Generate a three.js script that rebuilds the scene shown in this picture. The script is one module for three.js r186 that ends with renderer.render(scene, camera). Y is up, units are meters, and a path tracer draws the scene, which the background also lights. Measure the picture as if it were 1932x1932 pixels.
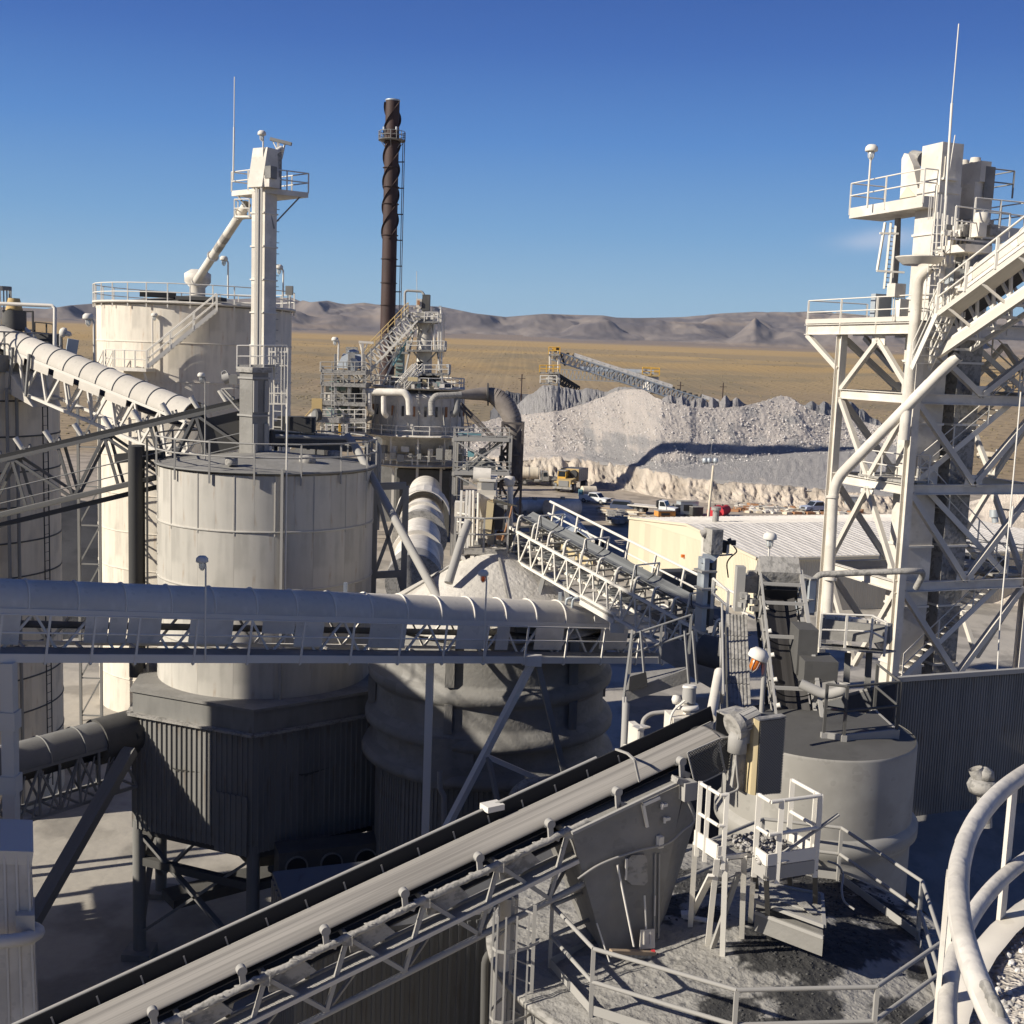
import * as THREE from 'three';
import { mergeGeometries } from 'three/addons/utils/BufferGeometryUtils.js';

// ---------- camera, sky, sun, exposure ----------
const scene = new THREE.Scene();
const V3 = (x, y, z) => new THREE.Vector3(x, y, z);
const R = THREE.MathUtils.degToRad;
const EYE = 26, FPX = 2232;
const camera = new THREE.PerspectiveCamera(2 * THREE.MathUtils.radToDeg(Math.atan(966 / FPX)), 1, 0.1, 20000);
camera.rotation.order = 'YXZ';
camera.position.set(0, EYE, 0);
camera.rotation.set(R(-7.4), 0, R(2.1));
camera.updateMatrixWorld();
const SUN = V3(-Math.cos(R(29)) * Math.cos(R(22)), Math.sin(R(29)), Math.cos(R(29)) * Math.sin(R(22)));

let seed = 7;
const rnd = () => { seed = (seed * 1664525 + 1013904223) >>> 0; return seed / 4294967296; };
const rr = (a, b) => a + (b - a) * rnd();
const clamp = (v, a, b) => Math.max(a, Math.min(b, v));
const sst = (a, b, v) => { const t = clamp((v - a) / (b - a), 0, 1); return t * t * (3 - 2 * t); };
const mixa = (a, b, t) => a.map((v, i) => v + (b[i] - v) * t);
const hash = (x, y, s = 0) => { let h = (Math.imul(x, 374761393) + Math.imul(y, 668265263) + Math.imul(s, 974711)) | 0; h = Math.imul(h ^ (h >>> 13), 1274126177); return ((h ^ (h >>> 16)) >>> 0) / 4294967296; };
function noise(x, y, s = 0, w = 0, wy = w) {                                    // value noise, tiling every w cells when w is given
  const xi = Math.floor(x), yi = Math.floor(y), fx = x - xi, fy = y - yi;
  const u = fx * fx * fx * (fx * (fx * 6 - 15) + 10), v = fy * fy * fy * (fy * (fy * 6 - 15) + 10);
  const m = (n) => w ? ((n % w) + w) % w : n, my = (n) => wy ? ((n % wy) + wy) % wy : n;
  const a = hash(m(xi), my(yi), s), b = hash(m(xi + 1), my(yi), s), c = hash(m(xi), my(yi + 1), s), d = hash(m(xi + 1), my(yi + 1), s);
  return a + (b - a) * u + (c - a) * v + (a - b - c + d) * u * v;
}
function fbm(x, y, o = 4, s = 0, w = 0, wy = w) { let t = 0, a = 0.5, n = 0; for (let i = 0; i < o; i++) { t += a * noise(x, y, s + i, w, wy); n += a; x *= 2; y *= 2; w *= 2; wy *= 2; a *= 0.5; } return t / n; }

{ // clear desert sky: deep blue above, paler to the horizon, one thin lens of cloud
  const w = 1024, h = 512, d = new Float32Array(w * h * 4);
  const stops = [[0, 0.36, 0.53, 0.66], [3, 0.30, 0.485, 0.66], [6, 0.195, 0.385, 0.645], [10, 0.108, 0.265, 0.60], [14, 0.064, 0.165, 0.48], [18, 0.043, 0.110, 0.375], [30, 0.026, 0.066, 0.25], [50, 0.015, 0.040, 0.16], [90, 0.011, 0.030, 0.125]];
  const cl = V3(0, 0, 0).set((1665 - 966) / FPX, -(452 - 966) / FPX, -1).applyQuaternion(camera.quaternion).normalize();
  const cAz = Math.atan2(cl.z, cl.x), cEl = Math.asin(cl.y);
  for (let j = 0; j < h; j++) {
    const el = ((j + 0.5) / h - 0.5) * 180, e = Math.max(el, 0);
    let k = 0; while (k < stops.length - 2 && stops[k + 1][0] < e) k++;
    const t = clamp((e - stops[k][0]) / (stops[k + 1][0] - stops[k][0]), 0, 1), c0 = mixa(stops[k].slice(1), stops[k + 1].slice(1), t);
    for (let i = 0; i < w; i++) {
      const az = ((i + 0.5) / w - 0.5) * 2 * Math.PI;
      const y = Math.sin(R(el)), cs = Math.max(0, Math.cos(R(el)) * (Math.cos(az) * SUN.x + Math.sin(az) * SUN.z) + y * SUN.y);
      const glow = 0.05 * Math.pow(cs, 6) + 0.15 * Math.pow(cs, 40);
      let c = c0.map((v) => v / 1.3 + glow);
      const da = (az - cAz) * Math.cos(cEl) / R(1.75), de = (R(el) - cEl - R(0.12) * da) / R(0.38);
      const cm = Math.exp(-(da * da * 1.1 + de * de * 1.6)) * (0.55 + 0.7 * fbm(i * 0.5, j * 1.6, 3, 5));
      c = mixa(c, [0.52, 0.54, 0.62], clamp(cm * 0.75, 0, 0.6));
      const o = (j * w + i) * 4; d[o] = c[0]; d[o + 1] = c[1]; d[o + 2] = c[2]; d[o + 3] = 1;
    }
  }
  const sky = new THREE.DataTexture(d, w, h, THREE.RGBAFormat, THREE.FloatType);
  sky.mapping = THREE.EquirectangularReflectionMapping; sky.magFilter = THREE.LinearFilter; sky.needsUpdate = true;
  scene.background = sky; scene.environment = sky; scene.environmentIntensity = 1; scene.backgroundIntensity = 1;
}
const sun = new THREE.DirectionalLight(new THREE.Color().setRGB(1, 0.935, 0.83), 5.0);
sun.position.copy(SUN).multiplyScalar(300).add(V3(0, 0, -100)); sun.target.position.set(0, 0, -100);
sun.castShadow = true; sun.shadow.radius = 1; sun.shadow.mapSize.set(4096, 4096);
Object.assign(sun.shadow.camera, { left: -200, right: 200, top: 200, bottom: -200, near: 1, far: 800 });
scene.add(sun, sun.target);
scene.fog = new THREE.FogExp2(new THREE.Color().setRGB(0.62, 0.72, 0.95), 2.2e-5);
const renderer = new THREE.WebGLRenderer({ antialias: true });
renderer.setSize(1024, 1024);
renderer.toneMapping = THREE.LinearToneMapping; renderer.toneMappingExposure = 1.3;
renderer.shadowMap.enabled = true;

// ---------- measuring: pixels of the 1932-pixel photograph to points in the place ----------
const cUp = V3(0, 1, 0).applyQuaternion(camera.quaternion), cFw = V3(0, 0, -1).applyQuaternion(camera.quaternion), CAM = V3(0, EYE, 0);
const ray = (x, y) => V3((x - 966) / FPX, -(y - 966) / FPX, -1).applyQuaternion(camera.quaternion);
const P = (x, y, d) => ray(x, y).multiplyScalar(d).add(CAM);
const G = (x, y, Y = 0) => { const v = ray(x, y); return v.multiplyScalar((Y - EYE) / v.y).add(CAM); };
function YA(q, y) { const d = V3(q.x, 0, q.z).sub(CAM), t = (966 - y) / FPX; return (t * cFw.dot(d) - cUp.dot(d)) / (cUp.y - t * cFw.y); }
const PL = (x, y, p0, n) => { const v = ray(x, y); return v.multiplyScalar((n.dot(p0) - n.dot(CAM)) / n.dot(v)).add(CAM); };   // the pixel's point on a plane
const lerp = (a, b, t) => a.clone().lerp(b, t);
const atY = (p, y) => V3(p.x, y, p.z);

// ---------- textures and materials ----------
function tex(size, fn, meters, srgb = true) {
  const d = new Uint8Array(size * size * 4);
  for (let j = 0; j < size; j++) for (let i = 0; i < size; i++) { const c = fn(i / size, j / size), o = (j * size + i) * 4; for (let k = 0; k < 3; k++) d[o + k] = 255 * Math.pow(clamp(c[k], 0, 1), srgb ? 1 / 2.2 : 1); d[o + 3] = (c[3] ?? 1) * 255; }
  const t = new THREE.DataTexture(d, size, size); t.wrapS = t.wrapT = THREE.RepeatWrapping; t.magFilter = THREE.LinearFilter; t.minFilter = THREE.LinearMipmapLinearFilter; t.generateMipmaps = true;
  if (srgb) t.colorSpace = THREE.SRGBColorSpace;
  t.repeat.set(1 / (meters[0] ?? meters), 1 / (meters[1] ?? meters)); t.needsUpdate = true; return t;
}
const gray = (v) => [v, v, v];
const grime = (m, lo = 0.84) => tex(512, (u, v) => { const a = fbm(u * 5, v * 5, 6, 1, 5), b = fbm(u * 18, v * 18, 3, 9, 18); let k = lo + (1 - lo) * sst(0.3, 0.62, a); k *= 0.9 + 0.1 * b; if (b > 0.74) k *= 0.9; return [k, k * (0.985 + 0.015 * a), k * (0.96 + 0.04 * a)]; }, m);
const T = {
  grime: grime(4), grimeS: grime(1.6, 0.8),
  streak: tex(512, (u, v) => {
    const s = fbm(u * 18, v * 3, 4, 3, 18, 3), w = fbm(u * 5, v * 6, 6, 11, 5, 6), f = fbm(u * 60, v * 6, 2, 15, 60, 6);
    let k = 0.80 + 0.20 * sst(0.3, 0.6, s * 0.4 + w * 0.6); k *= 0.93 + 0.07 * f; const rst = sst(0.66, 0.78, s) * sst(0.5, 0.7, w);
    return mixa([k, k * 0.99, k * 0.965], [k * 0.75, k * 0.6, k * 0.48], rst * 0.6);
  }, [6, 8]),
  caked: tex(512, (u, v) => { const a = fbm(u * 8, v * 8, 6, 21, 8), b = fbm(u * 30, v * 30, 3, 23, 30); const k = 0.62 + 0.38 * sst(0.35, 0.58, a * 0.7 + b * 0.3); return [k, k * 0.99, k * 0.97]; }, 1.2),
  bump: tex(512, (u, v) => gray(fbm(u * 10, v * 10, 6, 31, 10)), 1.2, false),
  soil: tex(1024, (u, v) => { const a = fbm(u * 6, v * 6, 7, 41, 6), b = fbm(u * 50, v * 50, 3, 43, 50); const k = 0.66 + 0.3 * sst(0.3, 0.65, a) + 0.1 * (b - 0.5); return [k, k * 0.985, k * 0.955]; }, 14),
  soilB: tex(1024, (u, v) => { const a = fbm(u * 12, v * 12, 6, 45, 12); const tr = Math.pow(Math.abs(Math.sin((u * 5 + 0.25 * fbm(u * 4, v * 4, 3, 47, 4)) * Math.PI * 2)), 12) * (0.5 + 0.5 * Math.sin(v * Math.PI * 2 * 90)); return gray(clamp(a * 0.85 + 0.15 * tr, 0, 1)); }, 14, false),
  gravel: tex(512, (u, v) => { const a = noise(u * 64, v * 64, 51, 64), b = noise(u * 128, v * 128, 52, 128), c = fbm(u * 4, v * 4, 3, 53, 4); const k = 0.55 + 0.45 * sst(0.2, 0.7, a * 0.6 + b * 0.4) * (0.75 + 0.25 * c); return [k, k * 0.98, k * 0.95]; }, 1.6),
  gravelB: tex(512, (u, v) => gray(noise(u * 64, v * 64, 51, 64) * 0.6 + noise(u * 128, v * 128, 52, 128) * 0.4), 1.6, false),
  mesh: tex(256, (u, v) => { const x = u * 16, y = v * 32, r = Math.floor(y) % 2; const dx = Math.abs(((x + r * 0.5) % 1) - 0.5), dy = Math.abs((y % 1) - 0.5); const hole = dx / 0.36 + dy / 0.40 < 1; return [1, 1, 1, hole ? 0 : 1]; }, 0.8),
  belt: tex(512, (u, v) => { const a = fbm(u * 40, v * 2, 4, 61, 40, 2), b = fbm(u * 8, v * 3, 3, 63, 8, 3); const k = 0.6 + 0.4 * sst(0.25, 0.7, 0.5 * a + 0.5 * b); return [k, k * 0.975, k * 0.94]; }, [1.1, 9]),
};
const C = (r, g, b) => new THREE.Color().setRGB(r, g, b);
const mat = (c, o = {}) => new THREE.MeshStandardMaterial({ color: C(...c), roughness: 0.85, metalness: 0, side: THREE.DoubleSide, ...o });
const M = {
  white: mat([0.74, 0.69, 0.60], { map: T.grime }), whiteS: mat([0.68, 0.64, 0.56]), silo: mat([0.70, 0.64, 0.54], { map: T.streak }), siloGrey: mat([0.50, 0.475, 0.425], { map: T.streak }), tan: mat([0.74, 0.65, 0.50], { map: T.streak }),
  dust: mat([0.34, 0.325, 0.295], { map: T.caked, bumpMap: T.bump, bumpScale: 0.02 }), dustS: mat([0.33, 0.315, 0.285]), dustBig: mat([0.27, 0.26, 0.238], { map: T.grime, bumpMap: T.bump, bumpScale: 0.012 }),
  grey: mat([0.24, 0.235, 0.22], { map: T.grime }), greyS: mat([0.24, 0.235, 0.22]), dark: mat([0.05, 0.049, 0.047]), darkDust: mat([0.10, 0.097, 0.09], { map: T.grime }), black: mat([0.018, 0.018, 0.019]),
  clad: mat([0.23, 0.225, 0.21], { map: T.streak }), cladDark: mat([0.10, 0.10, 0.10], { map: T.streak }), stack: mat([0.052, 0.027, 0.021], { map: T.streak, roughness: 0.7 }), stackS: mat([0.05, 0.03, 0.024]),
  belt: mat([0.30, 0.285, 0.26], { map: T.belt, roughness: 0.75 }), beltDark: mat([0.045, 0.042, 0.04], { map: T.belt, roughness: 0.6 }), beltGrey: mat([0.20, 0.21, 0.21], { map: T.belt, roughness: 0.7 }),
  meshMid: mat([0.20, 0.19, 0.17], { map: T.mesh, alphaTest: 0.5 }), rail: mat([0.66, 0.62, 0.55], { map: T.grimeS, bumpMap: T.bump, bumpScale: 0.012 }), mesh: mat([0.36, 0.345, 0.31], { map: T.mesh, alphaTest: 0.5 }), meshDark: mat([0.09, 0.087, 0.08], { map: T.mesh, alphaTest: 0.5 }),
  gravel: mat([0.62, 0.57, 0.50], { map: T.gravel, bumpMap: T.gravelB, bumpScale: 0.03 }), cladWarm: mat([0.60, 0.53, 0.39]), roof: mat([0.72, 0.68, 0.62], { map: T.grimeS }), yellow: mat([0.62, 0.36, 0.06]), yellowDust: mat([0.50, 0.36, 0.16]), tanBox: mat([0.52, 0.42, 0.24]),
  amber: new THREE.MeshPhysicalMaterial({ color: C(0.85, 0.28, 0.03), roughness: 0.25, transmission: 0.45, thickness: 0 }), glass: new THREE.MeshPhysicalMaterial({ color: C(0.75, 0.78, 0.78), roughness: 0.15, transmission: 0.5, thickness: 0 }), window: mat([0.02, 0.025, 0.03], { roughness: 0.12 }),
  tyre: mat([0.05, 0.047, 0.043]), carWhite: mat([0.72, 0.72, 0.70], { roughness: 0.35 }), carBlue: mat([0.09, 0.11, 0.17], { roughness: 0.35 }), carSilver: mat([0.38, 0.42, 0.52], { roughness: 0.35 }), red: mat([0.55, 0.035, 0.045]), orange: mat([0.60, 0.26, 0.06]), rust: mat([0.34, 0.17, 0.08]), wood: mat([0.36, 0.27, 0.18]), galv: mat([0.42, 0.45, 0.46], { roughness: 0.5, metalness: 0.3 }), green: mat([0.20, 0.28, 0.26]), teal: mat([0.16, 0.33, 0.36]),
};

// ---------- building kit ----------
const names = {};
const numbered = (n) => { const k = names[n] = (names[n] ?? -1) + 1; return k ? n + '_' + String(k).padStart(3, '0') : n; };
const offs = new WeakMap();
const off = (p) => { while (p) { if (offs.has(p)) return offs.get(p); p = p.parent; } return V3(0, 0, 0); };
function thing(name, label, category, base, group) {
  const o = new THREE.Group(); o.name = numbered(name); o.position.copy(base); offs.set(o, base.clone());
  o.userData = { label, category }; if (group) o.userData.group = group;
  scene.add(o); return o;
}
const shade = (m) => { m.castShadow = m.receiveShadow = true; return m; };
function boxUV(g) {
  const p = g.attributes.position, uv = new Float32Array(p.count * 2), a = V3(), b = V3(), c = V3(), n = V3();
  for (let i = 0; i < p.count; i += 3) {
    a.fromBufferAttribute(p, i); b.fromBufferAttribute(p, i + 1); c.fromBufferAttribute(p, i + 2);
    n.subVectors(b, a).cross(V3().subVectors(c, a)); const x = Math.abs(n.x), y = Math.abs(n.y), z = Math.abs(n.z);
    for (let k = 0; k < 3; k++) { const q = [a, b, c][k], o = (i + k) * 2; if (y > x && y > z) { uv[o] = q.x; uv[o + 1] = q.z; } else if (x > z) { uv[o] = q.z; uv[o + 1] = q.y; } else { uv[o] = q.x; uv[o + 1] = q.y; } }
  }
  g.setAttribute('uv', new THREE.BufferAttribute(uv, 2)); return g;
}
const UPV = V3(0, 1, 0);
function basis(a, b) { // y along a->b, x level where possible
  const y = b.clone().sub(a).normalize(); let x = V3().crossVectors(y, UPV); if (x.lengthSq() < 1e-4) x.set(1, 0, 0); x.normalize();
  const z = V3().crossVectors(x, y); return new THREE.Matrix4().makeBasis(x, y, z);
}
class MB {
  constructor() { this.g = []; }
  add(g, m) { g = g.index ? g.toNonIndexed() : g.clone(); if (m) g.applyMatrix4(m); for (const k of Object.keys(g.attributes)) if (!['position', 'normal', 'uv'].includes(k)) g.deleteAttribute(k); if (!g.attributes.uv) g.setAttribute('uv', new THREE.BufferAttribute(new Float32Array(g.attributes.position.count * 2), 2)); this.g.push(g); return this; }
  at(g, a, m) { return this.add(g, m.clone().setPosition(a)); }
  box(c, sx, sy, sz, yaw = 0) { return this.add(new THREE.BoxGeometry(sx, sy, sz), new THREE.Matrix4().makeRotationY(yaw).setPosition(c)); }
  bar(a, b, w, h = w) { return this.at(new THREE.BoxGeometry(w, a.distanceTo(b), h), lerp(a, b, 0.5), basis(a, b)); }
  ibeam(a, b, w, h, t = 0.03) { // web along h
    const L = a.distanceTo(b), m = basis(a, b), c = lerp(a, b, 0.5);
    this.at(new THREE.BoxGeometry(w, L, t).translate(0, 0, h / 2 - t / 2), c, m); this.at(new THREE.BoxGeometry(w, L, t).translate(0, 0, -h / 2 + t / 2), c, m); return this.at(new THREE.BoxGeometry(t, L, h - 2 * t), c, m);
  }
  tube(a, b, r, r2 = r, seg = 12) { return this.at(new THREE.CylinderGeometry(r2, r, a.distanceTo(b), seg), lerp(a, b, 0.5), basis(a, b)); }
  pipe(pts, r, seg = 10, bend = 0.3) { // pipe with rounded elbows
    const cp = new THREE.CurvePath(); let prev = pts[0];
    for (let i = 1; i < pts.length - 1; i++) {
      const a = pts[i - 1], b = pts[i], c = pts[i + 1], k = Math.min(bend, a.distanceTo(b) * 0.45, b.distanceTo(c) * 0.45);
      const p = b.clone().add(a.clone().sub(b).setLength(k)), q = b.clone().add(c.clone().sub(b).setLength(k));
      cp.add(new THREE.LineCurve3(prev, p)); cp.add(new THREE.QuadraticBezierCurve3(p, b, q)); prev = q;
    }
    cp.add(new THREE.LineCurve3(prev, pts[pts.length - 1]));
    return this.add(new THREE.TubeGeometry(cp, Math.max(12, pts.length * 9), r, seg));
  }
  wire(pts, r, seg = 6) { return this.add(new THREE.TubeGeometry(new THREE.CatmullRomCurve3(pts), pts.length * 6, r, seg)); }
  lathe(pts, c, seg = 32, m) { return this.add(new THREE.LatheGeometry(pts.map((p) => new THREE.Vector2(p[0], p[1])), seg), (m ?? new THREE.Matrix4()).clone().setPosition(c)); }
  poly(pts, n) { // closed prism: polygon pts (world), pushed by vector n
    const tri = THREE.ShapeUtils.triangulateShape; const o = pts[0], e1 = pts[1].clone().sub(o).normalize(), nn = n.clone().normalize(), e2 = V3().crossVectors(nn, e1);
    const f = pts.map((p) => new THREE.Vector2(p.clone().sub(o).dot(e1), p.clone().sub(o).dot(e2))), t = tri(f, []), pos = [], q = pts.map((p) => p.clone().add(n));
    const push = (...v) => v.forEach((w) => pos.push(w.x, w.y, w.z));
    for (const [a, b, c] of t) { push(pts[c], pts[b], pts[a]); push(q[a], q[b], q[c]); }
    for (let i = 0; i < pts.length; i++) { const j = (i + 1) % pts.length; push(pts[i], pts[j], q[j], pts[i], q[j], q[i]); }
    const g = new THREE.BufferGeometry(); g.setAttribute('position', new THREE.Float32BufferAttribute(pos, 3)); g.computeVertexNormals(); return this.add(g);
  }
  hex8(b, t) { // solid between two quads b[4] and t[4]
    const pos = [], f = (a, c, d, e) => [a, c, d, a, d, e].forEach((w) => pos.push(w.x, w.y, w.z));
    f(b[3], b[2], b[1], b[0]); f(t[0], t[1], t[2], t[3]); for (let i = 0; i < 4; i++) { const j = (i + 1) % 4; f(b[i], b[j], t[j], t[i]); }
    const g = new THREE.BufferGeometry(); g.setAttribute('position', new THREE.Float32BufferAttribute(pos, 3)); g.computeVertexNormals(); return this.add(g);
  }
  build(parent, name, m, o = {}) {
    let g = mergeGeometries(this.g); const q = off(parent); g.translate(-q.x, -q.y, -q.z);
    if (!o.keepUV) boxUV(g);
    const me = shade(new THREE.Mesh(g, m)); me.name = name; if (o.label) me.userData.label = o.label; if (o.kind) me.userData.kind = o.kind; parent.add(me); return me;
  }
}
const mb = () => new MB();
const uBox = new THREE.BoxGeometry(1, 1, 1), uCyl = new THREE.CylinderGeometry(1, 1, 1, 10);
function unit(parent, name, g, a, b, w, h, m) {
  const o = shade(new THREE.Mesh(g, m)); o.name = name; const q = off(parent);
  o.quaternion.setFromRotationMatrix(basis(a, b)); o.position.copy(lerp(a, b, 0.5)).sub(q); o.scale.set(w, a.distanceTo(b), h); parent.add(o); return o;
}
const ubar = (p, n, a, b, w, h, m) => unit(p, n, uBox, a, b, w, h, m);
const ucyl = (p, n, a, b, r, m) => unit(p, n, uCyl, a, b, r, r, m);
function placed(parent, name, g, m, pos, quat) { const o = shade(new THREE.Mesh(g, m)); o.name = name; o.position.copy(pos).sub(off(parent)); if (quat) o.quaternion.copy(quat); parent.add(o); return o; }
const geo = (m) => boxUV(mergeGeometries(m.g));

// handrail: the rails are one part, every post a sub-part of it
function handrail(parent, pts, o = {}) {
  const { h = 1.07, r = 0.024, gap = 1.8, m = M.whiteS, closed = false, toe = 0, post = r, drop = 0.05, rows = 2 } = o;
  const b = mb(), n = closed ? pts.length : pts.length - 1, posts = [];
  for (let i = 0; i < n; i++) {
    const p = pts[i], q = pts[(i + 1) % pts.length];
    for (let k = 0; k < rows; k++) { const u = V3(0, h * (1 - k / rows), 0); b.tube(p.clone().add(u), q.clone().add(u), r, r, 7); }
    if (toe) b.bar(p.clone().add(V3(0, toe / 2, 0)), q.clone().add(V3(0, toe / 2, 0)), 0.012, toe);
    const c = Math.max(1, Math.round(p.distanceTo(q) / gap)); for (let k = 0; k < c; k++) posts.push(lerp(p, q, k / c));
  }
  if (!closed) posts.push(pts[pts.length - 1]);
  const rail = b.build(parent, 'handrail', m);
  for (const p of posts) ubar(rail, 'post', p.clone().add(V3(0, -drop, 0)), p.clone().add(V3(0, h, 0)), post * 2, post * 2, m);
  return rail;
}
const ringPts = (c, r, y, n, a0 = 0, a1 = Math.PI * 2) => Array.from({ length: n }, (_, i) => { const a = a0 + (a1 - a0) * (i / (a1 - a0 > 6.28 ? n : n - 1)); return V3(c.x + r * Math.sin(a), y, c.z + r * Math.cos(a)); });
function frame(A, B) { const dir = B.clone().sub(A).normalize(), side = V3().crossVectors(dir, UPV).normalize(), up = V3().crossVectors(side, dir); return { dir, side, up, L: A.distanceTo(B), at: (t, s = 0, u = 0) => A.clone().addScaledVector(dir, t).addScaledVector(side, s).addScaledVector(up, u), quat: new THREE.Quaternion().setFromRotationMatrix(new THREE.Matrix4().makeBasis(side, up, dir.clone().negate())) }; }
// lattice girder: chords and braces are parts
function girder(parent, f, { t0 = 0, t1 = f.L, w = 1.2, top = 0, h = 1.2, n = 8, m = M.whiteS, c = 0.12, d = 0.07, far = true, style = 'warren', deck }) {
  for (const s of [-w / 2, w / 2]) for (const u of [top, top - h]) ubar(parent, 'chord', f.at(t0, s, u), f.at(t1, s, u), c, c, m);
  const st = (t1 - t0) / n;
  for (const s of far ? [-w / 2, w / 2] : [w / 2]) for (let i = 0; i < n; i++) {
    const a = t0 + i * st, e = s;
    if (style === 'warren') { ubar(parent, 'brace', f.at(a, e, top), f.at(a + st / 2, e, top - h), d, d, m); ubar(parent, 'brace', f.at(a + st / 2, e, top - h), f.at(a + st, e, top), d, d, m); }
    else { ubar(parent, 'brace', f.at(a, e, top), f.at(a, e, top - h), d, d, m); ubar(parent, 'brace', f.at(a, e, i % 2 ? top : top - h), f.at(a + st, e, i % 2 ? top - h : top), d, d, m); }
  }
  for (let i = 0; i <= n; i++) ubar(parent, 'cross_beam', f.at(t0 + i * st, -w / 2, top - h), f.at(t0 + i * st, w / 2, top - h), d, d, m);
}
function halfPipe(r, L, th = 0.012, seg = 18) { // half round cover sheet, axis along -z of a frame
  const s = new THREE.Shape(); s.absarc(0, 0, r, 0, Math.PI, false); s.absarc(0, 0, r - th, Math.PI, 0, true);
  return new THREE.ExtrudeGeometry(s, { depth: L, bevelEnabled: false, curveSegments: seg });
}
function stairs(parent, A, B, w, n, o = {}) { // A foot, B head
  const m = o.m ?? M.whiteS, d = V3(B.x - A.x, 0, B.z - A.z).normalize(), s = V3(-d.z, 0, d.x).multiplyScalar(w / 2);
  const g = new THREE.Group(); g.name = 'stair'; parent.add(g);
  for (const k of [-1, 1]) ubar(g, 'stringer', A.clone().addScaledVector(s, k), B.clone().addScaledVector(s, k), 0.05, 0.24, m);
  for (let i = 0; i < n; i++) { const p = lerp(A, B, (i + 0.5) / n).add(V3(0, 0.06, 0)); ubar(g, 'tread', p.clone().sub(s), p.clone().add(s), 0.24, 0.035, o.tm ?? m); }
  if (o.rail !== false) for (const k of [-1, 1]) handrail(parent, [A.clone().addScaledVector(s, k), B.clone().addScaledVector(s, k)], { m, gap: o.gap ?? 2.2, r: o.r ?? 0.024 });
}
function ladder(parent, a, b, out, o = {}) { // a foot, b head, out = direction away from the wall
  const m = o.m ?? M.whiteS, w = 0.22, s = V3(-out.z, 0, out.x).multiplyScalar(w), bd = mb();
  for (const k of [-1, 1]) bd.bar(a.clone().addScaledVector(s, k), b.clone().addScaledVector(s, k), 0.06, 0.025);
  const L = bd.build(parent, 'ladder', m), n = Math.floor(a.distanceTo(b) / (o.step ?? 0.35));
  for (let i = 1; i <= n; i++) { const p = lerp(a, b, i / (n + 0.5)); ubar(L, 'rung', p.clone().sub(s), p.clone().add(s), 0.025, 0.025, m); }
  if (o.cage) { const y0 = a.y + o.cage; for (let y = y0; y <= b.y + 0.01; y += 1.2) { const c = mb(), pts = []; for (let i = 0; i <= 8; i++) { const t = Math.PI * i / 8; pts.push(V3(a.x, y, a.z).addScaledVector(s, Math.cos(t) * 1.5).addScaledVector(out, Math.sin(t) * 0.7)); } for (let i = 0; i < 8; i++) c.bar(pts[i], pts[i + 1], 0.012, 0.05); c.build(L, 'cage_hoop', m); }
    for (let i = 1; i < 8; i++) { const t = Math.PI * i / 8, q = V3(a.x, 0, a.z).addScaledVector(s, Math.cos(t) * 1.5).addScaledVector(out, Math.sin(t) * 0.7); ubar(L, 'cage_bar', atY(q, y0), atY(q, b.y), 0.03, 0.012, m); } }
}
// work lamp on a pole: hood, globe with guard
function lampPost(label, base, h, o = {}) {
  const t = thing('work_lamp', label, 'lamp', base), m = o.m ?? M.whiteS, top = base.clone().add(V3(0, h, 0)), k = 0.76 * (o.size ?? 1), out = o.out ?? V3(-1, 0, 0);
  const tip = top.clone().addScaledVector(out, 0.22 * k).add(V3(0, 0.05 * k, 0));
  mb().pipe([base, top, tip], (o.r ?? 0.03), 8, 0.15).build(t, 'pole', m);
  const ax = new THREE.Matrix4().makeRotationZ(o.tilt ?? 0);
  mb().lathe([[0.02, 0.2], [0.12, 0.2], [0.2, 0.12], [0.21, 0], [0.17, -0.02], [0.02, -0.02]].map((p) => p.map((v) => v * k)), tip, 16, ax).build(t, 'hood', o.hm ?? M.whiteS);
  mb().lathe([[0.02, -0.01], [0.1, -0.02], [0.09, -0.2], [0.05, -0.26], [0.005, -0.27]].map((p) => p.map((v) => v * k)), tip, 14, ax).build(t, 'globe', o.amber ? M.amber : M.glass);
  const g = mb(); for (let i = 0; i < 6; i++) { const a = i * Math.PI / 3; const q = (r, y) => V3(r * k * Math.cos(a), y * k, r * k * Math.sin(a)).applyMatrix4(ax).add(tip); g.tube(q(0.11, -0.02), q(0.10, -0.2), 0.006 * k + 0.002, 0.006 * k + 0.002, 5); g.tube(q(0.10, -0.2), q(0.03, -0.3), 0.006 * k + 0.002, 0.006 * k + 0.002, 5); } g.build(t, 'guard', m);
  return t;
}
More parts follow.
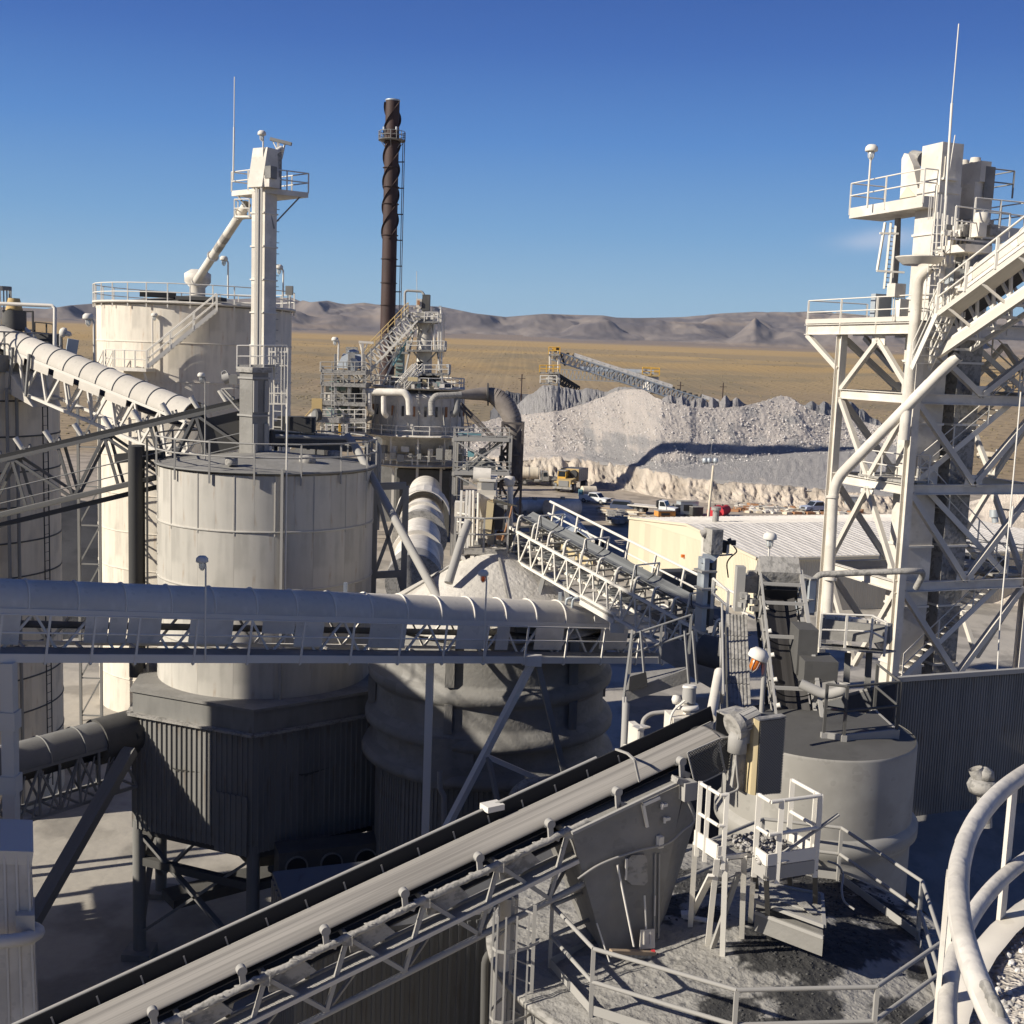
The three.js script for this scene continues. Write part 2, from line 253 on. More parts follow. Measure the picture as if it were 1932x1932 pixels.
// plated silo: inner core, courses of curved plates, rim
function plateGeo(r, h, a, th = 0.03, seg = 5) {
  const pos = [], f = (p, q, s, t) => [p, q, s, p, s, t].forEach((w) => pos.push(...w)), pt = (R_, k, y) => { const g = -a / 2 + a * k / seg; return [R_ * Math.sin(g), y, R_ * Math.cos(g)]; };
  const uv = [], nor = []; const U = (k) => r * (a * k / seg);
  for (let k = 0; k < seg; k++) f(pt(r, k, 0), pt(r, k + 1, 0), pt(r, k + 1, h), pt(r, k, h));
  for (let k = 0; k < seg; k++) { f(pt(r - th, k + 1, 0), pt(r, k + 1, 0), pt(r, k, 0), pt(r - th, k, 0)); f(pt(r, k, h), pt(r, k + 1, h), pt(r - th, k + 1, h), pt(r - th, k, h)); }
  f(pt(r - th, 0, 0), pt(r, 0, 0), pt(r, 0, h), pt(r - th, 0, h)); f(pt(r, seg, 0), pt(r - th, seg, 0), pt(r - th, seg, h), pt(r, seg, h));
  const g = new THREE.BufferGeometry(); g.setAttribute('position', new THREE.Float32BufferAttribute(pos, 3)); g.computeVertexNormals();
  const N = g.attributes.normal, Pn = g.attributes.position; for (let i = 0; i < seg * 6; i++) N.setXYZ(i, Pn.getX(i) / r, 0, Pn.getZ(i) / r);
  for (let i = 0; i < Pn.count; i++) uv.push(Math.atan2(Pn.getX(i), Pn.getZ(i)) * r, Pn.getY(i)); g.setAttribute('uv', new THREE.Float32BufferAttribute(uv, 2)); return g;
}
function platedSilo(t, c, r, y0, y1, course, n, m, o = {}) {
  mb().tube(V3(c.x, y0, c.z), V3(c.x, y1 - 0.02, c.z), r - 0.035, r - 0.035, 48).build(t, 'core', o.core ?? tint(m[0], 0.85));
  const a = Math.PI * 2 / n, rows = Math.round((y1 - y0) / course), h = (y1 - y0) / rows;
  const gs = [0, 1, 2].map((k) => { const g = plateGeo(r, h - 0.014, a - 0.006 / r); const uv = g.attributes.uv; for (let i = 0; i < uv.count; i++) uv.setXY(i, uv.getX(i) + k * 1.93, uv.getY(i) + k * 2.7); return g; });
  for (let j = 0; j < rows; j++) for (let i = 0; i < n; i++) {
    const e = placed(t, 'plate', gs[Math.floor(hash(i, j, 77) * 3)], m[Math.floor(hash(i, j, 78) * m.length)], V3(c.x, y0 + j * h + 0.007, c.z)); e.rotation.y = a * (i + (j % 2) * 0.5) + (o.turn ?? 0);
  }
  const b = mb(); for (let j = 1; j < rows; j++) b.lathe([[r - 0.03, -0.04], [r + 0.035, -0.04], [r + 0.035, 0.04], [r - 0.03, 0.04]], V3(c.x, y0 + j * h, c.z), 64); b.build(t, 'girth_ring', o.ring ?? m[0]);
}
const tint = (m, k) => { const q = m.clone(); q.color.multiplyScalar(k); return q; };
const tints = (m) => m.tints ??= [m, tint(m, 0.92), tint(m, 1.05), tint(m, 0.97)];
// ribbed cladding sheet on a plane: p origin (bottom left), u along, size; every sheet is a part
function ribSheet(w, h, pitch, depth, rib = 0.4) {
  const pos = [], n = Math.max(1, Math.round(w / pitch)), st = w / n, prof = []; 
  for (let i = 0; i < n; i++) prof.push([i * st, 0], [i * st + st * (1 - rib) * 0.92, 0], [i * st + st * (1 - rib), depth], [i * st + st * 0.94, depth]); prof.push([w, 0]);
  const f = (a, b, c, d) => [a, b, c, a, c, d].forEach((q) => pos.push(...q));
  for (let i = 0; i < prof.length - 1; i++) { const [x, z] = prof[i], [X, Z] = prof[i + 1]; f([x, 0, z], [X, 0, Z], [X, h, Z], [x, h, z]); f([X, 0, -0.02], [x, 0, -0.02], [x, h, -0.02], [X, h, -0.02]); f([x, 0, -0.02], [X, 0, -0.02], [X, 0, Z], [x, 0, z]); f([x, h, z], [X, h, Z], [X, h, -0.02], [x, h, -0.02]); }
  const g = new THREE.BufferGeometry(); g.setAttribute('position', new THREE.Float32BufferAttribute(pos, 3)); g.computeVertexNormals(); return boxUV(g);
}
function cladWall(t, a, b, y0, y1, o = {}) { // wall from a to b (seen face on the right of a->b when looking from above is outward = u x up)
  const { sheet = 1, pitch = 0.25, depth = 0.05, m = M.clad, rib = 0.4, name = 'cladding_sheet' } = o, L = Math.hypot(b.x - a.x, b.z - a.z), u = V3(b.x - a.x, 0, b.z - a.z).normalize(), n = Math.max(1, Math.round(L / sheet)), w = L / n, nn = V3().crossVectors(u, UPV);
  const g = ribSheet(w - 0.004, y1 - y0, pitch, depth, rib), q = new THREE.Quaternion().setFromRotationMatrix(new THREE.Matrix4().makeBasis(u, UPV, nn)), ms = tints(m);
  for (let i = 0; i < n; i++) placed(t, name, g, ms[Math.floor(hash(i, n, 5) * 4)], V3(a.x, y0, a.z).addScaledVector(u, i * w + 0.002), q);
}

// ---------- ground, plain, hills ----------
function groundY(x, z) { const r = Math.hypot(x, z); if (r < 330) return 0; const a = 0.0235 * (r - 330) * sst(330, 520, r); return r < 4500 ? a : a + (r - 4500) * 0.026; }
const vcol = (g, fn) => { const p = g.attributes.position, c = new Float32Array(p.count * 3); for (let i = 0; i < p.count; i++) c.set(fn(p.getX(i), p.getY(i), p.getZ(i)), i * 3); g.setAttribute('color', new THREE.BufferAttribute(c, 3)); };
function gridGeo(nu, nv, fn, uvS = 1) {
  const pos = [], uv = [], idx = [];
  for (let j = 0; j <= nv; j++) for (let i = 0; i <= nu; i++) { const p = fn(i / nu, j / nv); pos.push(p.x, p.y, p.z); uv.push(p.x * uvS, p.z * uvS); }
  for (let j = 0; j < nv; j++) for (let i = 0; i < nu; i++) { const a = j * (nu + 1) + i, b = a + 1, c = a + nu + 1, d = c + 1; idx.push(a, c, b, b, c, d); }
  const g = new THREE.BufferGeometry(); g.setAttribute('position', new THREE.Float32BufferAttribute(pos, 3)); g.setAttribute('uv', new THREE.Float32BufferAttribute(uv, 2)); g.setIndex(idx); g.computeVertexNormals(); return g;
}
function structure(name, g, m) { const o = shade(new THREE.Mesh(g, m)); o.name = name; o.userData.kind = 'structure'; scene.add(o); return o; }
{
  const g = gridGeo(540, 400, (u, v) => {
    const r = v === 0 ? 0.01 : 4 * Math.pow(9000 / 4, v), k = u * 2 - 1, a = Math.PI * (0.22 * k + 0.78 * k * k * k);
    const x = r * Math.sin(a), z = -r * Math.cos(a);
    const bump = r < 330 ? 0.22 * (fbm(x * 0.22, z * 0.22, 4, 101) - 0.5) : (fbm(x * 0.004, z * 0.004, 4, 102) - 0.5) * sst(330, 900, r) * (1 - sst(1200, 2500, r)) * 12;
    return V3(x, groundY(x, z) + bump - (r > 6200 ? (r - 6200) * 0.08 : 0), z);
  });
  vcol(g, (x, y, z) => {
    const r = Math.hypot(x, z), n = fbm(x * 0.006, z * 0.006, 4, 103), n2 = fbm(x * 0.0012, z * 0.004, 4, 104), n3 = fbm(x * 0.05, z * 0.05, 3, 105);
    const site = mixa([0.41, 0.38, 0.33], [0.40, 0.34, 0.27], sst(120, 190, r + 40 * (n3 - 0.5))), brown = mixa([0.30, 0.215, 0.115], [0.36, 0.28, 0.17], n), gold = mixa([0.44, 0.285, 0.095], [0.50, 0.345, 0.14], n), fan = mixa([0.20, 0.155, 0.12], [0.30, 0.23, 0.16], n2);
    let c = mixa(site, brown, sst(285, 330, r + 50 * (n - 0.5)));
    c = mixa(c, gold, sst(600, 1500, r + 700 * (n2 - 0.5)));
    const band = sst(0.5, 0.66, fbm(x * 0.0009, z * 0.0022, 6, 107)) * sst(600, 1300, r); c = mixa(c, [0.29, 0.225, 0.125], 0.6 * band); const bush = sst(0.6, 0.72, fbm(x * 0.014, z * 0.008, 4, 108)) * sst(300, 420, r) * (1 - sst(1500, 2600, r)); c = mixa(c, [0.20, 0.17, 0.10], 0.5 * bush);
    return mixa(c, fan, sst(3300, 4500, r + 1300 * (n2 - 0.5)));
  });
  structure('ground', g, mat([1, 1, 1], { vertexColors: true, map: T.soil, bumpMap: T.soilB, bumpScale: 0.06, roughness: 0.95 }));
}
const smooth = (pts, x) => { if (x <= pts[0][0]) return pts[0][1]; for (let i = 1; i < pts.length; i++) if (x <= pts[i][0]) { const [a, b] = pts[i - 1], [c, d] = pts[i]; return b + (d - b) * sst(a, c, x); } return pts[pts.length - 1][1]; };
const lin = (pts, x) => { if (x <= pts[0][0]) return pts[0][1]; for (let i = 1; i < pts.length; i++) if (x <= pts[i][0]) { const [a, b] = pts[i - 1], [c, d] = pts[i]; return b + (d - b) * (x - a) / (c - a); } return pts[pts.length - 1][1]; };
{ // hill range along the far side of the valley; the crest follows the photograph's skyline
  const sky = [[-900, 610], [-300, 604], [0, 594], [37, 588], [86, 583], [132, 576], [184, 572], [260, 566], [350, 566], [450, 564], [515, 561], [552, 561], [585, 570], [619, 567], [653, 574], [687, 571], [716, 575], [790, 576], [836, 579], [895, 591], [954, 598], [1025, 592], [1084, 594], [1138, 595], [1162, 599], [1202, 600], [1253, 599], [1290, 598], [1363, 591], [1430, 588], [1496, 589], [1553, 586], [1606, 592], [1646, 596], [1720, 592], [1800, 597], [1932, 601], [2400, 608], [3200, 640]];
  const r0 = 4500, r1 = 9400;
  const g = gridGeo(1200, 150, (u, v) => {
    const px = -900 + 4000 * u, d = ray(px, lin(sky, px)), az = Math.atan2(d.x, -d.z), el = d.y / Math.hypot(d.x, d.z);
    const r = r0 + (r1 - r0) * v, base = groundY(0, r), crest = EYE + 7100 * el - groundY(0, 7100), m = az * 6500;
    const wob = 900 * (fbm(m * 0.0011, r * 0.0011, 3, 201) - 0.5), bump = (x, q) => { const n = 1 - Math.abs(2 * fbm(x, q, 3, 203) - 1); return clamp((n - 0.42) * 1.9, 0, 1.1); };
    const prof = (c, w) => { const t = (r - c) / w; return t < 0 ? Math.exp(-t * t) : Math.exp(-t * t * 2.2); };
    const spur = 1 - Math.abs(2 * fbm(m * 0.0042 + wob * 0.003, r * 0.0022, 4, 205) - 1);
    let h = Math.max(crest * prof(7100 + wob * 0.4, 900) * (0.78 + 0.34 * spur), 125 * bump(m * 0.0016 + 3.1, r * 0.0004) * prof(5900 + wob * 0.5, 520) * (0.6 + 0.6 * spur), 85 * bump(m * 0.0021 + 9.7, r * 0.0004) * prof(5200 + wob * 0.3, 330) * (0.6 + 0.6 * spur), crest * 0.85 * bump(m * 0.0013 + 5.5, r * 0.0005) * prof(6450 + wob * 0.5, 480) * (0.7 + 0.45 * spur));
    h += base - 4 + 16 * (fbm(m * 0.012, r * 0.012, 4, 207) - 0.5); const cap = EYE + r * el; if (h > cap) h = cap - 0.1 * (h - cap);
    if (v === 0) h = base - 30;
    return V3(r * Math.sin(az), h, -r * Math.cos(az));
  });
  vcol(g, (x, y, z) => { const n = fbm(x * 0.004, z * 0.004, 5, 211), n2 = fbm(x * 0.0012, y * 0.02, 4, 212); const c = mixa([0.115, 0.10, 0.095], [0.215, 0.18, 0.15], sst(0.3, 0.65, n)); return mixa(c, [0.30, 0.225, 0.15], 0.6 * sst(0.5, 0.7, n2)); });
  structure('hills', g, mat([1, 1, 1], { vertexColors: true, roughness: 1 }));
}
{ // sagebrush on the near plain
  const g = new THREE.IcosahedronGeometry(0.5, 0); g.scale(1.2, 0.8, 1.1); const n = 9000;
  const im = shade(new THREE.InstancedMesh(g, mat([1, 1, 1], { roughness: 1 }), n)); im.name = 'sagebrush'; im.userData = { label: 'low grey green brush scattered over the brown plain behind the stockpile', category: 'brush', kind: 'stuff' };
  const m = new THREE.Matrix4(), q = new THREE.Quaternion(), c = new THREE.Color();
  for (let i = 0; i < n; i++) {
    const r = 340 * Math.pow(7, Math.pow(rnd(), 0.8)), a = rr(-0.62, 0.62), x = r * Math.sin(a), z = -r * Math.cos(a), s = rr(0.3, 0.9) * (1 + r / 2200); q.setFromAxisAngle(UPV, rr(0, 6));
    const y = groundY(x, z) + (fbm(x * 0.004, z * 0.004, 4, 102) - 0.5) * sst(330, 900, r) * 12;
    m.compose(V3(x, y + 0.1, z), q, V3(s * rr(0.7, 1.5), s * 0.8, s)); im.setMatrixAt(i, m); const k = rnd(); im.setColorAt(i, c.setRGB(0.17 + 0.12 * k, 0.14 + 0.09 * k, 0.075 + 0.05 * k));
  }
  scene.add(im);
}
// ---------- stockpiles and cut bank ----------
const bankTop = [[880, 855], [984, 864], [1044, 861], [1100, 868], [1191, 878], [1248, 891], [1314, 903], [1420, 913], [1500, 918], [1567, 925], [1700, 938]], toeLine = [[880, 852], [984, 852], [1060, 850], [1120, 856], [1190, 872], [1248, 884], [1320, 874], [1400, 866], [1500, 852], [1567, 842], [1640, 836], [1740, 845]], bankBase = [[880, 908], [990, 914], [1100, 920], [1180, 926], [1240, 938], [1300, 946], [1400, 953], [1500, 960], [1590, 966], [1700, 972]];
const pileCrest = [[840, 830], [895, 800], [935, 789], [979, 783], [1020, 779], [1060, 774], [1106, 761], [1155, 741], [1175, 734], [1216, 735], [1236, 749], [1265, 761], [1314, 768], [1363, 769], [1400, 767], [1440, 757], [1472, 746], [1490, 748], [1520, 769], [1560, 783], [1600, 789], [1660, 803], [1740, 850]];
function pileColumn(x, list, ang, o = {}) {
  const b = G(x, lin(bankBase, x), 0), d0 = (b.x * cFw.x + (b.y - EYE) * cFw.y + b.z * cFw.z), t = P(x, lin(bankTop, x), d0 + 5);
  const climb = (p, y, k, lo) => { let hi = lo + 90, q; for (let i = 0; i < 26; i++) { const m = (lo + hi) / 2; q = P(x, y, m); if (Math.hypot(q.x - p.x, q.z - p.z) * k >= q.y - p.y) hi = m; else lo = m; } return [q, hi]; };
  const [e, d1] = climb(t, Math.min(lin(toeLine, x), lin(bankTop, x) - 3), 0.13, d0 + 6), [c, d] = climb(e, lin(list, x), ang, d1 + 1);
  return { b, t, e, c, d };
}
{
  const x0 = 880, x1 = 1720;
  const bank = gridGeo(330, 26, (u, v) => {
    const x = x0 + (x1 - x0) * u, { b, t } = pileColumn(x, pileCrest, 0.6), k = v < 0.8 ? v / 0.8 : 1, p = lerp(b, t, k);
    p.y = t.y * (v < 0.8 ? Math.pow(k, 1.5) : 1) - (v === 0 ? 0.5 : 0);
    if (v > 0.8) { const e = t.clone().sub(b).setY(0).normalize(); p.addScaledVector(e, (v - 0.8) * 20); p.y -= (v - 0.8) * 2; }
    const n = fbm(x * 0.07, v * 3, 5, 301) - 0.5, gully = Math.pow(1 - Math.abs(2 * fbm(x * 0.035, v * 0.6, 3, 302) - 1), 3);
    const n2 = fbm(x * 0.22, v * 9, 4, 304) - 0.5; p.z += (n * 2.0 + n2 * 1.3 - gully * 1.0) * Math.sin(Math.min(1, k) * Math.PI * 0.9); p.y += v > 0.05 ? n * 0.8 + n2 * 0.4 : 0; return p;
  });
  vcol(bank, (x, y, z) => { const n = fbm(x * 0.25, y * 0.5 + z * 0.25, 5, 303), w = sst(8, 30, x) * (1 - sst(60, 75, x)); return mixa([0.56, 0.47, 0.38], [0.66, 0.59, 0.50], n + 0.1 - 0.3 * w * (n - 0.3)); });
  structure('dirt_bank', bank, mat([1, 1, 1], { vertexColors: true, map: T.soil, bumpMap: T.bump, bumpScale: 0.25, roughness: 1 }));
  const base = V3(40, 0, -250), zone = [], pile = gridGeo(460, 150, (u, v) => { zone.push(v);
    const x = 840 + 900 * u, { t, e: toe, c } = pileColumn(x, pileCrest, 0.62); let p;
    if (v < 0.2) { const k = v / 0.2; p = lerp(t, toe, k); p.y += (fbm(x * 0.12, k * 6, 4, 313) - 0.5) * 0.5 * Math.sin(k * 3.14); if (v === 0) p.y = t.y - 0.6; }
    else if (v < 0.8) { const k = (v - 0.2) / 0.6; p = lerp(toe, c, k); const e = Math.sin(k * Math.PI); const rill = fbm(x * 0.022 + k * 1.4, k * 2.0, 4, 311) - 0.5, rough = fbm(x * 0.3, k * 22, 4, 312) - 0.5; p.y += e * (rill * 1.7 - 0.6) + (k < 0.97 ? rough * 0.45 : rough * 0.2); }
    else { const k = (v - 0.8) / 0.2, e = c.clone().sub(t).setY(0).normalize(); p = c.clone().addScaledVector(e, k * c.y * 1.5); p.y = c.y * (1 - k) - 0.3 * k + (fbm(x * 0.2, k * 6, 3, 314) - 0.5) * 0.5; }
    return p;
  });
  let zi = 0; vcol(pile, (x, y, z) => { const v = zone[zi++];
    const n = fbm(x * 0.10 + y * 0.12, y * 0.42, 6, 321), n2 = fbm(x * 0.55, y * 0.8 + z * 0.4, 4, 322), g = (v < 0.2 ? 0.34 : 0.24 * (1 - sst(0.2, 0.36, v))) * sst(5, 30, x) - 0.10 * sst(0.6, 0.8, v);
    let k = sst(0.42, 0.60, n * 0.62 + n2 * 0.38 + g - 0.06); if (x < 8) k *= 0.25;
    return mixa(mixa([0.90, 0.80, 0.70], [0.80, 0.725, 0.65], n2), mixa([0.50, 0.475, 0.45], [0.60, 0.57, 0.54], n2), k);
  });
  pile.translate(-base.x, -base.y, -base.z);
  const t = thing('limestone_stockpile', 'huge pale limestone stockpile with a sloping face behind the parked trucks', 'stockpile', base);
  const pm = shade(new THREE.Mesh(pile, mat([1, 1, 1], { vertexColors: true, bumpMap: T.gravelB, bumpScale: 0.3, roughness: 1 }))); pm.name = 'heap'; t.add(pm);
  const n = 7000, rk = shade(new THREE.InstancedMesh(new THREE.IcosahedronGeometry(0.5, 0), mat([1, 1, 1]), n)), pp = pile.attributes.position, m4 = new THREE.Matrix4(), cc = new THREE.Color(); rk.name = 'loose_rock'; rk.userData.kind = 'stuff';
  for (let i = 0; i < n; i++) { let j; do j = Math.floor(rnd() * pp.count); while (zone[j] < 0.16 || zone[j] > 0.8); const s = 0.12 + 0.45 * Math.pow(rnd(), 5), k = rr(0.42, 0.72); m4.compose(V3().fromBufferAttribute(pp, j).add(V3(rr(-0.2, 0.2), 0.1 * s, rr(-0.2, 0.2))), new THREE.Quaternion().setFromEuler(new THREE.Euler(rnd() * 6, rnd() * 6, 0)), V3(s, s * 0.7, s)); rk.setMatrixAt(i, m4); rk.setColorAt(i, cc.setRGB(k, k * 0.93, k * 0.85)); }
  t.add(rk);
  const grey = (name, label, list, xa, xb, back, colr) => {
    const b0 = pileColumn((xa + xb) / 2, pileCrest, 0.6), q = P((xa + xb) / 2, lin(list, (xa + xb) / 2), b0.d + back); q.y = 0;
    const g = gridGeo(260, 40, (u, v) => { const x = xa + (xb - xa) * u, d = pileColumn(x, pileCrest, 0.62).d + back, c = P(x, smooth(list, x), d), k = v * 2 - 1, e = V3(c.x, 0, c.z).normalize(); const p = c.clone().addScaledVector(e, k * 26); p.y = Math.max(0.2, c.y - Math.abs(k) * 26 * 0.66) + (fbm(x * 0.3, k * 20, 4, 331) - 0.5) * (Math.abs(k) < 0.03 ? 0.3 : 1.0); return p; });
    vcol(g, (x, y, z) => mixa(colr, colr.map((v) => v * 1.25), fbm(x * 0.5, y * 0.7, 4, 332))); g.translate(-q.x, 0, -q.z);
    const o = thing(name, label, 'stockpile', q); const m = shade(new THREE.Mesh(g, mat([1, 1, 1], { vertexColors: true, bumpMap: T.gravelB, bumpScale: 0.3, roughness: 1 }))); m.name = 'heap'; o.add(m);
  };
  grey('gravel_stockpile', 'grey gravel stockpile with rounded crest below the tall stacking conveyor head', [[930, 800], [971, 765], [1000, 744], [1028, 727], [1040, 726], [1065, 731], [1094, 736], [1108, 732], [1125, 735], [1143, 739], [1167, 730], [1200, 731], [1230, 760], [1250, 790]], 930, 1250, 22, [0.47, 0.45, 0.43]);
  grey('gravel_stockpile', 'row of grey gravel heaps under the lower end of the stacking conveyor', [[1200, 775], [1240, 756], [1263, 745], [1278, 752], [1287, 746], [1302, 757], [1312, 753], [1324, 750], [1336, 758], [1344, 750], [1356, 758], [1369, 746], [1379, 756], [1388, 750], [1408, 763], [1440, 800]], 1200, 1440, 18, [0.50, 0.47, 0.45]);
  grey('gravel_stockpile', 'ridge of grey gravel heaps behind the lattice tower at the right end of the pile', [[1470, 780], [1495, 756], [1502, 758], [1516, 764], [1532, 757], [1545, 764], [1555, 757], [1570, 765], [1583, 758], [1594, 764], [1602, 757], [1625, 772], [1650, 790], [1672, 803], [1700, 840]], 1470, 1700, 10, [0.40, 0.39, 0.385]);
  grey('gravel_stockpile', 'small dark grey rubble heap at the far left end of the pale pile', [[925, 775], [945, 744], [956, 737], [970, 741], [990, 743], [1014, 748], [1030, 775]], 925, 1030, 70, [0.20, 0.20, 0.21]);
}
{ // heap between the left silos, coloured dark partly to stand for shade
  const c = V3(-52, 0, -128), t = thing('shade_dark_heap', 'heap on the ground between the two left silos, dark blue grey partly for shade', 'stockpile', c), g = gridGeo(70, 70, (u, v) => { const x = (u - 0.5) * 64, z = (v - 0.5) * 58, r = Math.hypot(x / 32, z / 29); return V3(x, Math.max(-0.4, 9.6 * Math.pow(Math.max(0, 1 - r), 0.9)) + (r < 1 ? (fbm(x * 0.2, z * 0.2 + 7, 4, 611) - 0.5) * 1.4 : -0.4), z); });
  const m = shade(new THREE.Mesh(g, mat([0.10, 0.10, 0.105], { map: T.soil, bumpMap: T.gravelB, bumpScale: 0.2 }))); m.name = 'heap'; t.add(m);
}

// ---------- silos on the left ----------
const plan = (x, y, d) => { const p = P(x, y, d); p.y = 0; return p; };
const front = (c, r) => { const v = V3(-c.x, 0, -c.z).normalize(); return c.clone().addScaledVector(v, r); };
const dirA = (deg) => V3(Math.sin(R(deg)), 0, -Math.cos(R(deg)));        // compass: 0 straight ahead, 90 to the right
const GU = dirA(69.6), GV = dirA(-20.4);                                // the plant's own two building directions
function roofCone(t, c, r, y, rise, m) { mb().lathe([[0.01, rise], [r * 0.5, rise * 0.5], [r, 0], [r, -0.12], [0.01, -0.12]], V3(c.x, y, c.z), 48).build(t, 'roof', m); }

const cB = plan(369, 1000, 88), rB = 6.84, fB = front(cB, rB);
{ // back silo, cream, with stair
  const y1 = YA(fB, 574), t = thing('storage_silo', 'tall cream plated silo farthest back on the left with a zigzag stair on its side', 'silo', cB);
  platedSilo(t, cB, rB, 0, y1, 2.72, 24, tints(M.silo));
  roofCone(t, cB, rB + 0.02, y1, 0.9, M.dustBig);
  mb().lathe([[rB - 0.1, 0], [rB + 0.28, 0], [rB + 0.28, 0.18], [rB - 0.1, 0.18]], V3(cB.x, y1 - 0.05, cB.z), 64).build(t, 'rim', M.white);
  handrail(t, ringPts(cB, rB + 0.2, y1 + 0.1, 30), { closed: true, r: 0.035, gap: 1.4, h: 1.2, drop: 0.4 });
  // platform and stair on the near left flank
  const tl = PL(262, 697, fB.clone().add(V3(0, 0, 1)), V3(0, 0, 1)), ang = (p) => Math.atan2(p.x - cB.x, p.z - cB.z);
  const pt = (px, py, rr_ = rB + 0.75) => { let q = fB.clone(); for (let i = 0; i < 6; i++) { const d = -q.z * cFw.z * -1; const w = P(px, py, V3(q.x, py > 0 ? YA(q, py) : 0, q.z).sub(CAM).dot(cFw)); const a = ang(w); q = V3(cB.x + rr_ * Math.sin(a), 0, cB.z + rr_ * Math.cos(a)); } q.y = YA(q, py); return q; };
  const a = pt(215, 692), b = pt(285, 692), top = pt(407, 585);
  const s = mb(), an = ang(a), bn = ang(b), y = a.y; for (let i = 0; i < 6; i++) { const u = an + (bn - an) * i / 5, v = an + (bn - an) * (i + 1) / 5, q = (k, r) => V3(cB.x + r * Math.sin(k), y, cB.z + r * Math.cos(k)); if (i < 5) s.hex8([q(u, rB + 0.05), q(u, rB + 1.5), q(v, rB + 1.5), q(v, rB + 0.05)].map((p) => p.clone().add(V3(0, -0.22, 0))), [q(u, rB + 0.05), q(u, rB + 1.5), q(v, rB + 1.5), q(v, rB + 0.05)]); }
  s.build(t, 'landing', M.white);
  const arc = (r) => Array.from({ length: 5 }, (_, i) => { const k = an + (bn - an) * i / 4; return V3(cB.x + r * Math.sin(k), y, cB.z + r * Math.cos(k)); });
  handrail(t, arc(rB + 1.45), { r: 0.035, h: 1.15, gap: 1.3 });
  const outw = (p, k) => { const d = V3(p.x - cB.x, 0, p.z - cB.z).normalize(); return p.clone().addScaledVector(d, k); };
  stairs(t, outw(b, 0.5), outw(top, 0.35), 0.9, 17, { r: 0.035 });
  stairs(t, outw(pt(190, 760), 0.6), outw(a, 0.5), 0.8, 12, { r: 0.035 });
  for (const k of [0.1, 0.9]) { const p = outw(lerp(a, b, k), 0.7); ubar(t, 'bracket', p, atY(V3(cB.x + rB * Math.sin(ang(p)), 0, cB.z + rB * Math.cos(ang(p))), p.y - 2.2), 0.12, 0.12, M.whiteS); }
  const hatch = cB.clone().setY(y1 + 0.75); mb().box(hatch.clone().add(V3(-1.5, -0.1, 4.2)), 2.4, 0.35, 1.4, 0.3).box(hatch.clone().add(V3(1.6, -0.3, 4.6)), 3.2, 0.25, 1.2, -0.1).build(t, 'roof_hatch', M.dark);
  const sp = P(373, 535, 86.5); mb().lathe([[0.55, -1.6], [0.55, -0.3], [0.95, 0.1], [0.95, 0.7], [0.5, 1.0], [0.01, 1.0]], sp, 18).build(t, 'inlet_hood', M.white);
}
const c1 = plan(-95, 1100, 67), r1 = 5.95, f1 = front(c1, r1);
{
  const y1 = YA(V3(c1.x + r1 * 0.8, 0, c1.z + r1 * 0.6), 688), t = thing('storage_silo', 'tan plated silo cut by the left edge of the photo with close dark girth rings', 'silo', c1);
  platedSilo(t, c1, r1, 0, y1, 1.86, 16, tints(M.tan), { ring: M.darkDust });
  roofCone(t, c1, r1 + 0.02, y1, 0.7, M.tan);
  mb().lathe([[r1 - 0.1, 0], [r1 + 0.15, 0], [r1 + 0.15, 0.9], [r1 - 0.1, 0.9]], V3(c1.x, y1 - 0.4, c1.z), 64).build(t, 'rim', M.dustBig);
  handrail(t, ringPts(c1, r1 + 0.1, y1 + 0.45, 20), { closed: true, r: 0.04, gap: 2.4, h: 1.25, m: M.greyS, drop: 0.7 });
  for (const k of [0.93, 1.02]) { const p = V3(c1.x + (r1 + 0.35) * Math.sin(k), 0, c1.z + (r1 + 0.35) * Math.cos(k)); mb().pipe([atY(p, 0), atY(p, y1 - 1.2)], 0.09).build(t, 'standpipe', M.greyS); }
  ladder(t, V3(c1.x + (r1 + 0.3) * Math.sin(1.35), 1, c1.z + (r1 + 0.3) * Math.cos(1.35)), V3(c1.x + (r1 + 0.3) * Math.sin(1.35), y1 - 1, c1.z + (r1 + 0.3) * Math.cos(1.35)), V3(Math.sin(1.35), 0, Math.cos(1.35)), { m: M.dark, step: 0.5 });
}
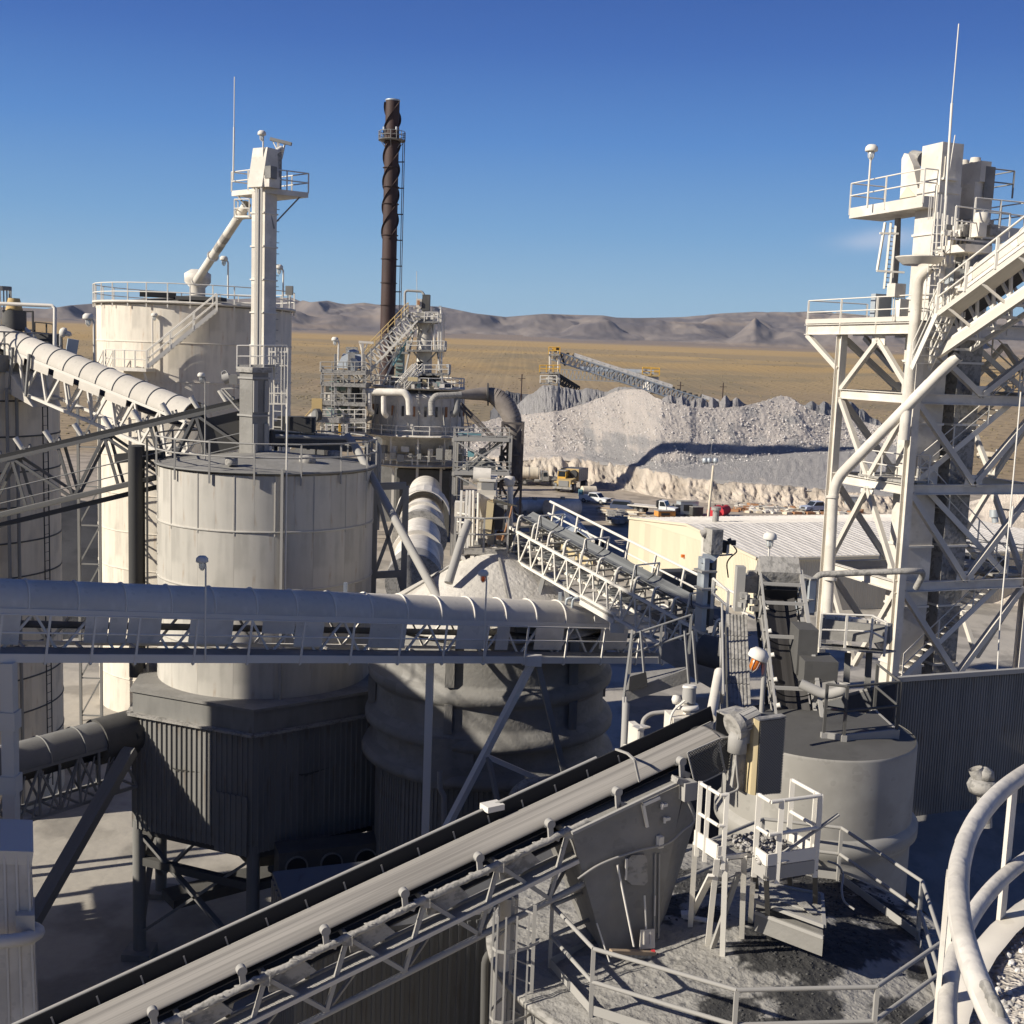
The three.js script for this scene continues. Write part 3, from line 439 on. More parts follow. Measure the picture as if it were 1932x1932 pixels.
{ // pieces standing on the left silo's roof, cut by the photo's edge
  const q = P(28, 660, 64), t = thing('roof_fan', 'dark cylindrical fan with a yellow motor at the far left above the tube conveyor', 'fan', atY(q, q.y - 1.5));
  mb().tube(atY(q, q.y - 1.5), atY(q, q.y + 1.1), 0.42, 0.42, 18).build(t, 'casing', M.dark); mb().tube(atY(q, q.y + 1.1), atY(q, q.y + 2.1), 0.62, 0.62, 18).build(t, 'fan_drum', M.darkDust);
  mb().tube(atY(q, q.y + 2.1), atY(q, q.y + 2.75), 0.45, 0.3, 14).build(t, 'motor', M.yellowDust); mb().wire([q.clone().add(V3(0.5, 1.2, 0)), q.clone().add(V3(1.1, 0.6, 0)), q.clone().add(V3(1.7, -1.2, 0))], 0.13).build(t, 'duct', M.galv);
  const c = P(2, 640, 66), k = thing('ladder_cage', 'grey ladder cage standing up at the upper left edge of the photo', 'ladder cage', atY(c, c.y - 3.5));
  for (let i = 0; i <= 10; i++) { const a = Math.PI * i / 10, p = c.clone().add(V3(0.6 * Math.cos(a), 0, 0.45 * Math.sin(a))); ubar(k, 'cage_bar', atY(p, c.y - 3.5), atY(p, c.y + 2.9), 0.07, 0.03, M.greyS); }
  for (const y of [-3, -0.2, 2.8]) { const b = mb(); for (let i = 0; i < 12; i++) { const s = (j) => { const a = Math.PI * 2 * j / 12; return c.clone().add(V3(0.62 * Math.cos(a), y, 0.47 * Math.sin(a))); }; b.bar(s(i), s(i + 1), 0.03, 0.22); } b.build(k, 'cage_hoop', M.greyS); }
  const b0 = P(10, 655, 65.5), e = thing('control_box', 'white electrical cabinet beside the dark roof fan at the left edge', 'electrical box', b0.clone().add(V3(0, -0.6, 0)));
  mb().box(b0, 0.6, 1.3, 0.4, 0.3).build(e, 'cabinet', M.white); mb().box(b0.clone().add(V3(0.1, 0, 0.24)), 0.4, 0.9, 0.06, 0.3).build(e, 'door', M.greyS);
  const g1 = P(40, 650, 67), h = thing('rail_platform', 'dark railed platform with a blue grey tank behind the tube conveyor at upper left', 'platform', g1.clone().add(V3(0, -1.5, 0)));
  mb().box(P(52, 660, 68), 2.2, 0.2, 2).build(h, 'deck', M.dark); mb().box(P(74, 621 + 26, 68.5), 2.2, 1.0, 1.4).build(h, 'tank', M.darkDust);
  handrail(h, [P(22, 658, 67.5), P(63, 658, 67.5), P(63, 655, 70)], { m: M.dark, r: 0.045, h: 2.1, gap: 1 }); handrail(h, [P(66, 646, 68), P(88, 648, 68), P(101, 650, 68)], { m: M.dark, r: 0.035, h: 1.15, gap: 1 });
  const pp = thing('pipe_goalpost', 'thin white pipe running level then turning down at the upper left', 'pipe', P(104, 640, 63)); mb().pipe([P(-20, 572, 63), P(104, 577, 63), P(103, 668, 63)], 0.1, 8, 0.2).build(pp, 'pipe', M.whiteS);
}
lampPost('work lamp on a slim pole left of the back silo above the tube conveyor', P(178, 695, 70), (YA(plan(178, 700, 70), 604) - P(178, 695, 70).y), { size: 2.0, r: 0.07 });
lampPost('floodlight on a short grey stub above the tube conveyor at left', P(113, 665, 64), 1.0, { size: 1.7, out: V3(1, 0, 0), tilt: 1.3 });
{ const q = P(136, 655, 63), t = thing('panel_box', 'pale grey square box tilted on top of the tube conveyor at left', 'electrical box', q.clone().add(V3(0, -0.4, 0))); const g = mb().box(V3(0, 0, 0), 0.55, 0.85, 0.22); const m = new THREE.Matrix4().makeRotationFromEuler(new THREE.Euler(0.1, 0.5, -0.2)).setPosition(q); const b = mb(); b.add(g.g[0], m); b.build(t, 'cabinet', M.galv); mb().tube(q.clone().add(V3(0, -0.9, 0)), q.clone().add(V3(0, -0.3, 0)), 0.06).build(t, 'stub', M.greyS); }

{ // elevator tower in front of the back silo
  const d = 77, yaw = R(60), q = plan(497, 600, d), yb = YA(q, 1300), yt = YA(q, 362), W = 1.12;
  const t = thing('bucket_elevator', 'tall cream square bucket elevator shaft with a railed head platform against the sky', 'elevator tower', atY(q, yb));
  const ux = V3(Math.cos(yaw), 0, -Math.sin(yaw)), uz = V3(Math.sin(yaw), 0, Math.cos(yaw));
  const pt = (a, b, y) => V3(q.x, y, q.z).addScaledVector(ux, a).addScaledVector(uz, b);
  let n = 0; const sec = 2.1; for (let y = yb; y < yt - 0.1; y += sec, n++) { const h = Math.min(sec, yt - y); mb().box(pt(0, 0, y + h / 2), W, h - 0.03, W, yaw).build(t, 'casing', tints(M.white)[n % 4]); }
  for (let y = yb + sec; y < yt; y += sec * (y > yb + 12 ? 1 : 1)) mb().box(pt(0, 0, y - 0.02), W + 0.14, 0.09, W + 0.14, yaw).build(t, 'flange', M.whiteS);
  for (const [a, b] of [[-W / 2 - 0.25, W / 2 - 0.1], [-W / 2 - 0.25, 0.05]]) ubar(t, 'guide_rail', pt(a, b, yb + 2), pt(a, b, yt + 0.5), 0.13, 0.13, M.whiteS);
  mb().pipe([pt(-W / 2 - 0.5, 0.5, yb + 2), pt(-W / 2 - 0.5, 0.5, yt)], 0.08).build(t, 'conduit', M.dustS);
  for (let y = yb + 1; y < yt - 1; y += 0.7) ubar(t, 'step_bolt', pt(W / 2, W / 2, y), pt(W / 2 + 0.18, W / 2 + 0.06, y), 0.04, 0.04, M.greyS);
  // head platform
  const pl = (x, y) => P(x, y, d), yp = yt - 0.1; const at = (x, dd) => atY(plan(x, 350, d + dd), yp);
  const c4 = [at(437, 0.4), at(500, -1.8), at(582, -0.2), at(520, 2.2)]; const b = mb().hex8(c4.map((p) => p.clone().add(V3(0, -0.05, 0))), c4.map((p) => p.clone().add(V3(0, 0.28, 0)))); b.build(t, 'head_platform', M.white);
  handrail(t, c4.map((p) => p.clone().add(V3(0, 0.28, 0))), { closed: true, r: 0.042, h: 1.2, gap: 1.6 });
  for (const [i, a, b2] of [[0, -W / 2, 0.2], [1, 0.3, W / 2], [2, W / 2, -0.1]]) ubar(t, 'knee_brace', lerp(c4[i], q.clone().setY(yp), 0.18), pt(a, b2, yp - 2.2), 0.09, 0.09, M.greyS);
  const yh = yp + 0.28; mb().hex8([pt(-0.95, -0.6, yh), pt(-0.95, 0.62, yh), pt(0.75, 0.62, yh), pt(0.75, -0.6, yh)].reverse().reverse(), [pt(-0.45, -0.6, yh + 2.5), pt(-0.45, 0.62, yh + 2.5), pt(0.45, 0.62, yh + 2.5), pt(0.45, -0.6, yh + 2.5)]).build(t, 'head_hood', M.white);
  mb().box(pt(0.95, -0.2, yh + 1.25), 0.55, 2.5, 1.1, yaw).build(t, 'vent_housing', M.dust); for (let i = 0; i < 3; i++) mb().tube(pt(0.62 + i * 0.2, 0.2, yh + 2.3 + i * 0.12), pt(0.95 + i * 0.2, 0.2, yh + 2.5 + i * 0.12), 0.18, 0.18, 10).build(t, 'hood_cap', M.whiteS);
  for (let i = 0; i < 7; i++) ubar(t, 'louvre', pt(1.24, -0.5, yh + 0.5 + i * 0.28), pt(1.24, 0.2, yh + 0.5 + i * 0.28), 0.05, 0.16, M.dark);
  mb().box(pt(-0.55, 1.0, yh + 0.9), 0.6, 0.75, 0.5, yaw).build(t, 'drive_motor', M.grey); mb().box(pt(-0.3, 0.85, yh + 0.35), 1.0, 0.7, 0.5, yaw).build(t, 'gearbox', M.white);
  const dv = (x, y) => P(x, y, d - 0.2); mb().bar(dv(510, 262), dv(550, 272), 0.28, 0.2).build(t, 'davit_beam', M.greyS); mb().bar(dv(525, 320), dv(525, 266), 0.16, 0.16).bar(dv(531, 300), dv(538, 268), 0.1, 0.1).bar(dv(524, 285), dv(513, 263), 0.06, 0.06).build(t, 'davit_post', M.whiteS);
  // spout to the back silo
  const s = [P(466, 385, 77.5), P(457, 400, 78), P(369, 533, 86)]; const sp = thing('grain_spout', 'long white sloping spout pipe from the elevator head down to the back silo roof', 'spout pipe', s[2]);
  mb().pipe(s, 0.3, 14, 0.6).build(sp, 'pipe', M.white); for (const k of [0.3, 0.42]) mb().tube(lerp(s[1], s[2], k), lerp(s[1], s[2], k + 0.08), 0.305, 0.305, 14).build(sp, 'patch', M.dust); for (const k of [0.02, 0.6, 0.97]) mb().tube(lerp(s[1], s[2], k), lerp(s[1], s[2], k + 0.008), 0.42, 0.42, 14).build(sp, 'flange', M.whiteS);
  const lp = [atY(plan(442, 410, 77.2), YA(plan(442, 410, 77.2), 410)), atY(plan(470, 410, 76.4), YA(plan(470, 410, 76.4), 410))];
  mb().hex8([lp[0], lp[1], lp[1].clone().add(V3(0, 0, -1)), lp[0].clone().add(V3(0, 0, -1))], [lp[0], lp[1], lp[1].clone().add(V3(0, 0, -1)), lp[0].clone().add(V3(0, 0, -1))].map((p) => p.clone().add(V3(0, 0.12, 0)))).build(t, 'spout_platform', M.white); handrail(t, [lp[1], lp[0], lp[0].clone().add(V3(0, 0, -1))], { r: 0.035, h: 1.15 });
  const an = thing('antenna', 'thin white whip antenna on the left elevator platform against the sky', 'antenna', P(440, 340, d)); ucyl(an, 'mast', P(440, 340, d), P(441.5, 240, d), 0.055, M.whiteS); ucyl(an, 'tip', P(441.5, 240, d), P(442.5, 145, d), 0.032, M.whiteS);
}
lampPost('work lamp on the railed head platform of the cream elevator tower', P(496, 330, 75.2), 2.4, { size: 1.7, out: V3(-0.3, 0, 0), r: 0.05 });
lampPost('work lamp on a thin pole at the back silo roof left of the elevator shaft', P(430, 563, 84), 2.6, { size: 1.8, r: 0.06 });
lampPost('work lamp just right of the elevator shaft above the back silo rail', P(534, 560, 84), 1.9, { size: 1.8, r: 0.06 });
lampPost('work lamp on a leaning pole at the landing of the back silo stair', P(288, 700, 79.5), 3.6, { size: 1.4, out: V3(0.6, 0, 0), r: 0.05 });
{ const q = P(546, 548, 83), t = thing('panel_box', 'small grey square box on the back silo rail right of the elevator shaft', 'electrical box', q.clone().add(V3(0, -0.6, 0))); mb().box(q, 0.5, 0.62, 0.3).build(t, 'cabinet', M.grey); ubar(t, 'stub', q.clone().add(V3(-0.1, -1.1, 0)), q.clone().add(V3(-0.1, -0.3, 0)), 0.06, 0.06, M.greyS); }

// front silo standing on a hexagonal clad base
const c2 = plan(503, 1000, 52), r2 = 4.62, f2 = front(c2, r2), y2 = YA(f2, 893);
const hexR = 6.0, hexA0 = R(7.8), hexC = (k, r = hexR) => V3(c2.x + r * Math.sin(hexA0 + k * Math.PI / 3), 0, c2.z + r * Math.cos(hexA0 + k * Math.PI / 3));
const yLedge = YA(hexC(0), 1338), ySk1 = YA(hexC(0), 1386), ySk0 = YA(hexC(0), 1612);
{
  const t = thing('storage_silo', 'grey plated silo in front with bolted seams above a dark hexagonal clad base', 'silo', atY(c2, yLedge));
  platedSilo(t, c2, r2, yLedge - 0.3, y2, 2.62, 18, tints(M.siloGrey), { turn: 0.1 });
  roofCone(t, c2, r2 + 0.02, y2, 0.55, M.dustBig);
  mb().lathe([[r2 - 0.1, 0], [r2 + 0.12, 0], [r2 + 0.12, 0.1], [r2 - 0.1, 0.1]], V3(c2.x, y2 - 0.06, c2.z), 64).build(t, 'rim', M.grey);
  handrail(t, ringPts(c2, r2 + 0.1, y2 + 0.06, 16, 0.1, 0.1 + Math.PI * 2), { closed: true, r: 0.035, gap: 2, h: 1.1, m: M.dustS, drop: 0.55 });
  for (let i = 0; i < 18; i++) { const a = Math.PI * 2 * (i + 0.5) / 18 + 0.1; ubar(t, 'seam', V3(c2.x + (r2 + 0.01) * Math.sin(a), y2 - 2.55, c2.z + (r2 + 0.01) * Math.cos(a)), V3(c2.x + (r2 + 0.01) * Math.sin(a), y2 - 0.1, c2.z + (r2 + 0.01) * Math.cos(a)), 0.045, 0.03, M.siloGrey); }
  { const a = 0.33, s = (k, y) => V3(c2.x + (r2 + 0.16) * Math.sin(a + k), y, c2.z + (r2 + 0.16) * Math.cos(a + k)); ubar(t, 'bolted_joint', s(0, yLedge), s(0, y2 + 0.2), 0.11, 0.1, M.dustS); mb().pipe([s(0.035, yLedge + 2), s(0.035, y2 + 2.8)], 0.035).build(t, 'conduit', M.whiteS); }
  const la = hexA0 - 1.35; ladder(t, V3(c2.x + (r2 + 0.4) * Math.sin(la), yLedge + 0.2, c2.z + (r2 + 0.4) * Math.cos(la)), V3(c2.x + (r2 + 0.4) * Math.sin(la), y2 + 1, c2.z + (r2 + 0.4) * Math.cos(la)), V3(Math.sin(la), 0, Math.cos(la)), { m: M.dark, step: 0.45 });
  for (const k of [-1.5, -1.62]) { const p = V3(c2.x + (r2 + 0.9) * Math.sin(hexA0 + k), 0, c2.z + (r2 + 0.9) * Math.cos(hexA0 + k)); mb().tube(atY(p, yLedge - 0.2), atY(p, y2 + 0.6), 0.3, 0.3, 12).build(t, 'downpipe', M.dark); }
  for (const [a, r, w] of [[0.9, 2.6, 0.35], [2.0, 3.0, 0.3], [-0.2, 3.6, 0.25]]) mb().lathe([[0.01, 0.35], [w, 0.3], [w, 0], [w * 0.8, 0]], V3(c2.x + r * Math.sin(a), y2 + 0.2, c2.z + r * Math.cos(a)), 14).build(t, 'vent_cap', M.dust);
  // base: ledge, fascia, ribbed sheets, legs and bracing
  const b = thing('hopper_house', 'dark ribbed hexagonal hopper house on legs under the grey silo', 'hopper house', atY(c2, 0));
  const K = [...Array(6).keys()], o6 = (r, y) => K.map((k) => atY(hexC(k, r), y));
  mb().poly(o6(hexR + 0.12, yLedge - 0.12), V3(0, 0.12, 0)).build(b, 'ledge', M.dustBig);
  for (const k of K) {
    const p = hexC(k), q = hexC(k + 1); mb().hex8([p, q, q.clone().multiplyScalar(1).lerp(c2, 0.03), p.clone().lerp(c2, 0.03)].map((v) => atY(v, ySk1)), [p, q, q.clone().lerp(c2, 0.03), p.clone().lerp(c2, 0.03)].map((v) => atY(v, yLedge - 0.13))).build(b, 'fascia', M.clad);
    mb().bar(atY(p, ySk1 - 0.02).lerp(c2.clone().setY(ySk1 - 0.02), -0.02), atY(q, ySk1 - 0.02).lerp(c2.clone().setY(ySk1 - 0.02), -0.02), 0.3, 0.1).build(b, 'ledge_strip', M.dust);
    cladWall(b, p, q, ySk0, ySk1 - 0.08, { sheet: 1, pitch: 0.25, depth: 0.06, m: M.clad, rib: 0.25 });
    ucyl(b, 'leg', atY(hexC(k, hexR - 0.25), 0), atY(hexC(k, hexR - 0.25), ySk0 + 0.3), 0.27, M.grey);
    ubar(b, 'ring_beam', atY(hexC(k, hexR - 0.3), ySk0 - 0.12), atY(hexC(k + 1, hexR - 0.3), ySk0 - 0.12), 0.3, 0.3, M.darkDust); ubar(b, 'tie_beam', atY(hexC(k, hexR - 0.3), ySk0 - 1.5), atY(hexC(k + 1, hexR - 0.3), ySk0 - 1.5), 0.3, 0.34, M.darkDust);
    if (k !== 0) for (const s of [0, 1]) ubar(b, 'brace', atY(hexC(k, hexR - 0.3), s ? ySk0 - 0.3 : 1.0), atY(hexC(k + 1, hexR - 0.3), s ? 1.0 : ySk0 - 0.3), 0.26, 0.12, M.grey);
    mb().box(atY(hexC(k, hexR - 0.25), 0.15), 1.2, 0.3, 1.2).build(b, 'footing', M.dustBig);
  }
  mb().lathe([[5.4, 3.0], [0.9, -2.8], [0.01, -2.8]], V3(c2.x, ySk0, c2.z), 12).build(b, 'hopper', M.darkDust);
  mb().bar(atY(hexC(-1, 4.5), ySk0 - 3.6), atY(hexC(2, 4.5), ySk0 - 3.6), 1.4, 0.4).build(b, 'floor_beam', M.darkDust);
  const wx = (u, w, y0, y1) => { const p = hexC(0), q = hexC(1), A = lerp(p, q, u), B = lerp(p, q, u + w), n = lerp(p, q, 0.5).sub(c2).normalize(); mb().hex8([A, B, B.clone().addScaledVector(n, 0.16), A.clone().addScaledVector(n, 0.16)].map((v) => atY(v, y0)), [A, B, B.clone().addScaledVector(n, 0.16), A.clone().addScaledVector(n, 0.16)].map((v) => atY(v, y1))).build(b, 'wall_box', M.cladDark); };
  { const p = hexC(-1), q = hexC(0), A = lerp(p, q, 0.7), B = lerp(p, q, 0.97), n = lerp(p, q, 0.5).sub(c2).normalize(); cladWall(b, A.clone().addScaledVector(n, 0.12), B.clone().addScaledVector(n, 0.12), ySk0 - 0.1, YA(A, 1490), { sheet: 2, m: M.clad, name: 'access_panel' }); }
}
{ // fan cooler beneath the hopper house
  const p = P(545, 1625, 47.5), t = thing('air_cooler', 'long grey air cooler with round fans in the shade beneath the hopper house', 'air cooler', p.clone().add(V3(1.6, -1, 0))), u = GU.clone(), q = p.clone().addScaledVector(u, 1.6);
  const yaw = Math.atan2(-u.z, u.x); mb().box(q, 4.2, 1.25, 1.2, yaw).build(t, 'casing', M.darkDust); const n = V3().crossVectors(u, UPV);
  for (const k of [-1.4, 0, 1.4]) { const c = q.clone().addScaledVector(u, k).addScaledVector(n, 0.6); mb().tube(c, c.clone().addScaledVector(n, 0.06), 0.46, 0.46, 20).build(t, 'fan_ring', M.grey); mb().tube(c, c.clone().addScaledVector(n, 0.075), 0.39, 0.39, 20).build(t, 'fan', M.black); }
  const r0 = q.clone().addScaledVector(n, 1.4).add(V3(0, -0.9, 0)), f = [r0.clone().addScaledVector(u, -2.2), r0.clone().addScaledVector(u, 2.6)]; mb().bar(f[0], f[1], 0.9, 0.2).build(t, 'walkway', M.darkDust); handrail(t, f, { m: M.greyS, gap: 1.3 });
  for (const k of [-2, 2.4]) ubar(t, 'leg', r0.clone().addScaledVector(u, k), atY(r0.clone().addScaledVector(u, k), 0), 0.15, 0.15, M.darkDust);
}
{ // small elevator box on the grey silo's roof, with its side platform
  const d = 51.5, yaw = R(52), q = atY(plan(478, 870, d), y2 + 0.2), yt = YA(q, 702);
  const t = thing('bucket_elevator', 'short grey boxed elevator casing rising from the roof of the grey silo', 'elevator tower', q), ux = V3(Math.cos(yaw), 0, -Math.sin(yaw)), uz = V3(Math.sin(yaw), 0, Math.cos(yaw)), pt = (a, b, y) => V3(q.x, y, q.z).addScaledVector(ux, a).addScaledVector(uz, b);
  const H = yt - q.y; for (let i = 0; i < 2; i++) mb().box(pt(0, 0, q.y + H * (i + 0.5) / 2), 0.86, H / 2 - 0.03, 0.86, yaw).build(t, 'casing', tints(M.dustBig)[i]);
  mb().box(pt(0, 0, yt + 0.1), 1.08, 0.22, 1.08, yaw).build(t, 'cap', M.dust); mb().box(pt(0, 0, q.y + H * 0.5), 1.0, 0.08, 1.0, yaw).build(t, 'flange', M.dustS); mb().box(pt(0, 0, yt - 0.25), 0.98, 0.08, 0.98, yaw).build(t, 'flange', M.dustS); mb().box(pt(0, 0, q.y + 0.1), 1.2, 0.2, 1.2, yaw).build(t, 'base_flange', M.dust);
  for (const [a, b] of [[-0.3, 0.47], [0.3, 0.47], [0.47, -0.3], [0.47, 0.3]]) for (const k of [0, 1]) mb().box(pt(a, b, q.y + H * (k + 0.5) / 2 - 0.1), b > 0.46 ? 0.22 : 0.06, H / 2 - 0.5, b > 0.46 ? 0.06 : 0.22, yaw).build(t, 'stiffener', M.dustS);
  const A = P(417, 735, 51.5), B = P(452, 733, 51.3); mb().hex8([A, B, B.clone().add(V3(0, 0, -0.7)), A.clone().add(V3(0, 0, -0.7))], [A, B, B.clone().add(V3(0, 0, -0.7)), A.clone().add(V3(0, 0, -0.7))].map((p) => p.clone().add(V3(0, 0.06, 0)))).build(t, 'motor_shelf', M.dustS);
  for (const z of [0, -0.6]) ubar(t, 'knee_brace', A.clone().add(V3(0, 0, z)), B.clone().add(V3(0, -0.95, z)), 0.07, 0.07, M.dustS);
  mb().tube(P(422, 716, 51.3), P(434, 712, 51.3), 0.22, 0.22, 14).build(t, 'drive_motor', M.dustS); mb().box(P(440, 716, 51.3), 0.34, 0.42, 0.35, 0.2).build(t, 'gearbox', M.dustS); mb().wire([P(420, 716, 51.3), P(419, 703, 51.3), P(426, 700, 51.3), P(432, 712, 51.2)], 0.035).build(t, 'cable', M.greyS);
}
{ // caged access platform right of the small elevator, grey pipework
  const d = 53.5, yb = YA(plan(500, 800, d), 800), t = thing('access_platform', 'railed caged access platform on the grey silo beside the small elevator casing', 'platform', atY(plan(505, 800, d), y2));
  const q = [[447, -0.6], [497, -0.6], [541, 0.2], [541, 1.6]].map(([x, k]) => atY(plan(x, 700, d + k), YA(plan(x, 700, d), 692)));
  mb().hex8(q.map((p) => p.clone()), q.map((p) => p.clone().add(V3(0, 0.1, 0)))).build(t, 'deck', M.dust); handrail(t, q, { r: 0.028, h: 0.95, gap: 0.6, m: M.whiteS });
  for (const x of [508, 541]) ubar(t, 'leg', atY(plan(x, 700, d), y2), atY(plan(x, 700, d), q[0].y + 0.9), 0.07, 0.07, M.whiteS);
  for (let i = 0; i < 7; i++) { const p = plan(506 + i * 6, 750, d + 0.4 * Math.sin(i)); ubar(t, 'cage_bar', atY(p, YA(p, 762)), atY(p, YA(p, 656)), 0.035, 0.02, M.whiteS); }
  for (const y of [664, 690, 716, 742, 762]) ubar(t, 'cage_hoop', atY(plan(506, 750, d), YA(plan(506, 750, d), y)), atY(plan(542, 750, d), YA(plan(542, 750, d), y)), 0.02, 0.06, M.whiteS);
  const la = atY(plan(524, 750, d + 0.5), y2 + 0.3); ladder(t, la, atY(la, q[0].y + 0.4), V3(-0.3, 0, 0.95), { m: M.whiteS });
}
lampPost('work lamp on a slim pole where dark truss conveyor meets grey silo', P(387, 870, 49.6), YA(plan(387, 870, 49.6), 712) - P(387, 870, 49.6).y, { size: 1.0, m: M.dustS });
{ // dark box conveyor and pipe run behind the grey silo's rail
  const t = thing('drag_conveyor', 'dark flat drag conveyor crossing the grey silo roof behind its rail', 'conveyor', P(600, 845, 55)); const a = P(505, 826, 54), b = P(655, 838, 57);
  mb().bar(a, b, 0.9, 0.7).build(t, 'trough', M.darkDust); for (let i = 0; i < 6; i++) ubar(t, 'lid', lerp(a, b, i / 6 + 0.01).add(V3(0, 0.38, 0)), lerp(a, b, (i + 1) / 6 - 0.01).add(V3(0, 0.38, 0)), 1.0, 0.06, M.dustS);
  for (const k of [0.1, 0.5, 0.9]) ubar(t, 'leg', lerp(a, b, k), lerp(a, b, k).setY(y2 + 0.3), 0.14, 0.14, M.dark);
  mb().box(P(560, 800, 55), 1.7, 0.7, 0.9, 0.1).box(P(535, 815, 55), 0.8, 1.0, 0.8, 0.1).build(t, 'drive_housing', M.dark);
  const pp = thing('pipe_run', 'grey bent pipe frame at the right rim of the grey silo', 'pipe', P(712, 880, 53)); mb().pipe([P(520, 823, 53), P(700, 828, 53.5), P(717, 840, 53.5), P(712, 1000, 53.5)], 0.09, 10, 0.4).build(pp, 'pipe', M.dustS);
  for (const x of [690, 702]) ubar(pp, 'post', P(x, 830, 54), P(x - 2, 900, 54), 0.1, 0.1, M.dustS);
}

// ---------- conveyors ----------
function tubeConveyor(t, A, B, o) { // covered belt on a lattice girder; A,B run under the cover's centre
  const f = frame(A, B), { r = 0.7, band = 1.34, bandAt = 0, w = 1.3, h = 1.1, n = 12, m = M.whiteS, cm = M.white, bm = M.greyS, t0 = 0, t1 = f.L } = o;
  const g = halfPipe(r, band - 0.012), rim = new THREE.TorusGeometry(r + 0.015, 0.03, 6, 20, Math.PI), cms = tints(cm);
  { const p = g.attributes.position, uv = g.attributes.uv; for (let i = 0; i < p.count; i++) uv.setXY(i, p.getZ(i), Math.atan2(p.getY(i), p.getX(i)) * r); }
  let i = 0; for (let s = t0 + bandAt; s + band < t1 + 0.3; s += band, i++) { const e = placed(t, 'cover_sheet', g, cms[Math.floor(hash(i, 3, 9) * 4)], f.at(s + band, 0, 0), f.quat); placed(t, 'cover_band', rim, bm, f.at(s + band, 0, 0), f.quat); }
  ubar(t, 'belt', f.at(t0, 0, 0.02), f.at(t1, 0, 0.02), 0.9, 0.05, M.beltDark); ubar(t, 'return_belt', f.at(t0, 0, -0.55), f.at(t1, 0, -0.55), 0.9, 0.03, M.beltDark);
  if (o.girder !== false) girder(t, f, { t0, t1, w, top: -0.08, h, n, m, c: o.c ?? 0.13, d: o.d ?? 0.08, style: o.style ?? 'warren' });
  return f;
}
{ // the long gallery across the middle
  const RA = V3(-15.4, 18.93, -29.86), RB = V3(7.2, 15.65, -45.47), t = thing('conveyor_gallery', 'long pale tube covered conveyor gallery with walkway crossing the middle of the photo', 'conveyor', RA.clone());
  const fr = frame(RA, RB), away = fr.side.clone().multiplyScalar(fr.side.z < 0 ? 1 : -1), L = fr.L;
  const A = RA.clone().addScaledVector(away, 1.45).add(V3(0, 0.02, 0)), B = RB.clone().addScaledVector(away, 1.45).add(V3(0, 0.02, 0)), nb = 0.78 * 1.733;
  const f = tubeConveyor(t, A, B, { r: 0.72, band: nb, bandAt: 0.35, n: 17, w: 1.35, h: 1.15, t1: L - 0.4, cm: M.white, bm: M.whiteS, c: 0.11, d: 0.07 });
  const S = away.dot(f.side) > 0 ? 1 : -1, near = (s, u, k) => f.at(s, -S * k, u);
  mb().hex8([near(0, -1.12, 0.62), near(0, -1.12, 1.45), near(L, -1.12, 1.45), near(L, -1.12, 0.62)], [near(0, -1.07, 0.62), near(0, -1.07, 1.45), near(L, -1.07, 1.45), near(L, -1.07, 0.62)]).build(t, 'walkway', M.dustBig);
  ubar(t, 'edge_channel', near(0, -1.2, 1.47), near(L, -1.2, 1.47), 0.06, 0.24, M.whiteS); ubar(t, 'sill_channel', near(0, -0.05, 0.72), near(L, -0.05, 0.72), 0.08, 0.16, M.whiteS);
  const tx = (x) => (x - 382) / (117.3 - 0.0284 * x), sx = (x) => clamp((tx(x) + 4.33) * 1.733 + 0.15, 0, L);
  const hr = mb(); for (const u of [0, -0.5]) hr.tube(near(0, u, 1.47), near(L, u, 1.47), 0.027, 0.027, 8); const rail = hr.build(t, 'handrail', M.whiteS);
  for (const x of [-80, 15, 105, 190, 273, 382, 483, 582, 675, 765, 848, 926, 1001, 1076, 1145, 1211, 1262]) { const s = sx(x); ubar(rail, 'post', near(s, -1.36, 1.5), near(s, 0.02, 1.5), 0.05, 0.06, M.whiteS); ubar(t, 'bracket', near(s, -1.36, 1.48), near(s, -1.22, 1.1), 0.05, 0.08, M.whiteS); }
  for (const [a, b, v] of [[-70, 65, -0.98], [232, 268, -0.9], [268, 332, -0.9], [186, 232, -0.9], [385, 468, -0.9], [522, 585, -0.55], [585, 640, -0.95], [726, 796, -0.95], [891, 952, -0.98], [966, 991, -1], [1039, 1093, -0.98], [1162, 1214, -0.92]]) { const s = sx(a), e = sx(b) - 0.03; mb().hex8([near(s, v, 0.74), near(e, v, 0.74), near(e, v, 0.76), near(s, v, 0.76)], [near(s, -0.1, 0.74), near(e, -0.1, 0.74), near(e, -0.1, 0.76), near(s, -0.1, 0.76)]).build(t, 'side_panel', M.white); }
  for (const k of [7.2, 16.2, 19.9]) { const p = near(k + 6, 0.62, -0.1); mb().box(p.clone().add(V3(0, 0.2, 0)), 0.12, 0.42, 0.12).build(t, 'stub_pipe', M.galv); }
  for (const x of [1066, 1078]) { const p = P(x, 1152, 44.2); mb().pipe([p, p.clone().add(V3(0.05, 0.45, 0)), p.clone().add(V3(0.25, 0.5, 0))], 0.05, 8, 0.08).build(t, 'stub_pipe', M.galv); }
  for (const [px, py, y0] of [[16, 1250, 6], [812, 1240, 0.5]]) { const p = P(px, py, px < 100 ? 32 : 40.5); ubar(t, px < 100 ? 'support_column' : 'support_post', p, atY(p, y0), px < 100 ? 0.34 : 0.26, px < 100 ? 0.34 : 0.26, M.whiteS); }
  const col = P(16, 1250, 32); for (const y of [-1.6, -3.4]) mb().box(col.clone().add(V3(0, y, 0)), 0.46, 0.5, 0.46).build(t, 'column_splice', M.whiteS);
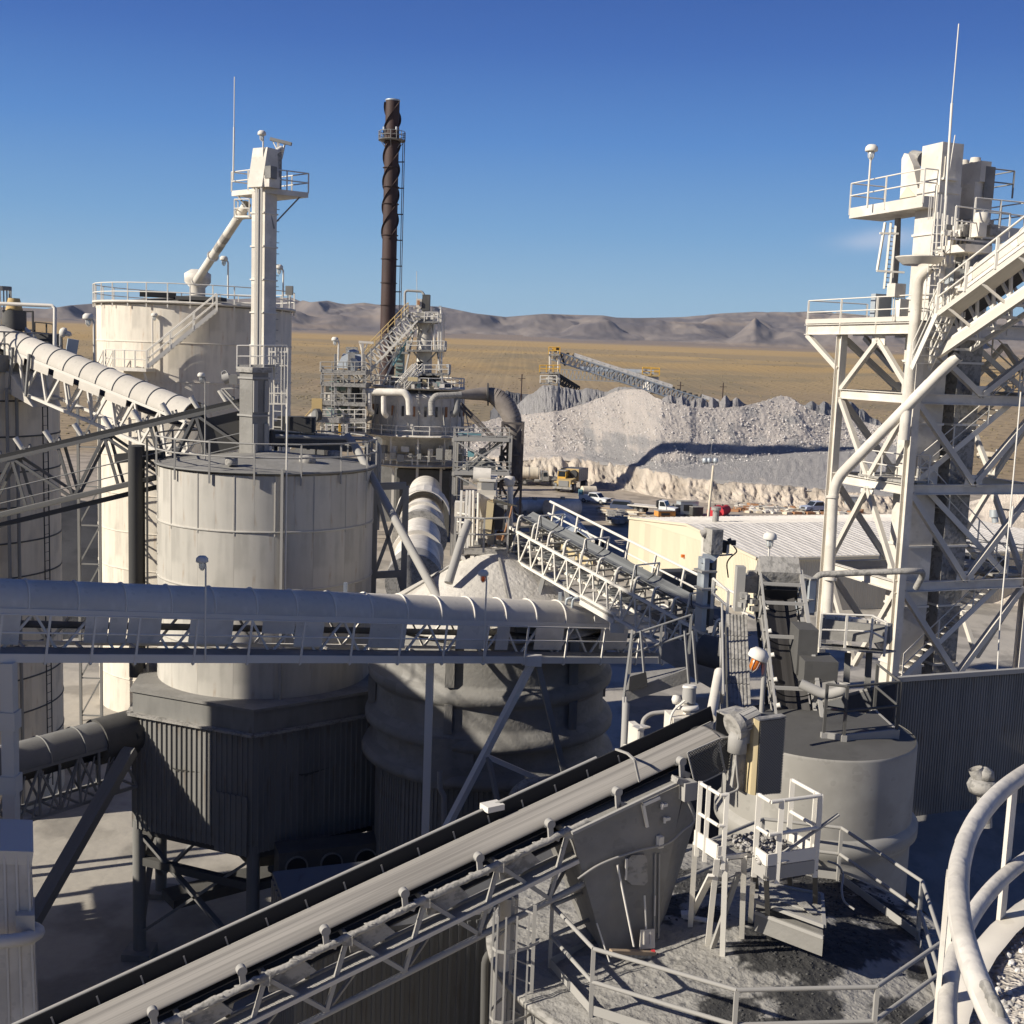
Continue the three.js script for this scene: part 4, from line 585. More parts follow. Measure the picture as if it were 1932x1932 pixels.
  // raking supports on the right part
  const top = P(1003, 1252, 42.2); ubar(t, 'raking_strut', top, P(838, 1570, 40.5), 0.22, 0.22, M.whiteS); mb().box(top.clone().add(V3(0.05, 0.12, 0)), 0.6, 0.35, 0.4).build(t, 'saddle', M.whiteS); ubar(t, 'raking_strut', top.clone().add(V3(0.2, 0, -0.3)), P(1075, 1500, 43.5), 0.2, 0.2, M.greyS);
  const kn = P(921, 1428, 41.2); ubar(t, 'cross_strut', kn, P(1040, 1480, 42.5), 0.17, 0.17, M.whiteS); ubar(t, 'cross_strut', kn, P(945, 1540, 41), 0.14, 0.14, M.greyS);
  lampPost('work lamp capped with dust on the gallery rail before the grey silo', near(sx(403), -1.25, 1.55), 2.95, { size: 1.15, out: V3(-0.5, 0, 0.2), r: 0.028 });
  lampPost('work lamp with orange globe on the gallery rail before the cone roof', near(sx(924), -1.25, 1.55), 3.0, { size: 1.15, out: V3(-0.6, 0, 0.2), r: 0.028, amber: true });
}
{ // upper left tube conveyor
  const A = P(-60, 618, 64.5), B = P(372, 792, 57), t = thing('tube_conveyor', 'cream tube covered conveyor sloping down from the upper left to the dark truss conveyor', 'conveyor', A);
  const f = tubeConveyor(t, A, B, { r: 0.8, band: 1.2, bandAt: 0.2, n: 10, w: 1.5, h: 1.9, c: 0.14, d: 0.11, bm: M.greyS });
  for (let s = 4.2; s < 12; s += 1.9) ubar(t, 'side_panel', f.at(s, 0.8, -0.35), f.at(s + 1.5, 0.8, -0.35), 0.03, 0.4, M.white);
  for (const s of [3.6, 4.9, 6.2]) ubar(t, 'hanger', f.at(s, 0.95, 0.2), f.at(s + 0.2, 0.95, -2), 0.14, 0.1, M.greyS);
  mb().hex8([f.at(3, 0.9, -2.1), f.at(7, 0.9, -2.4), f.at(7, -0.9, -2.4), f.at(3, -0.9, -2.1)], [f.at(3, 0.95, -0.9), f.at(5, 0.95, -1.2), f.at(5, -0.95, -1.2), f.at(3, -0.95, -0.9)]).build(t, 'chute', M.white);
  handrail(t, [f.at(0, 1.5, -1.1), f.at(3.6, 1.5, -1.1)], { m: M.greyS, r: 0.04, gap: 1.8 });
  ubar(t, 'kick_plate', f.at(0, 1.4, -1.0), f.at(3.6, 1.4, -1.0), 0.06, 0.5, M.white);
  // lattice support tower behind it
  const s = thing('lattice_support', 'thin grey lattice support under the tube conveyor between the two left silos', 'support tower', plan(170, 950, 78)); const c = [[148, 0], [188, 0], [188, 2], [148, 2]].map(([x, k]) => plan(x, 900, 78 + k));
  for (const p of c) ubar(s, 'leg', p, atY(p, YA(p, 735)), 0.16, 0.16, M.greyS); for (let y = 1; y < 20; y += 2.6) for (const [i, j] of [[0, 1], [1, 2], [3, 0]]) { ubar(s, 'brace', atY(c[i], y), atY(c[j], y + 2.6), 0.09, 0.09, M.greyS); ubar(s, 'strut', atY(c[i], y), atY(c[j], y), 0.09, 0.09, M.greyS); }
}
function idlerGeo(w, k = 1) { // trough idler: two tilted end rolls on brackets and a middle roll
  const b = mb(); b.tube(V3(-w * 0.2, 0.0, 0), V3(w * 0.2, 0.0, 0), 0.06 * k); for (const s of [-1, 1]) { b.tube(V3(s * w * 0.22, -0.01, 0), V3(s * w * 0.5, 0.13 * k, 0), 0.05 * k); b.bar(V3(s * w * 0.6, -0.2, 0), V3(s * w * 0.6, 0.24 * k, 0), 0.05, 0.09); }
  b.bar(V3(-w * 0.62, -0.16, 0), V3(w * 0.62, -0.16, 0), 0.08, 0.06); return geo(b);
}
function beltShape(w, L, tilt = 0.16, th = 0.02) { // troughed belt, axis -z
  const a = w * 0.2, h = w * 0.5, s = new THREE.Shape(); s.moveTo(-h, tilt); s.lineTo(-a, 0); s.lineTo(a, 0); s.lineTo(h, tilt); s.lineTo(h, tilt + th); s.lineTo(a, th); s.lineTo(-a, th); s.lineTo(-h, tilt + th); return new THREE.ExtrudeGeometry(s, { depth: L, bevelEnabled: false });
}
{ // dark truss conveyor rising from the left to the small elevator
  const A = P(-60, 878, 51.2), B = P(455, 757, 52.4), t = thing('truss_conveyor', 'dark open truss belt conveyor rising from the left edge to the grey silo top', 'conveyor', A), f = frame(A, B);
  girder(t, f, { w: 1.2, top: -0.1, h: 2.3, n: 6, m: M.grey, c: 0.16, d: 0.12, style: 'pratt' });
  ubar(t, 'belt', f.at(0, 0, 0.12), f.at(f.L, 0, 0.12), 0.85, 0.04, M.beltDark); ubar(t, 'stringer', f.at(0, 0.55, 0.02), f.at(f.L, 0.55, 0.02), 0.08, 0.2, M.dark); ubar(t, 'stringer', f.at(0, -0.5, 0.02), f.at(f.L, -0.5, 0.02), 0.08, 0.2, M.dark);
  const g = mb().tube(V3(-0.1, -0.15, 0), V3(0.1, 0.5, 0), 0.11, 0.12, 12); const gi = geo(g), id = idlerGeo(0.9); const qi = new THREE.Quaternion().setFromRotationMatrix(new THREE.Matrix4().makeBasis(f.dir, f.up, f.side));
  for (let s = 0.9; s < f.L; s += 1.29) { placed(t, 'return_roller', gi, M.whiteS, f.at(s, -0.45, 0.2), new THREE.Quaternion().setFromRotationMatrix(new THREE.Matrix4().makeBasis(f.dir.clone().negate(), f.up, f.side.clone().negate()))); placed(t, 'idler', id, M.greyS, f.at(s + 0.4, 0, 0.05), f.quat); }
  ubar(t, 'walk_beam', f.at(0, 1.1, -2.3), f.at(f.L, 1.1, -2.3), 0.5, 0.16, M.grey); ubar(t, 'pipe', f.at(0, 1.15, -2.75), f.at(f.L * 0.75, 0.9, -2.75), 0.2, 0.2, M.darkDust); for (const u of [-1.3, -1.85]) ucyl(t, 'rail', f.at(0, 1.3, u), f.at(f.L, 1.3, u), 0.025, M.greyS);
  ubar(t, 'head_chute', f.at(f.L - 2.1, 0, -1.2), f.at(f.L - 0.2, 0, -1.2), 1.0, 1.6, M.darkDust);
  const k = P(262, 880, 51.5); ubar(t, 'support_column', k, atY(k, yLedge + 0.1), 0.42, 0.36, M.dark); ubar(t, 'corbel', k.clone().add(V3(-1, 0.3, 0)), k.clone().add(V3(1.1, 0.6, 0)), 0.4, 0.4, M.dark);
}
{ // lower left covered conveyor, its sheets coloured darker in place of shade
  const A = P(-70, 1470, 44), B = P(236, 1385, 49.5), t = thing('tube_conveyor', 'tube covered conveyor at lower left into the hopper house, coloured darker for shade', 'conveyor', A);
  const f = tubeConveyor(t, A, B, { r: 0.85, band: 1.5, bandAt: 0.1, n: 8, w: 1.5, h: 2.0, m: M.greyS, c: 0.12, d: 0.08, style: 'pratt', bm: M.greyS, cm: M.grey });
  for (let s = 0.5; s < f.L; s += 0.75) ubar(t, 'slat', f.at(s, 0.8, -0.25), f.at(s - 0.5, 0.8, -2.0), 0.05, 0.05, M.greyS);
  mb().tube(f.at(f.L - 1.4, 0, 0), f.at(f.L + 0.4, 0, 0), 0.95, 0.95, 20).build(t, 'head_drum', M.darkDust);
  ubar(t, 'raking_column', P(60, 1740, 43), P(246, 1415, 48.5), 0.55, 0.4, M.grey); ubar(t, 'raking_column', P(205, 1420, 49), P(262, 1385, 49), 0.3, 0.3, M.dark);
}
{ // tapering shaded duct housing at the lower left corner
  const t = thing('duct_housing', 'tall blue grey ribbed housing with a round collar in the lower left corner', 'housing', plan(20, 1900, 29)); const y = (q, v) => YA(q, v);
  const q = [[-80, 0], [58, 0], [58, 2], [-80, 2]].map(([x, k]) => plan(x, 1640, 28.5 + k)), b = [[-80, 0], [73, 0], [73, 2], [-80, 2]].map(([x, k]) => plan(x, 1920, 28.2 + k)); const yt = y(q[1], 1608), yb = y(b[1], 1990);
  mb().hex8(b.map((p) => atY(p, yb)), q.map((p) => atY(p, yt))).build(t, 'casing', M.white); for (let i = 0; i < 7; i++) ubar(t, 'rib', atY(lerp(b[0], b[1], i / 6.2), yb).add(V3(0, 0, 0.03)), atY(lerp(q[0], q[1], i / 6.2), yt).add(V3(0, 0, 0.03)), 0.05, 0.05, M.whiteS);
  mb().hex8(q.map((p) => atY(p, yt - 0.3).add(V3(0.05, 0, 0.06))), q.map((p) => atY(p, yt).add(V3(0.1, 0.04, 0.06)))).build(t, 'top_band', M.whiteS);
  const c = atY(lerp(q[0], q[1], 0.55), y(q[1], 1752)); const tor = new THREE.TorusGeometry(1.0, 0.16, 10, 40); const tm = new THREE.Matrix4().makeRotationX(R(74)).setPosition(c.clone().add(V3(0, 0, 0.3))); mb().add(tor, tm).build(t, 'collar', M.whiteS);
  mb().hex8([[30, 0], [66, 0], [66, 1], [30, 1]].map(([x, k]) => atY(plan(x, 1760, 28.2 + k), y(plan(x, 1760, 28), 1790))), [[30, 0], [66, 0], [66, 1], [30, 1]].map(([x, k]) => atY(plan(x, 1760, 28.2 + k), y(plan(x, 1760, 28), 1735)))).build(t, 'junction_box', M.white);
}
const t3 = plan(927, 1200, 48), r3 = 4.62;
{ // domed silo with bulging ring beams
  const f3 = front(t3, r3), Y = (v) => YA(f3, v), L3 = V3(t3.x - r3, 0, t3.z), yTop = YA(L3, 1150), t = thing('ring_silo', 'squat dusty silo with bulging ring beams under the gallery and a cone roof', 'silo', t3);
  const prof = [[r3, yTop], [r3, Y(1296)], [r3 + 0.08, Y(1302)], [r3 + 0.28, Y(1310)], [r3 + 0.33, Y(1318)], [r3 + 0.28, Y(1330)], [r3 + 0.06, Y(1338)], [r3, Y(1345)], [r3, Y(1378)], [r3 + 0.1, Y(1386)], [r3 + 0.34, Y(1396)], [r3 + 0.42, Y(1406)], [r3 + 0.4, Y(1416)], [r3 + 0.1, Y(1424)], [r3 + 0.08, Y(1455)], [r3 + 0.4, Y(1464)], [r3 + 0.5, Y(1474)], [r3 + 0.5, Y(1484)], [r3 + 0.12, Y(1492)], [r3 - 0.3, Y(1494)], [0.01, Y(1494)]];
  mb().lathe(prof, V3(t3.x, 0, t3.z), 72).build(t, 'shell', M.dustBig);
  const ya = YA(t3, 1030); mb().lathe([[0.01, ya], [1.2, ya - 0.5], [r3 + 0.15, yTop + 0.05], [r3 + 0.15, yTop - 0.12], [0.01, yTop - 0.12]], V3(t3.x, 0, t3.z), 60).build(t, 'cone_roof', mat([0.60, 0.565, 0.50], { map: T.grime, bumpMap: T.bump, bumpScale: 0.03 }));
  for (let i = 0; i < 12; i++) { const a = i * Math.PI / 6 + 0.22, p = (r) => V3(t3.x + r * Math.sin(a), 0, t3.z + r * Math.cos(a)); if (i % 3 === 0) ubar(t, 'rafter', atY(p(1.0), ya - 0.32), atY(p(r3 + 0.1), yTop + 0.1), 0.09, 0.05, M.dust); if (i % 2) { ubar(t, 'pilaster', atY(p(r3 + 0.1), Y(1300)), atY(p(r3 + 0.1), yTop - 0.1), 0.34, 0.3, M.dustBig); ubar(t, 'pilaster', atY(p(r3 + 0.16), Y(1386)), atY(p(r3 + 0.16), Y(1332)), 0.3, 0.24, M.dustBig); } }
  const n = 16; for (let i = 0; i < n; i++) { const a = i / n * Math.PI * 2, b = (i + 1) / n * Math.PI * 2, p = (k) => V3(t3.x + (r3 - 0.1) * Math.sin(k), 0, t3.z + (r3 - 0.1) * Math.cos(k)); cladWall(t, p(a), p(b), 0.3, Y(1496), { sheet: 2, pitch: 0.2, depth: 0.05, m: M.clad, rib: 0.4 }); }
  const d0 = f3.clone().add(V3(-1.5, 0, 0.2)); mb().box(atY(d0, Y(1440)).add(V3(0.2, 0, -0.2)), 1.6, 1.9, 0.5).build(t, 'hatch_frame', M.dustBig);
  mb().pipe([P(965, 1600, 41), P(968, 1500, 41), P(990, 1480, 41), P(1075, 1470, 42)], 0.2, 10, 0.5).build(t, 'vent_pipe', M.dust);
  mb().pipe([P(838, 1590, 42.6), P(838, 1500, 42.6), P(830, 1490, 42.6), P(830, 1455, 42.6)], 0.1, 10, 0.15).build(t, 'drain_pipe', M.dustS);
}
{ // conveyor head house on the cone roof
  const d = 48, t = thing('head_house', 'white machinery head house on top of the cone roof with pipes and guards', 'machinery tower', P(915, 1050, d)), q = (x, y, k = 0) => P(x, y, d + k), bx = (x0, y0, x1, y1, k, dep, n, m, yaw = 0) => { const a = q(x0, y1, k), b = q(x1, y0, k); return mb().box(lerp(a, b, 0.5).add(V3(0, 0, -dep / 2)), Math.abs(b.x - a.x), Math.abs(b.y - a.y), dep, yaw).build(t, n, m); };
  bx(857, 1038, 958, 1045, -1, 2.4, 'deck', M.dust); bx(897, 925, 936, 1030, 0, 0.9, 'elevator_casing', M.white); bx(900, 900, 938, 926, 0.1, 1.0, 'head_cap', M.white); bx(914, 885, 924, 900, 0.2, 0.3, 'vent_stub', M.whiteS); bx(903, 905, 936, 908, -0.1, 1.1, 'cap_flange', M.whiteS); bx(900, 933, 938, 935, -0.1, 1.05, 'cap_flange', M.whiteS); bx(908, 912, 932, 924, -0.12, 0.1, 'access_door', M.greyS); bx(912, 936, 932, 942, -0.14, 0.1, 'access_door', M.whiteS);
  mb().tube(q(893, 897, 0.3), q(926, 899, 0.3), 0.34, 0.34, 18).build(t, 'drum_cover', M.white);
  for (const [x, y0, y1] of [[894, 925, 1030], [888, 930, 1030], [903, 930, 1020]]) mb().pipe([q(x, y0, -0.3), q(x - 2, y1, -0.3)], 0.06).build(t, 'riser_pipe', M.whiteS);
  { const a = q(933, 945, -0.8), b = q(976, 945, 0.2); mb().hex8([q(914, 1002, -0.9), q(926, 1010, -0.9), q(930, 1006, 0.4), q(918, 1000, 0.4)], [q(919, 945, -0.9), q(932, 950, -0.9), q(936, 946, 0.4), q(923, 942, 0.4)]).build(t, 'belt_guard', M.tanBox); }
  mb().hex8([q(934, 1000, 0.3), q(954, 1000, 0.3), q(954, 1000, -0.7), q(934, 1000, -0.7)], [q(932, 952, 0.3), q(950, 952, 0.3), q(950, 952, -0.7), q(932, 952, -0.7)]).build(t, 'head_drum_housing', M.dark);
  { const a = q(930, 948, -0.6), b = q(976, 956, -0.2), c = q(975, 956, 0.8), e = q(934, 947, 0.6); mb().hex8([a, b, c, e], [a, b, c, e].map((p, i) => p.clone().add(V3(0, i % 3 ? 0.05 : 0.14, 0)))).build(t, 'hood_lid', M.tanBox); }
  mb().wire([q(947, 1020, -0.9), q(963, 970, -0.9), q(966, 955, -0.8)], 0.04).build(t, 'rope', M.rust); bx(936, 1008, 952, 1018, -0.7, 0.8, 'skirt_plate', M.rust);
  handrail(t, [q(858, 1037, -1.1), q(912, 1040, -1.3), q(957, 1038, -1)], { r: 0.04, gap: 1.1, h: 1.3, m: M.dustS }); handrail(t, [q(862, 1000, 0.4), q(886, 1004, 0), q(908, 1014, -0.3)], { r: 0.04, gap: 0.9, h: 0.7 });
  for (const x of [866, 876, 882]) ubar(t, 'mast', q(x, 1035, -0.8), q(x + 5, 925, -0.8), 0.09, 0.09, M.whiteS);
  bx(857, 948, 876, 975, 0.4, 0.6, 'cabinet', M.white); bx(880, 955, 889, 1000, 0.3, 0.4, 'cabinet', M.whiteS);
  for (const [x, y, X, Yy] of [[892, 1048, 893, 1095], [904, 1048, 905, 1105], [918, 1046, 918, 1100], [956, 1046, 957, 1090]]) ubar(t, 'leg', q(x, y, -0.9), q(X, Yy, -0.6), 0.16, 0.16, M.whiteS);
  for (const [x, y] of [[866, 1040], [940, 1040]]) ubar(t, 'knee_brace', q(x, y, -0.9), q(x + (x < 900 ? 28 : -18), 1086, -0.8), 0.15, 0.15, M.whiteS);
  mb().tube(q(884, 984, -1.6), q(872, 1016, -1.9), 0.17, 0.17).tube(q(872, 1016, -1.9), q(846, 1100, -2.6), 0.17, 0.17).build(t, 'raking_pipe', M.dustS);
  bx(955, 998, 969, 1110, 0.3, 1.6, 'side_plate', M.dustBig); bx(969, 1030, 1030, 1105, 1.4, 0.3, 'back_plate', M.grey);
  mb().tube(q(962, 1005, 0.9), q(963, 914, 0.9), 0.12, 0.12).build(t, 'vent_pipe', M.whiteS); mb().lathe([[0.12, 0], [0.2, 0.05], [0.22, 0.12], [0.24, 0.3], [0.2, 0.42], [0.01, 0.45]], q(961, 918, 0.9), 18).build(t, 'vent_cap', M.white);
  for (let i = 0; i < 10; i++) mb().box(q(905 + hash(i, 1) * 45, 1012 + hash(i, 2) * 22, -0.4 + hash(i, 3)), 0.2 + 0.3 * hash(i, 4), 0.15 + 0.35 * hash(i, 5), 0.3, i).build(t, 'fitting', i % 3 ? M.whiteS : M.greyS);
  const pp = thing('raking_pipe', 'long pale pipe leaning from the grey silo rim down to the cone roof', 'pipe', P(700, 880, 52)); mb().pipe([P(655, 823, 53.5), P(668, 838, 53), P(828, 1132, 45.5)], 0.17, 12, 0.3).build(pp, 'pipe', M.dustS); mb().tube(P(672, 846, 52.9), P(678, 857, 52.6), 0.2, 0.2).build(pp, 'collar', M.whiteS);
  const fr = thing('pipe_support', 'grey steel pipe support frame between the grey silo and the rotary kiln', 'support frame', plan(740, 1050, 54)); const A = plan(706, 1000, 53.5), B = plan(764, 1000, 53.5), yA = (v) => YA(A, v); for (const [p, v] of [[A, 850], [B, 915]]) ubar(fr, 'column', atY(p, 9), atY(p, yA(v)), 0.26, 0.26, M.greyS); ubar(fr, 'beam', atY(A, yA(918)), atY(B, yA(914)), 0.3, 0.3, M.greyS); ubar(fr, 'brace', atY(A, yA(920)), atY(B, yA(1120)), 0.16, 0.16, M.greyS); ubar(fr, 'brace', atY(B, yA(920)), atY(A, yA(1090)), 0.16, 0.16, M.greyS); ubar(fr, 'beam', atY(A, yA(1085)), atY(B, yA(1080)), 0.26, 0.3, M.greyS);
}
{ // open truss conveyor from the head house down to the right
  const A = P(956, 992, 47.5), B = P(1345, 1204, 39.0), t = thing('truss_conveyor', 'white open truss belt conveyor sloping down from the head house toward the centre right', 'conveyor', B), f0 = frame(A, B), away = f0.side.z < 0 ? 1 : -1;
  const f = frame(A.clone().addScaledVector(f0.side, away * 0.6), B.clone().addScaledVector(f0.side, away * 0.6)), L = f.L, N = -away;
  girder(t, f, { w: 1.2, top: 0, h: 1.15, n: 15, m: M.whiteS, c: 0.1, d: 0.055 });
  { const g = beltShape(0.95, L - 0.2, 0.17); placed(t, 'belt', boxUV(g), M.beltGrey, f.at(L, 0, 0.42), f.quat); }
  const id = idlerGeo(1.0, 1); const hook = geo(mb().wire([V3(0, -0.1, 0), V3(0, 0.35, 0), V3(-0.05, 0.52, 0), V3(-0.2, 0.55, 0)], 0.045)); let i = 0;
  for (let s = 0.7; s < L; s += 0.98, i++) { placed(t, 'idler', id, M.dustS, f.at(s, 0, 0.34), f.quat); placed(t, 'idler_bracket', hook, M.whiteS, f.at(s, N * 0.62, 0.1), f.quat); }
  for (let s = 0.3; s < L; s += 0.55) ubar(t, 'rung_beam', f.at(s, -0.6, -0.25), f.at(s, 0.6, -0.25), 0.06, 0.06, M.dustS);
  ubar(t, 'return_belt', f.at(0.4, 0, -0.55), f.at(L, 0, -0.55), 0.8, 0.03, M.beltGrey); for (let k = 0; k < 60; k++) mb().box(f.at(rr(1, L - 1), rr(-0.55, 0.55), rr(-0.75, -0.2)), rr(0.1, 0.3), rr(0.05, 0.16), rr(0.1, 0.3), rnd() * 3).build(t, 'dust_cake', M.white);
  for (let s = 1.9; s < L - 1; s += 2.75) { mb().bar(f.at(s, N * 0.6, 0), f.at(s, N * 0.6, 1.05), 0.05).bar(f.at(s, N * 0.6, 1.05), f.at(s, away * 0.6, 1.05), 0.05).bar(f.at(s, away * 0.6, 1.05), f.at(s, away * 0.6, 0.1), 0.05).build(t, 'hoop', M.whiteS); placed(t, 'belt_hoop', geo(mb().wire([V3(-0.55, 0.95, 0), V3(-0.4, 0.5, 0), V3(0, 0.3, 0), V3(0.4, 0.5, 0), V3(0.55, 0.95, 0)], 0.02)), M.dark, f.at(s, 0, 0.1), f.quat); }
  const rl = mb().tube(f.at(0.2, away * 1.3, 1.0), f.at(L, away * 1.3, 1.0), 0.055, 0.055, 8).tube(f.at(0.2, away * 1.3, 0.5), f.at(L, away * 1.3, 0.5), 0.04, 0.04, 8).build(t, 'handrail', M.whiteS); for (let s = 0.5; s < L; s += 1.5) ubar(rl, 'post', f.at(s, away * 1.3, -0.1), f.at(s, away * 1.3, 1.0), 0.07, 0.07, M.whiteS);
  ubar(t, 'walkway', f.at(0, away * 1.0, -0.12), f.at(L, away * 1.0, -0.12), 0.7, 0.06, M.dust);
  mb().bar(f.at(5, N * 0.6, -1.2), f.at(6.9, N * 0.6, -1.2), 0.1, 0.4).build(t, 'splice_plate', M.whiteS);
  for (const [x, y, X, Y] of [[805 * 0.2450 + 828.5, 1085, 1043, 1135], [1066, 1100, 1068, 1140]]) ubar(t, 'leg', P(x < 1045 ? 1027 : 1066, y, 46.5), P(x < 1045 ? 1014 : 1072, Y, 45.5), 0.16, 0.16, M.greyS);
  mb().box(f.at(6.9, N * 0.4, -1.55), 0.5, 0.35, 0.4).build(t, 'bearing', M.whiteS);
  mb().hex8([f.at(L - 2, -0.7, -1.6), f.at(L - 2, 0.7, -1.6), f.at(L + 0.4, 0.7, -1.6), f.at(L + 0.4, -0.7, -1.6)], [f.at(L - 2, -0.7, -0.9), f.at(L - 2, 0.7, -0.9), f.at(L + 0.4, 0.7, 0), f.at(L + 0.4, -0.7, 0)]).build(t, 'tail_box', M.dustBig);
}

// ---------- near plant: round tank, near belt conveyor, head machinery ----------
const cT = V3(4.15, 0, -20.35), RT = 4.2, YT = 15.66;
const roofT = (x, z) => { const r = Math.hypot(x - cT.x, z - cT.z) / RT; return YT + 0.5 * (1 - Math.min(1, r)) ; };
{
  const t = thing('round_tank', 'round dust covered tank at bottom right with conical roof and octagon handrail', 'tank', cT);
  const sh = mb(); sh.add(new THREE.CylinderGeometry(RT, RT, YT - 0.1, 72, 1, true).translate(cT.x, (YT - 0.1) / 2, cT.z)); sh.build(t, 'shell', M.dustBig);
  const g = gridGeo(220, 90, (u, v) => { const a = u * Math.PI * 2, r = Math.max(0.01, v) * (RT + 0.04), x = cT.x + r * Math.sin(a), z = cT.z + r * Math.cos(a); const lump = (fbm(x * 2.2, z * 2.2, 5, 401) - 0.45); return V3(x - cT.x, roofT(x, z) + (v > 0.995 ? 0 : Math.max(0, lump) * 0.09) + (fbm(x * 14, z * 14, 2, 402) - 0.5) * 0.02, z - cT.z); }, 1);
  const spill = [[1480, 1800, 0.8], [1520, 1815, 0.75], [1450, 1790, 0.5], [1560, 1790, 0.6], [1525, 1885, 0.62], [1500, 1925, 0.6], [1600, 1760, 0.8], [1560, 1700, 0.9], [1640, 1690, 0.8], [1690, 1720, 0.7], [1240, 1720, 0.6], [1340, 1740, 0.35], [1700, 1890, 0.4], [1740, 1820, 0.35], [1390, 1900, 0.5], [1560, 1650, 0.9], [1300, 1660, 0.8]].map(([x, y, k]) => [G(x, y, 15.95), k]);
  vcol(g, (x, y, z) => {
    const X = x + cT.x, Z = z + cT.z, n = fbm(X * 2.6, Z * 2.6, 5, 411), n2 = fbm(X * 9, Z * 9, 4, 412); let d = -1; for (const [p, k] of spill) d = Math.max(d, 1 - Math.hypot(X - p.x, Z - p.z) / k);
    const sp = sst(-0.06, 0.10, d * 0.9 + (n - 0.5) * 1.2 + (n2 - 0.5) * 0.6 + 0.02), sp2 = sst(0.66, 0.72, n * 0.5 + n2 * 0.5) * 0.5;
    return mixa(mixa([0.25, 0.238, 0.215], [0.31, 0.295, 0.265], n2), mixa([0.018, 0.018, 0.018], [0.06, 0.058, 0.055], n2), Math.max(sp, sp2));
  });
  const rf = shade(new THREE.Mesh(g, mat([1, 1, 1], { vertexColors: true, bumpMap: T.bump, bumpScale: 0.05 }))); rf.name = 'roof'; t.add(rf);
  mb().lathe([[RT - 0.05, -0.12], [RT + 0.14, -0.12], [RT + 0.14, -0.02], [RT + 0.02, 0.0], [RT - 0.05, 0]], V3(cT.x, YT, cT.z), 90).build(t, 'rim', M.dust);
  const c8 = [[1042, 1708], [1120, 1790], [1390, 1868], [1655, 1862], [1778, 1777], [1740, 1663], [1588, 1562], [1440, 1545]].map(([x, y]) => { const q = G(x, y, YT + 1.2); q.y = YT + 0.1; return q; });
  handrail(t, c8, { closed: true, r: 0.036, h: 1.1, gap: 9, post: 0.032, m: M.dustS, drop: 0.18, toe: 0.16 });
  for (let i = 0; i < 8; i++) { const a = i * 0.785 + 0.3; ubar(t, 'stiffener', V3(cT.x + (RT + 0.04) * Math.sin(a), 2, cT.z + (RT + 0.04) * Math.cos(a)), V3(cT.x + (RT + 0.04) * Math.sin(a), YT - 0.2, cT.z + (RT + 0.04) * Math.cos(a)), 0.08, 0.08, M.dustS); }
  const n = 4500, rk = shade(new THREE.InstancedMesh(new THREE.IcosahedronGeometry(0.5, 0), mat([1, 1, 1]), n)); rk.name = 'spilled_lumps'; rk.userData.kind = 'stuff'; const m = new THREE.Matrix4(), c = new THREE.Color(); let i = 0, guard = 0;
  while (i < n && guard++ < 400000) { const a = rr(0, 6.2832), r = RT * Math.sqrt(rnd()), x = cT.x + r * Math.sin(a), z = cT.z + r * Math.cos(a); let d = -1; for (const [p, k] of spill) d = Math.max(d, 1 - Math.hypot(x - p.x, z - p.z) / k); if (rnd() > (d > 0 ? 0.3 + d : 0.02)) continue; const s = 0.012 + 0.05 * Math.pow(rnd(), 5); m.compose(V3(x - cT.x, roofT(x, z) + Math.max(0, fbm(x * 2.2, z * 2.2, 5, 401) - 0.45) * 0.09, z - cT.z), new THREE.Quaternion().setFromEuler(new THREE.Euler(rnd() * 6, rnd() * 6, 0)), V3(s, s * 0.8, s * 1.2)); rk.setMatrixAt(i, m); const k = d > 0 ? rr(0.02, 0.08) : rr(0.12, 0.35); rk.setColorAt(i, c.setRGB(k, k * 0.97, k * 0.93)); i++; }
  rk.count = i; t.add(rk);
  // side riser pipe and caged ladder at the tank's left edge
  const lp = P(972, 1700, 20.6); const lq = (x, d) => atY(plan(x, 1800, d), 0);
  mb().tube(lq(951, 20.2), atY(lq(957, 20.2), YA(lq(957, 20.2), 1690)), 0.16, 0.16, 14).build(t, 'riser_pipe', M.white);
  const la = lq(985, 19.5); ladder(t, atY(la, 4), atY(la, YA(la, 1700)), V3(-0.6, 0, 0.8), { m: M.dustS, cage: 3, step: 0.3 });
  const pf = [G(975, 1735, YT - 0.3), G(1070, 1700, YT - 0.3), G(1108, 1740, YT - 0.3), G(1020, 1790, YT - 0.3)]; mb().hex8(pf, pf.map((p) => p.clone().add(V3(0, 0.04, 0)))).build(t, 'grating', M.meshDark, {}); for (const k of [[0, 1], [1, 2], [2, 3], [3, 0]]) ubar(t, 'grating_edge', pf[k[0]], pf[k[1]], 0.06, 0.12, M.dustS);
}
const sC = 0.972, cA = V3(-7.37 * sC, 26 - 10.59 * sC, -15.2 * sC), cBe = V3(4.73 * sC, 26 - 6.54 * sC, -21.14 * sC), fC = frame(cA, cBe), awC = fC.side.z < 0 ? 1 : -1;
const tC = (k) => (k + 3) * (fC.L / 10.3);                                   // idler number -> metres along
const at2 = (t, s, u) => fC.at(t, awC * s, u);                              // s metres away from the viewer
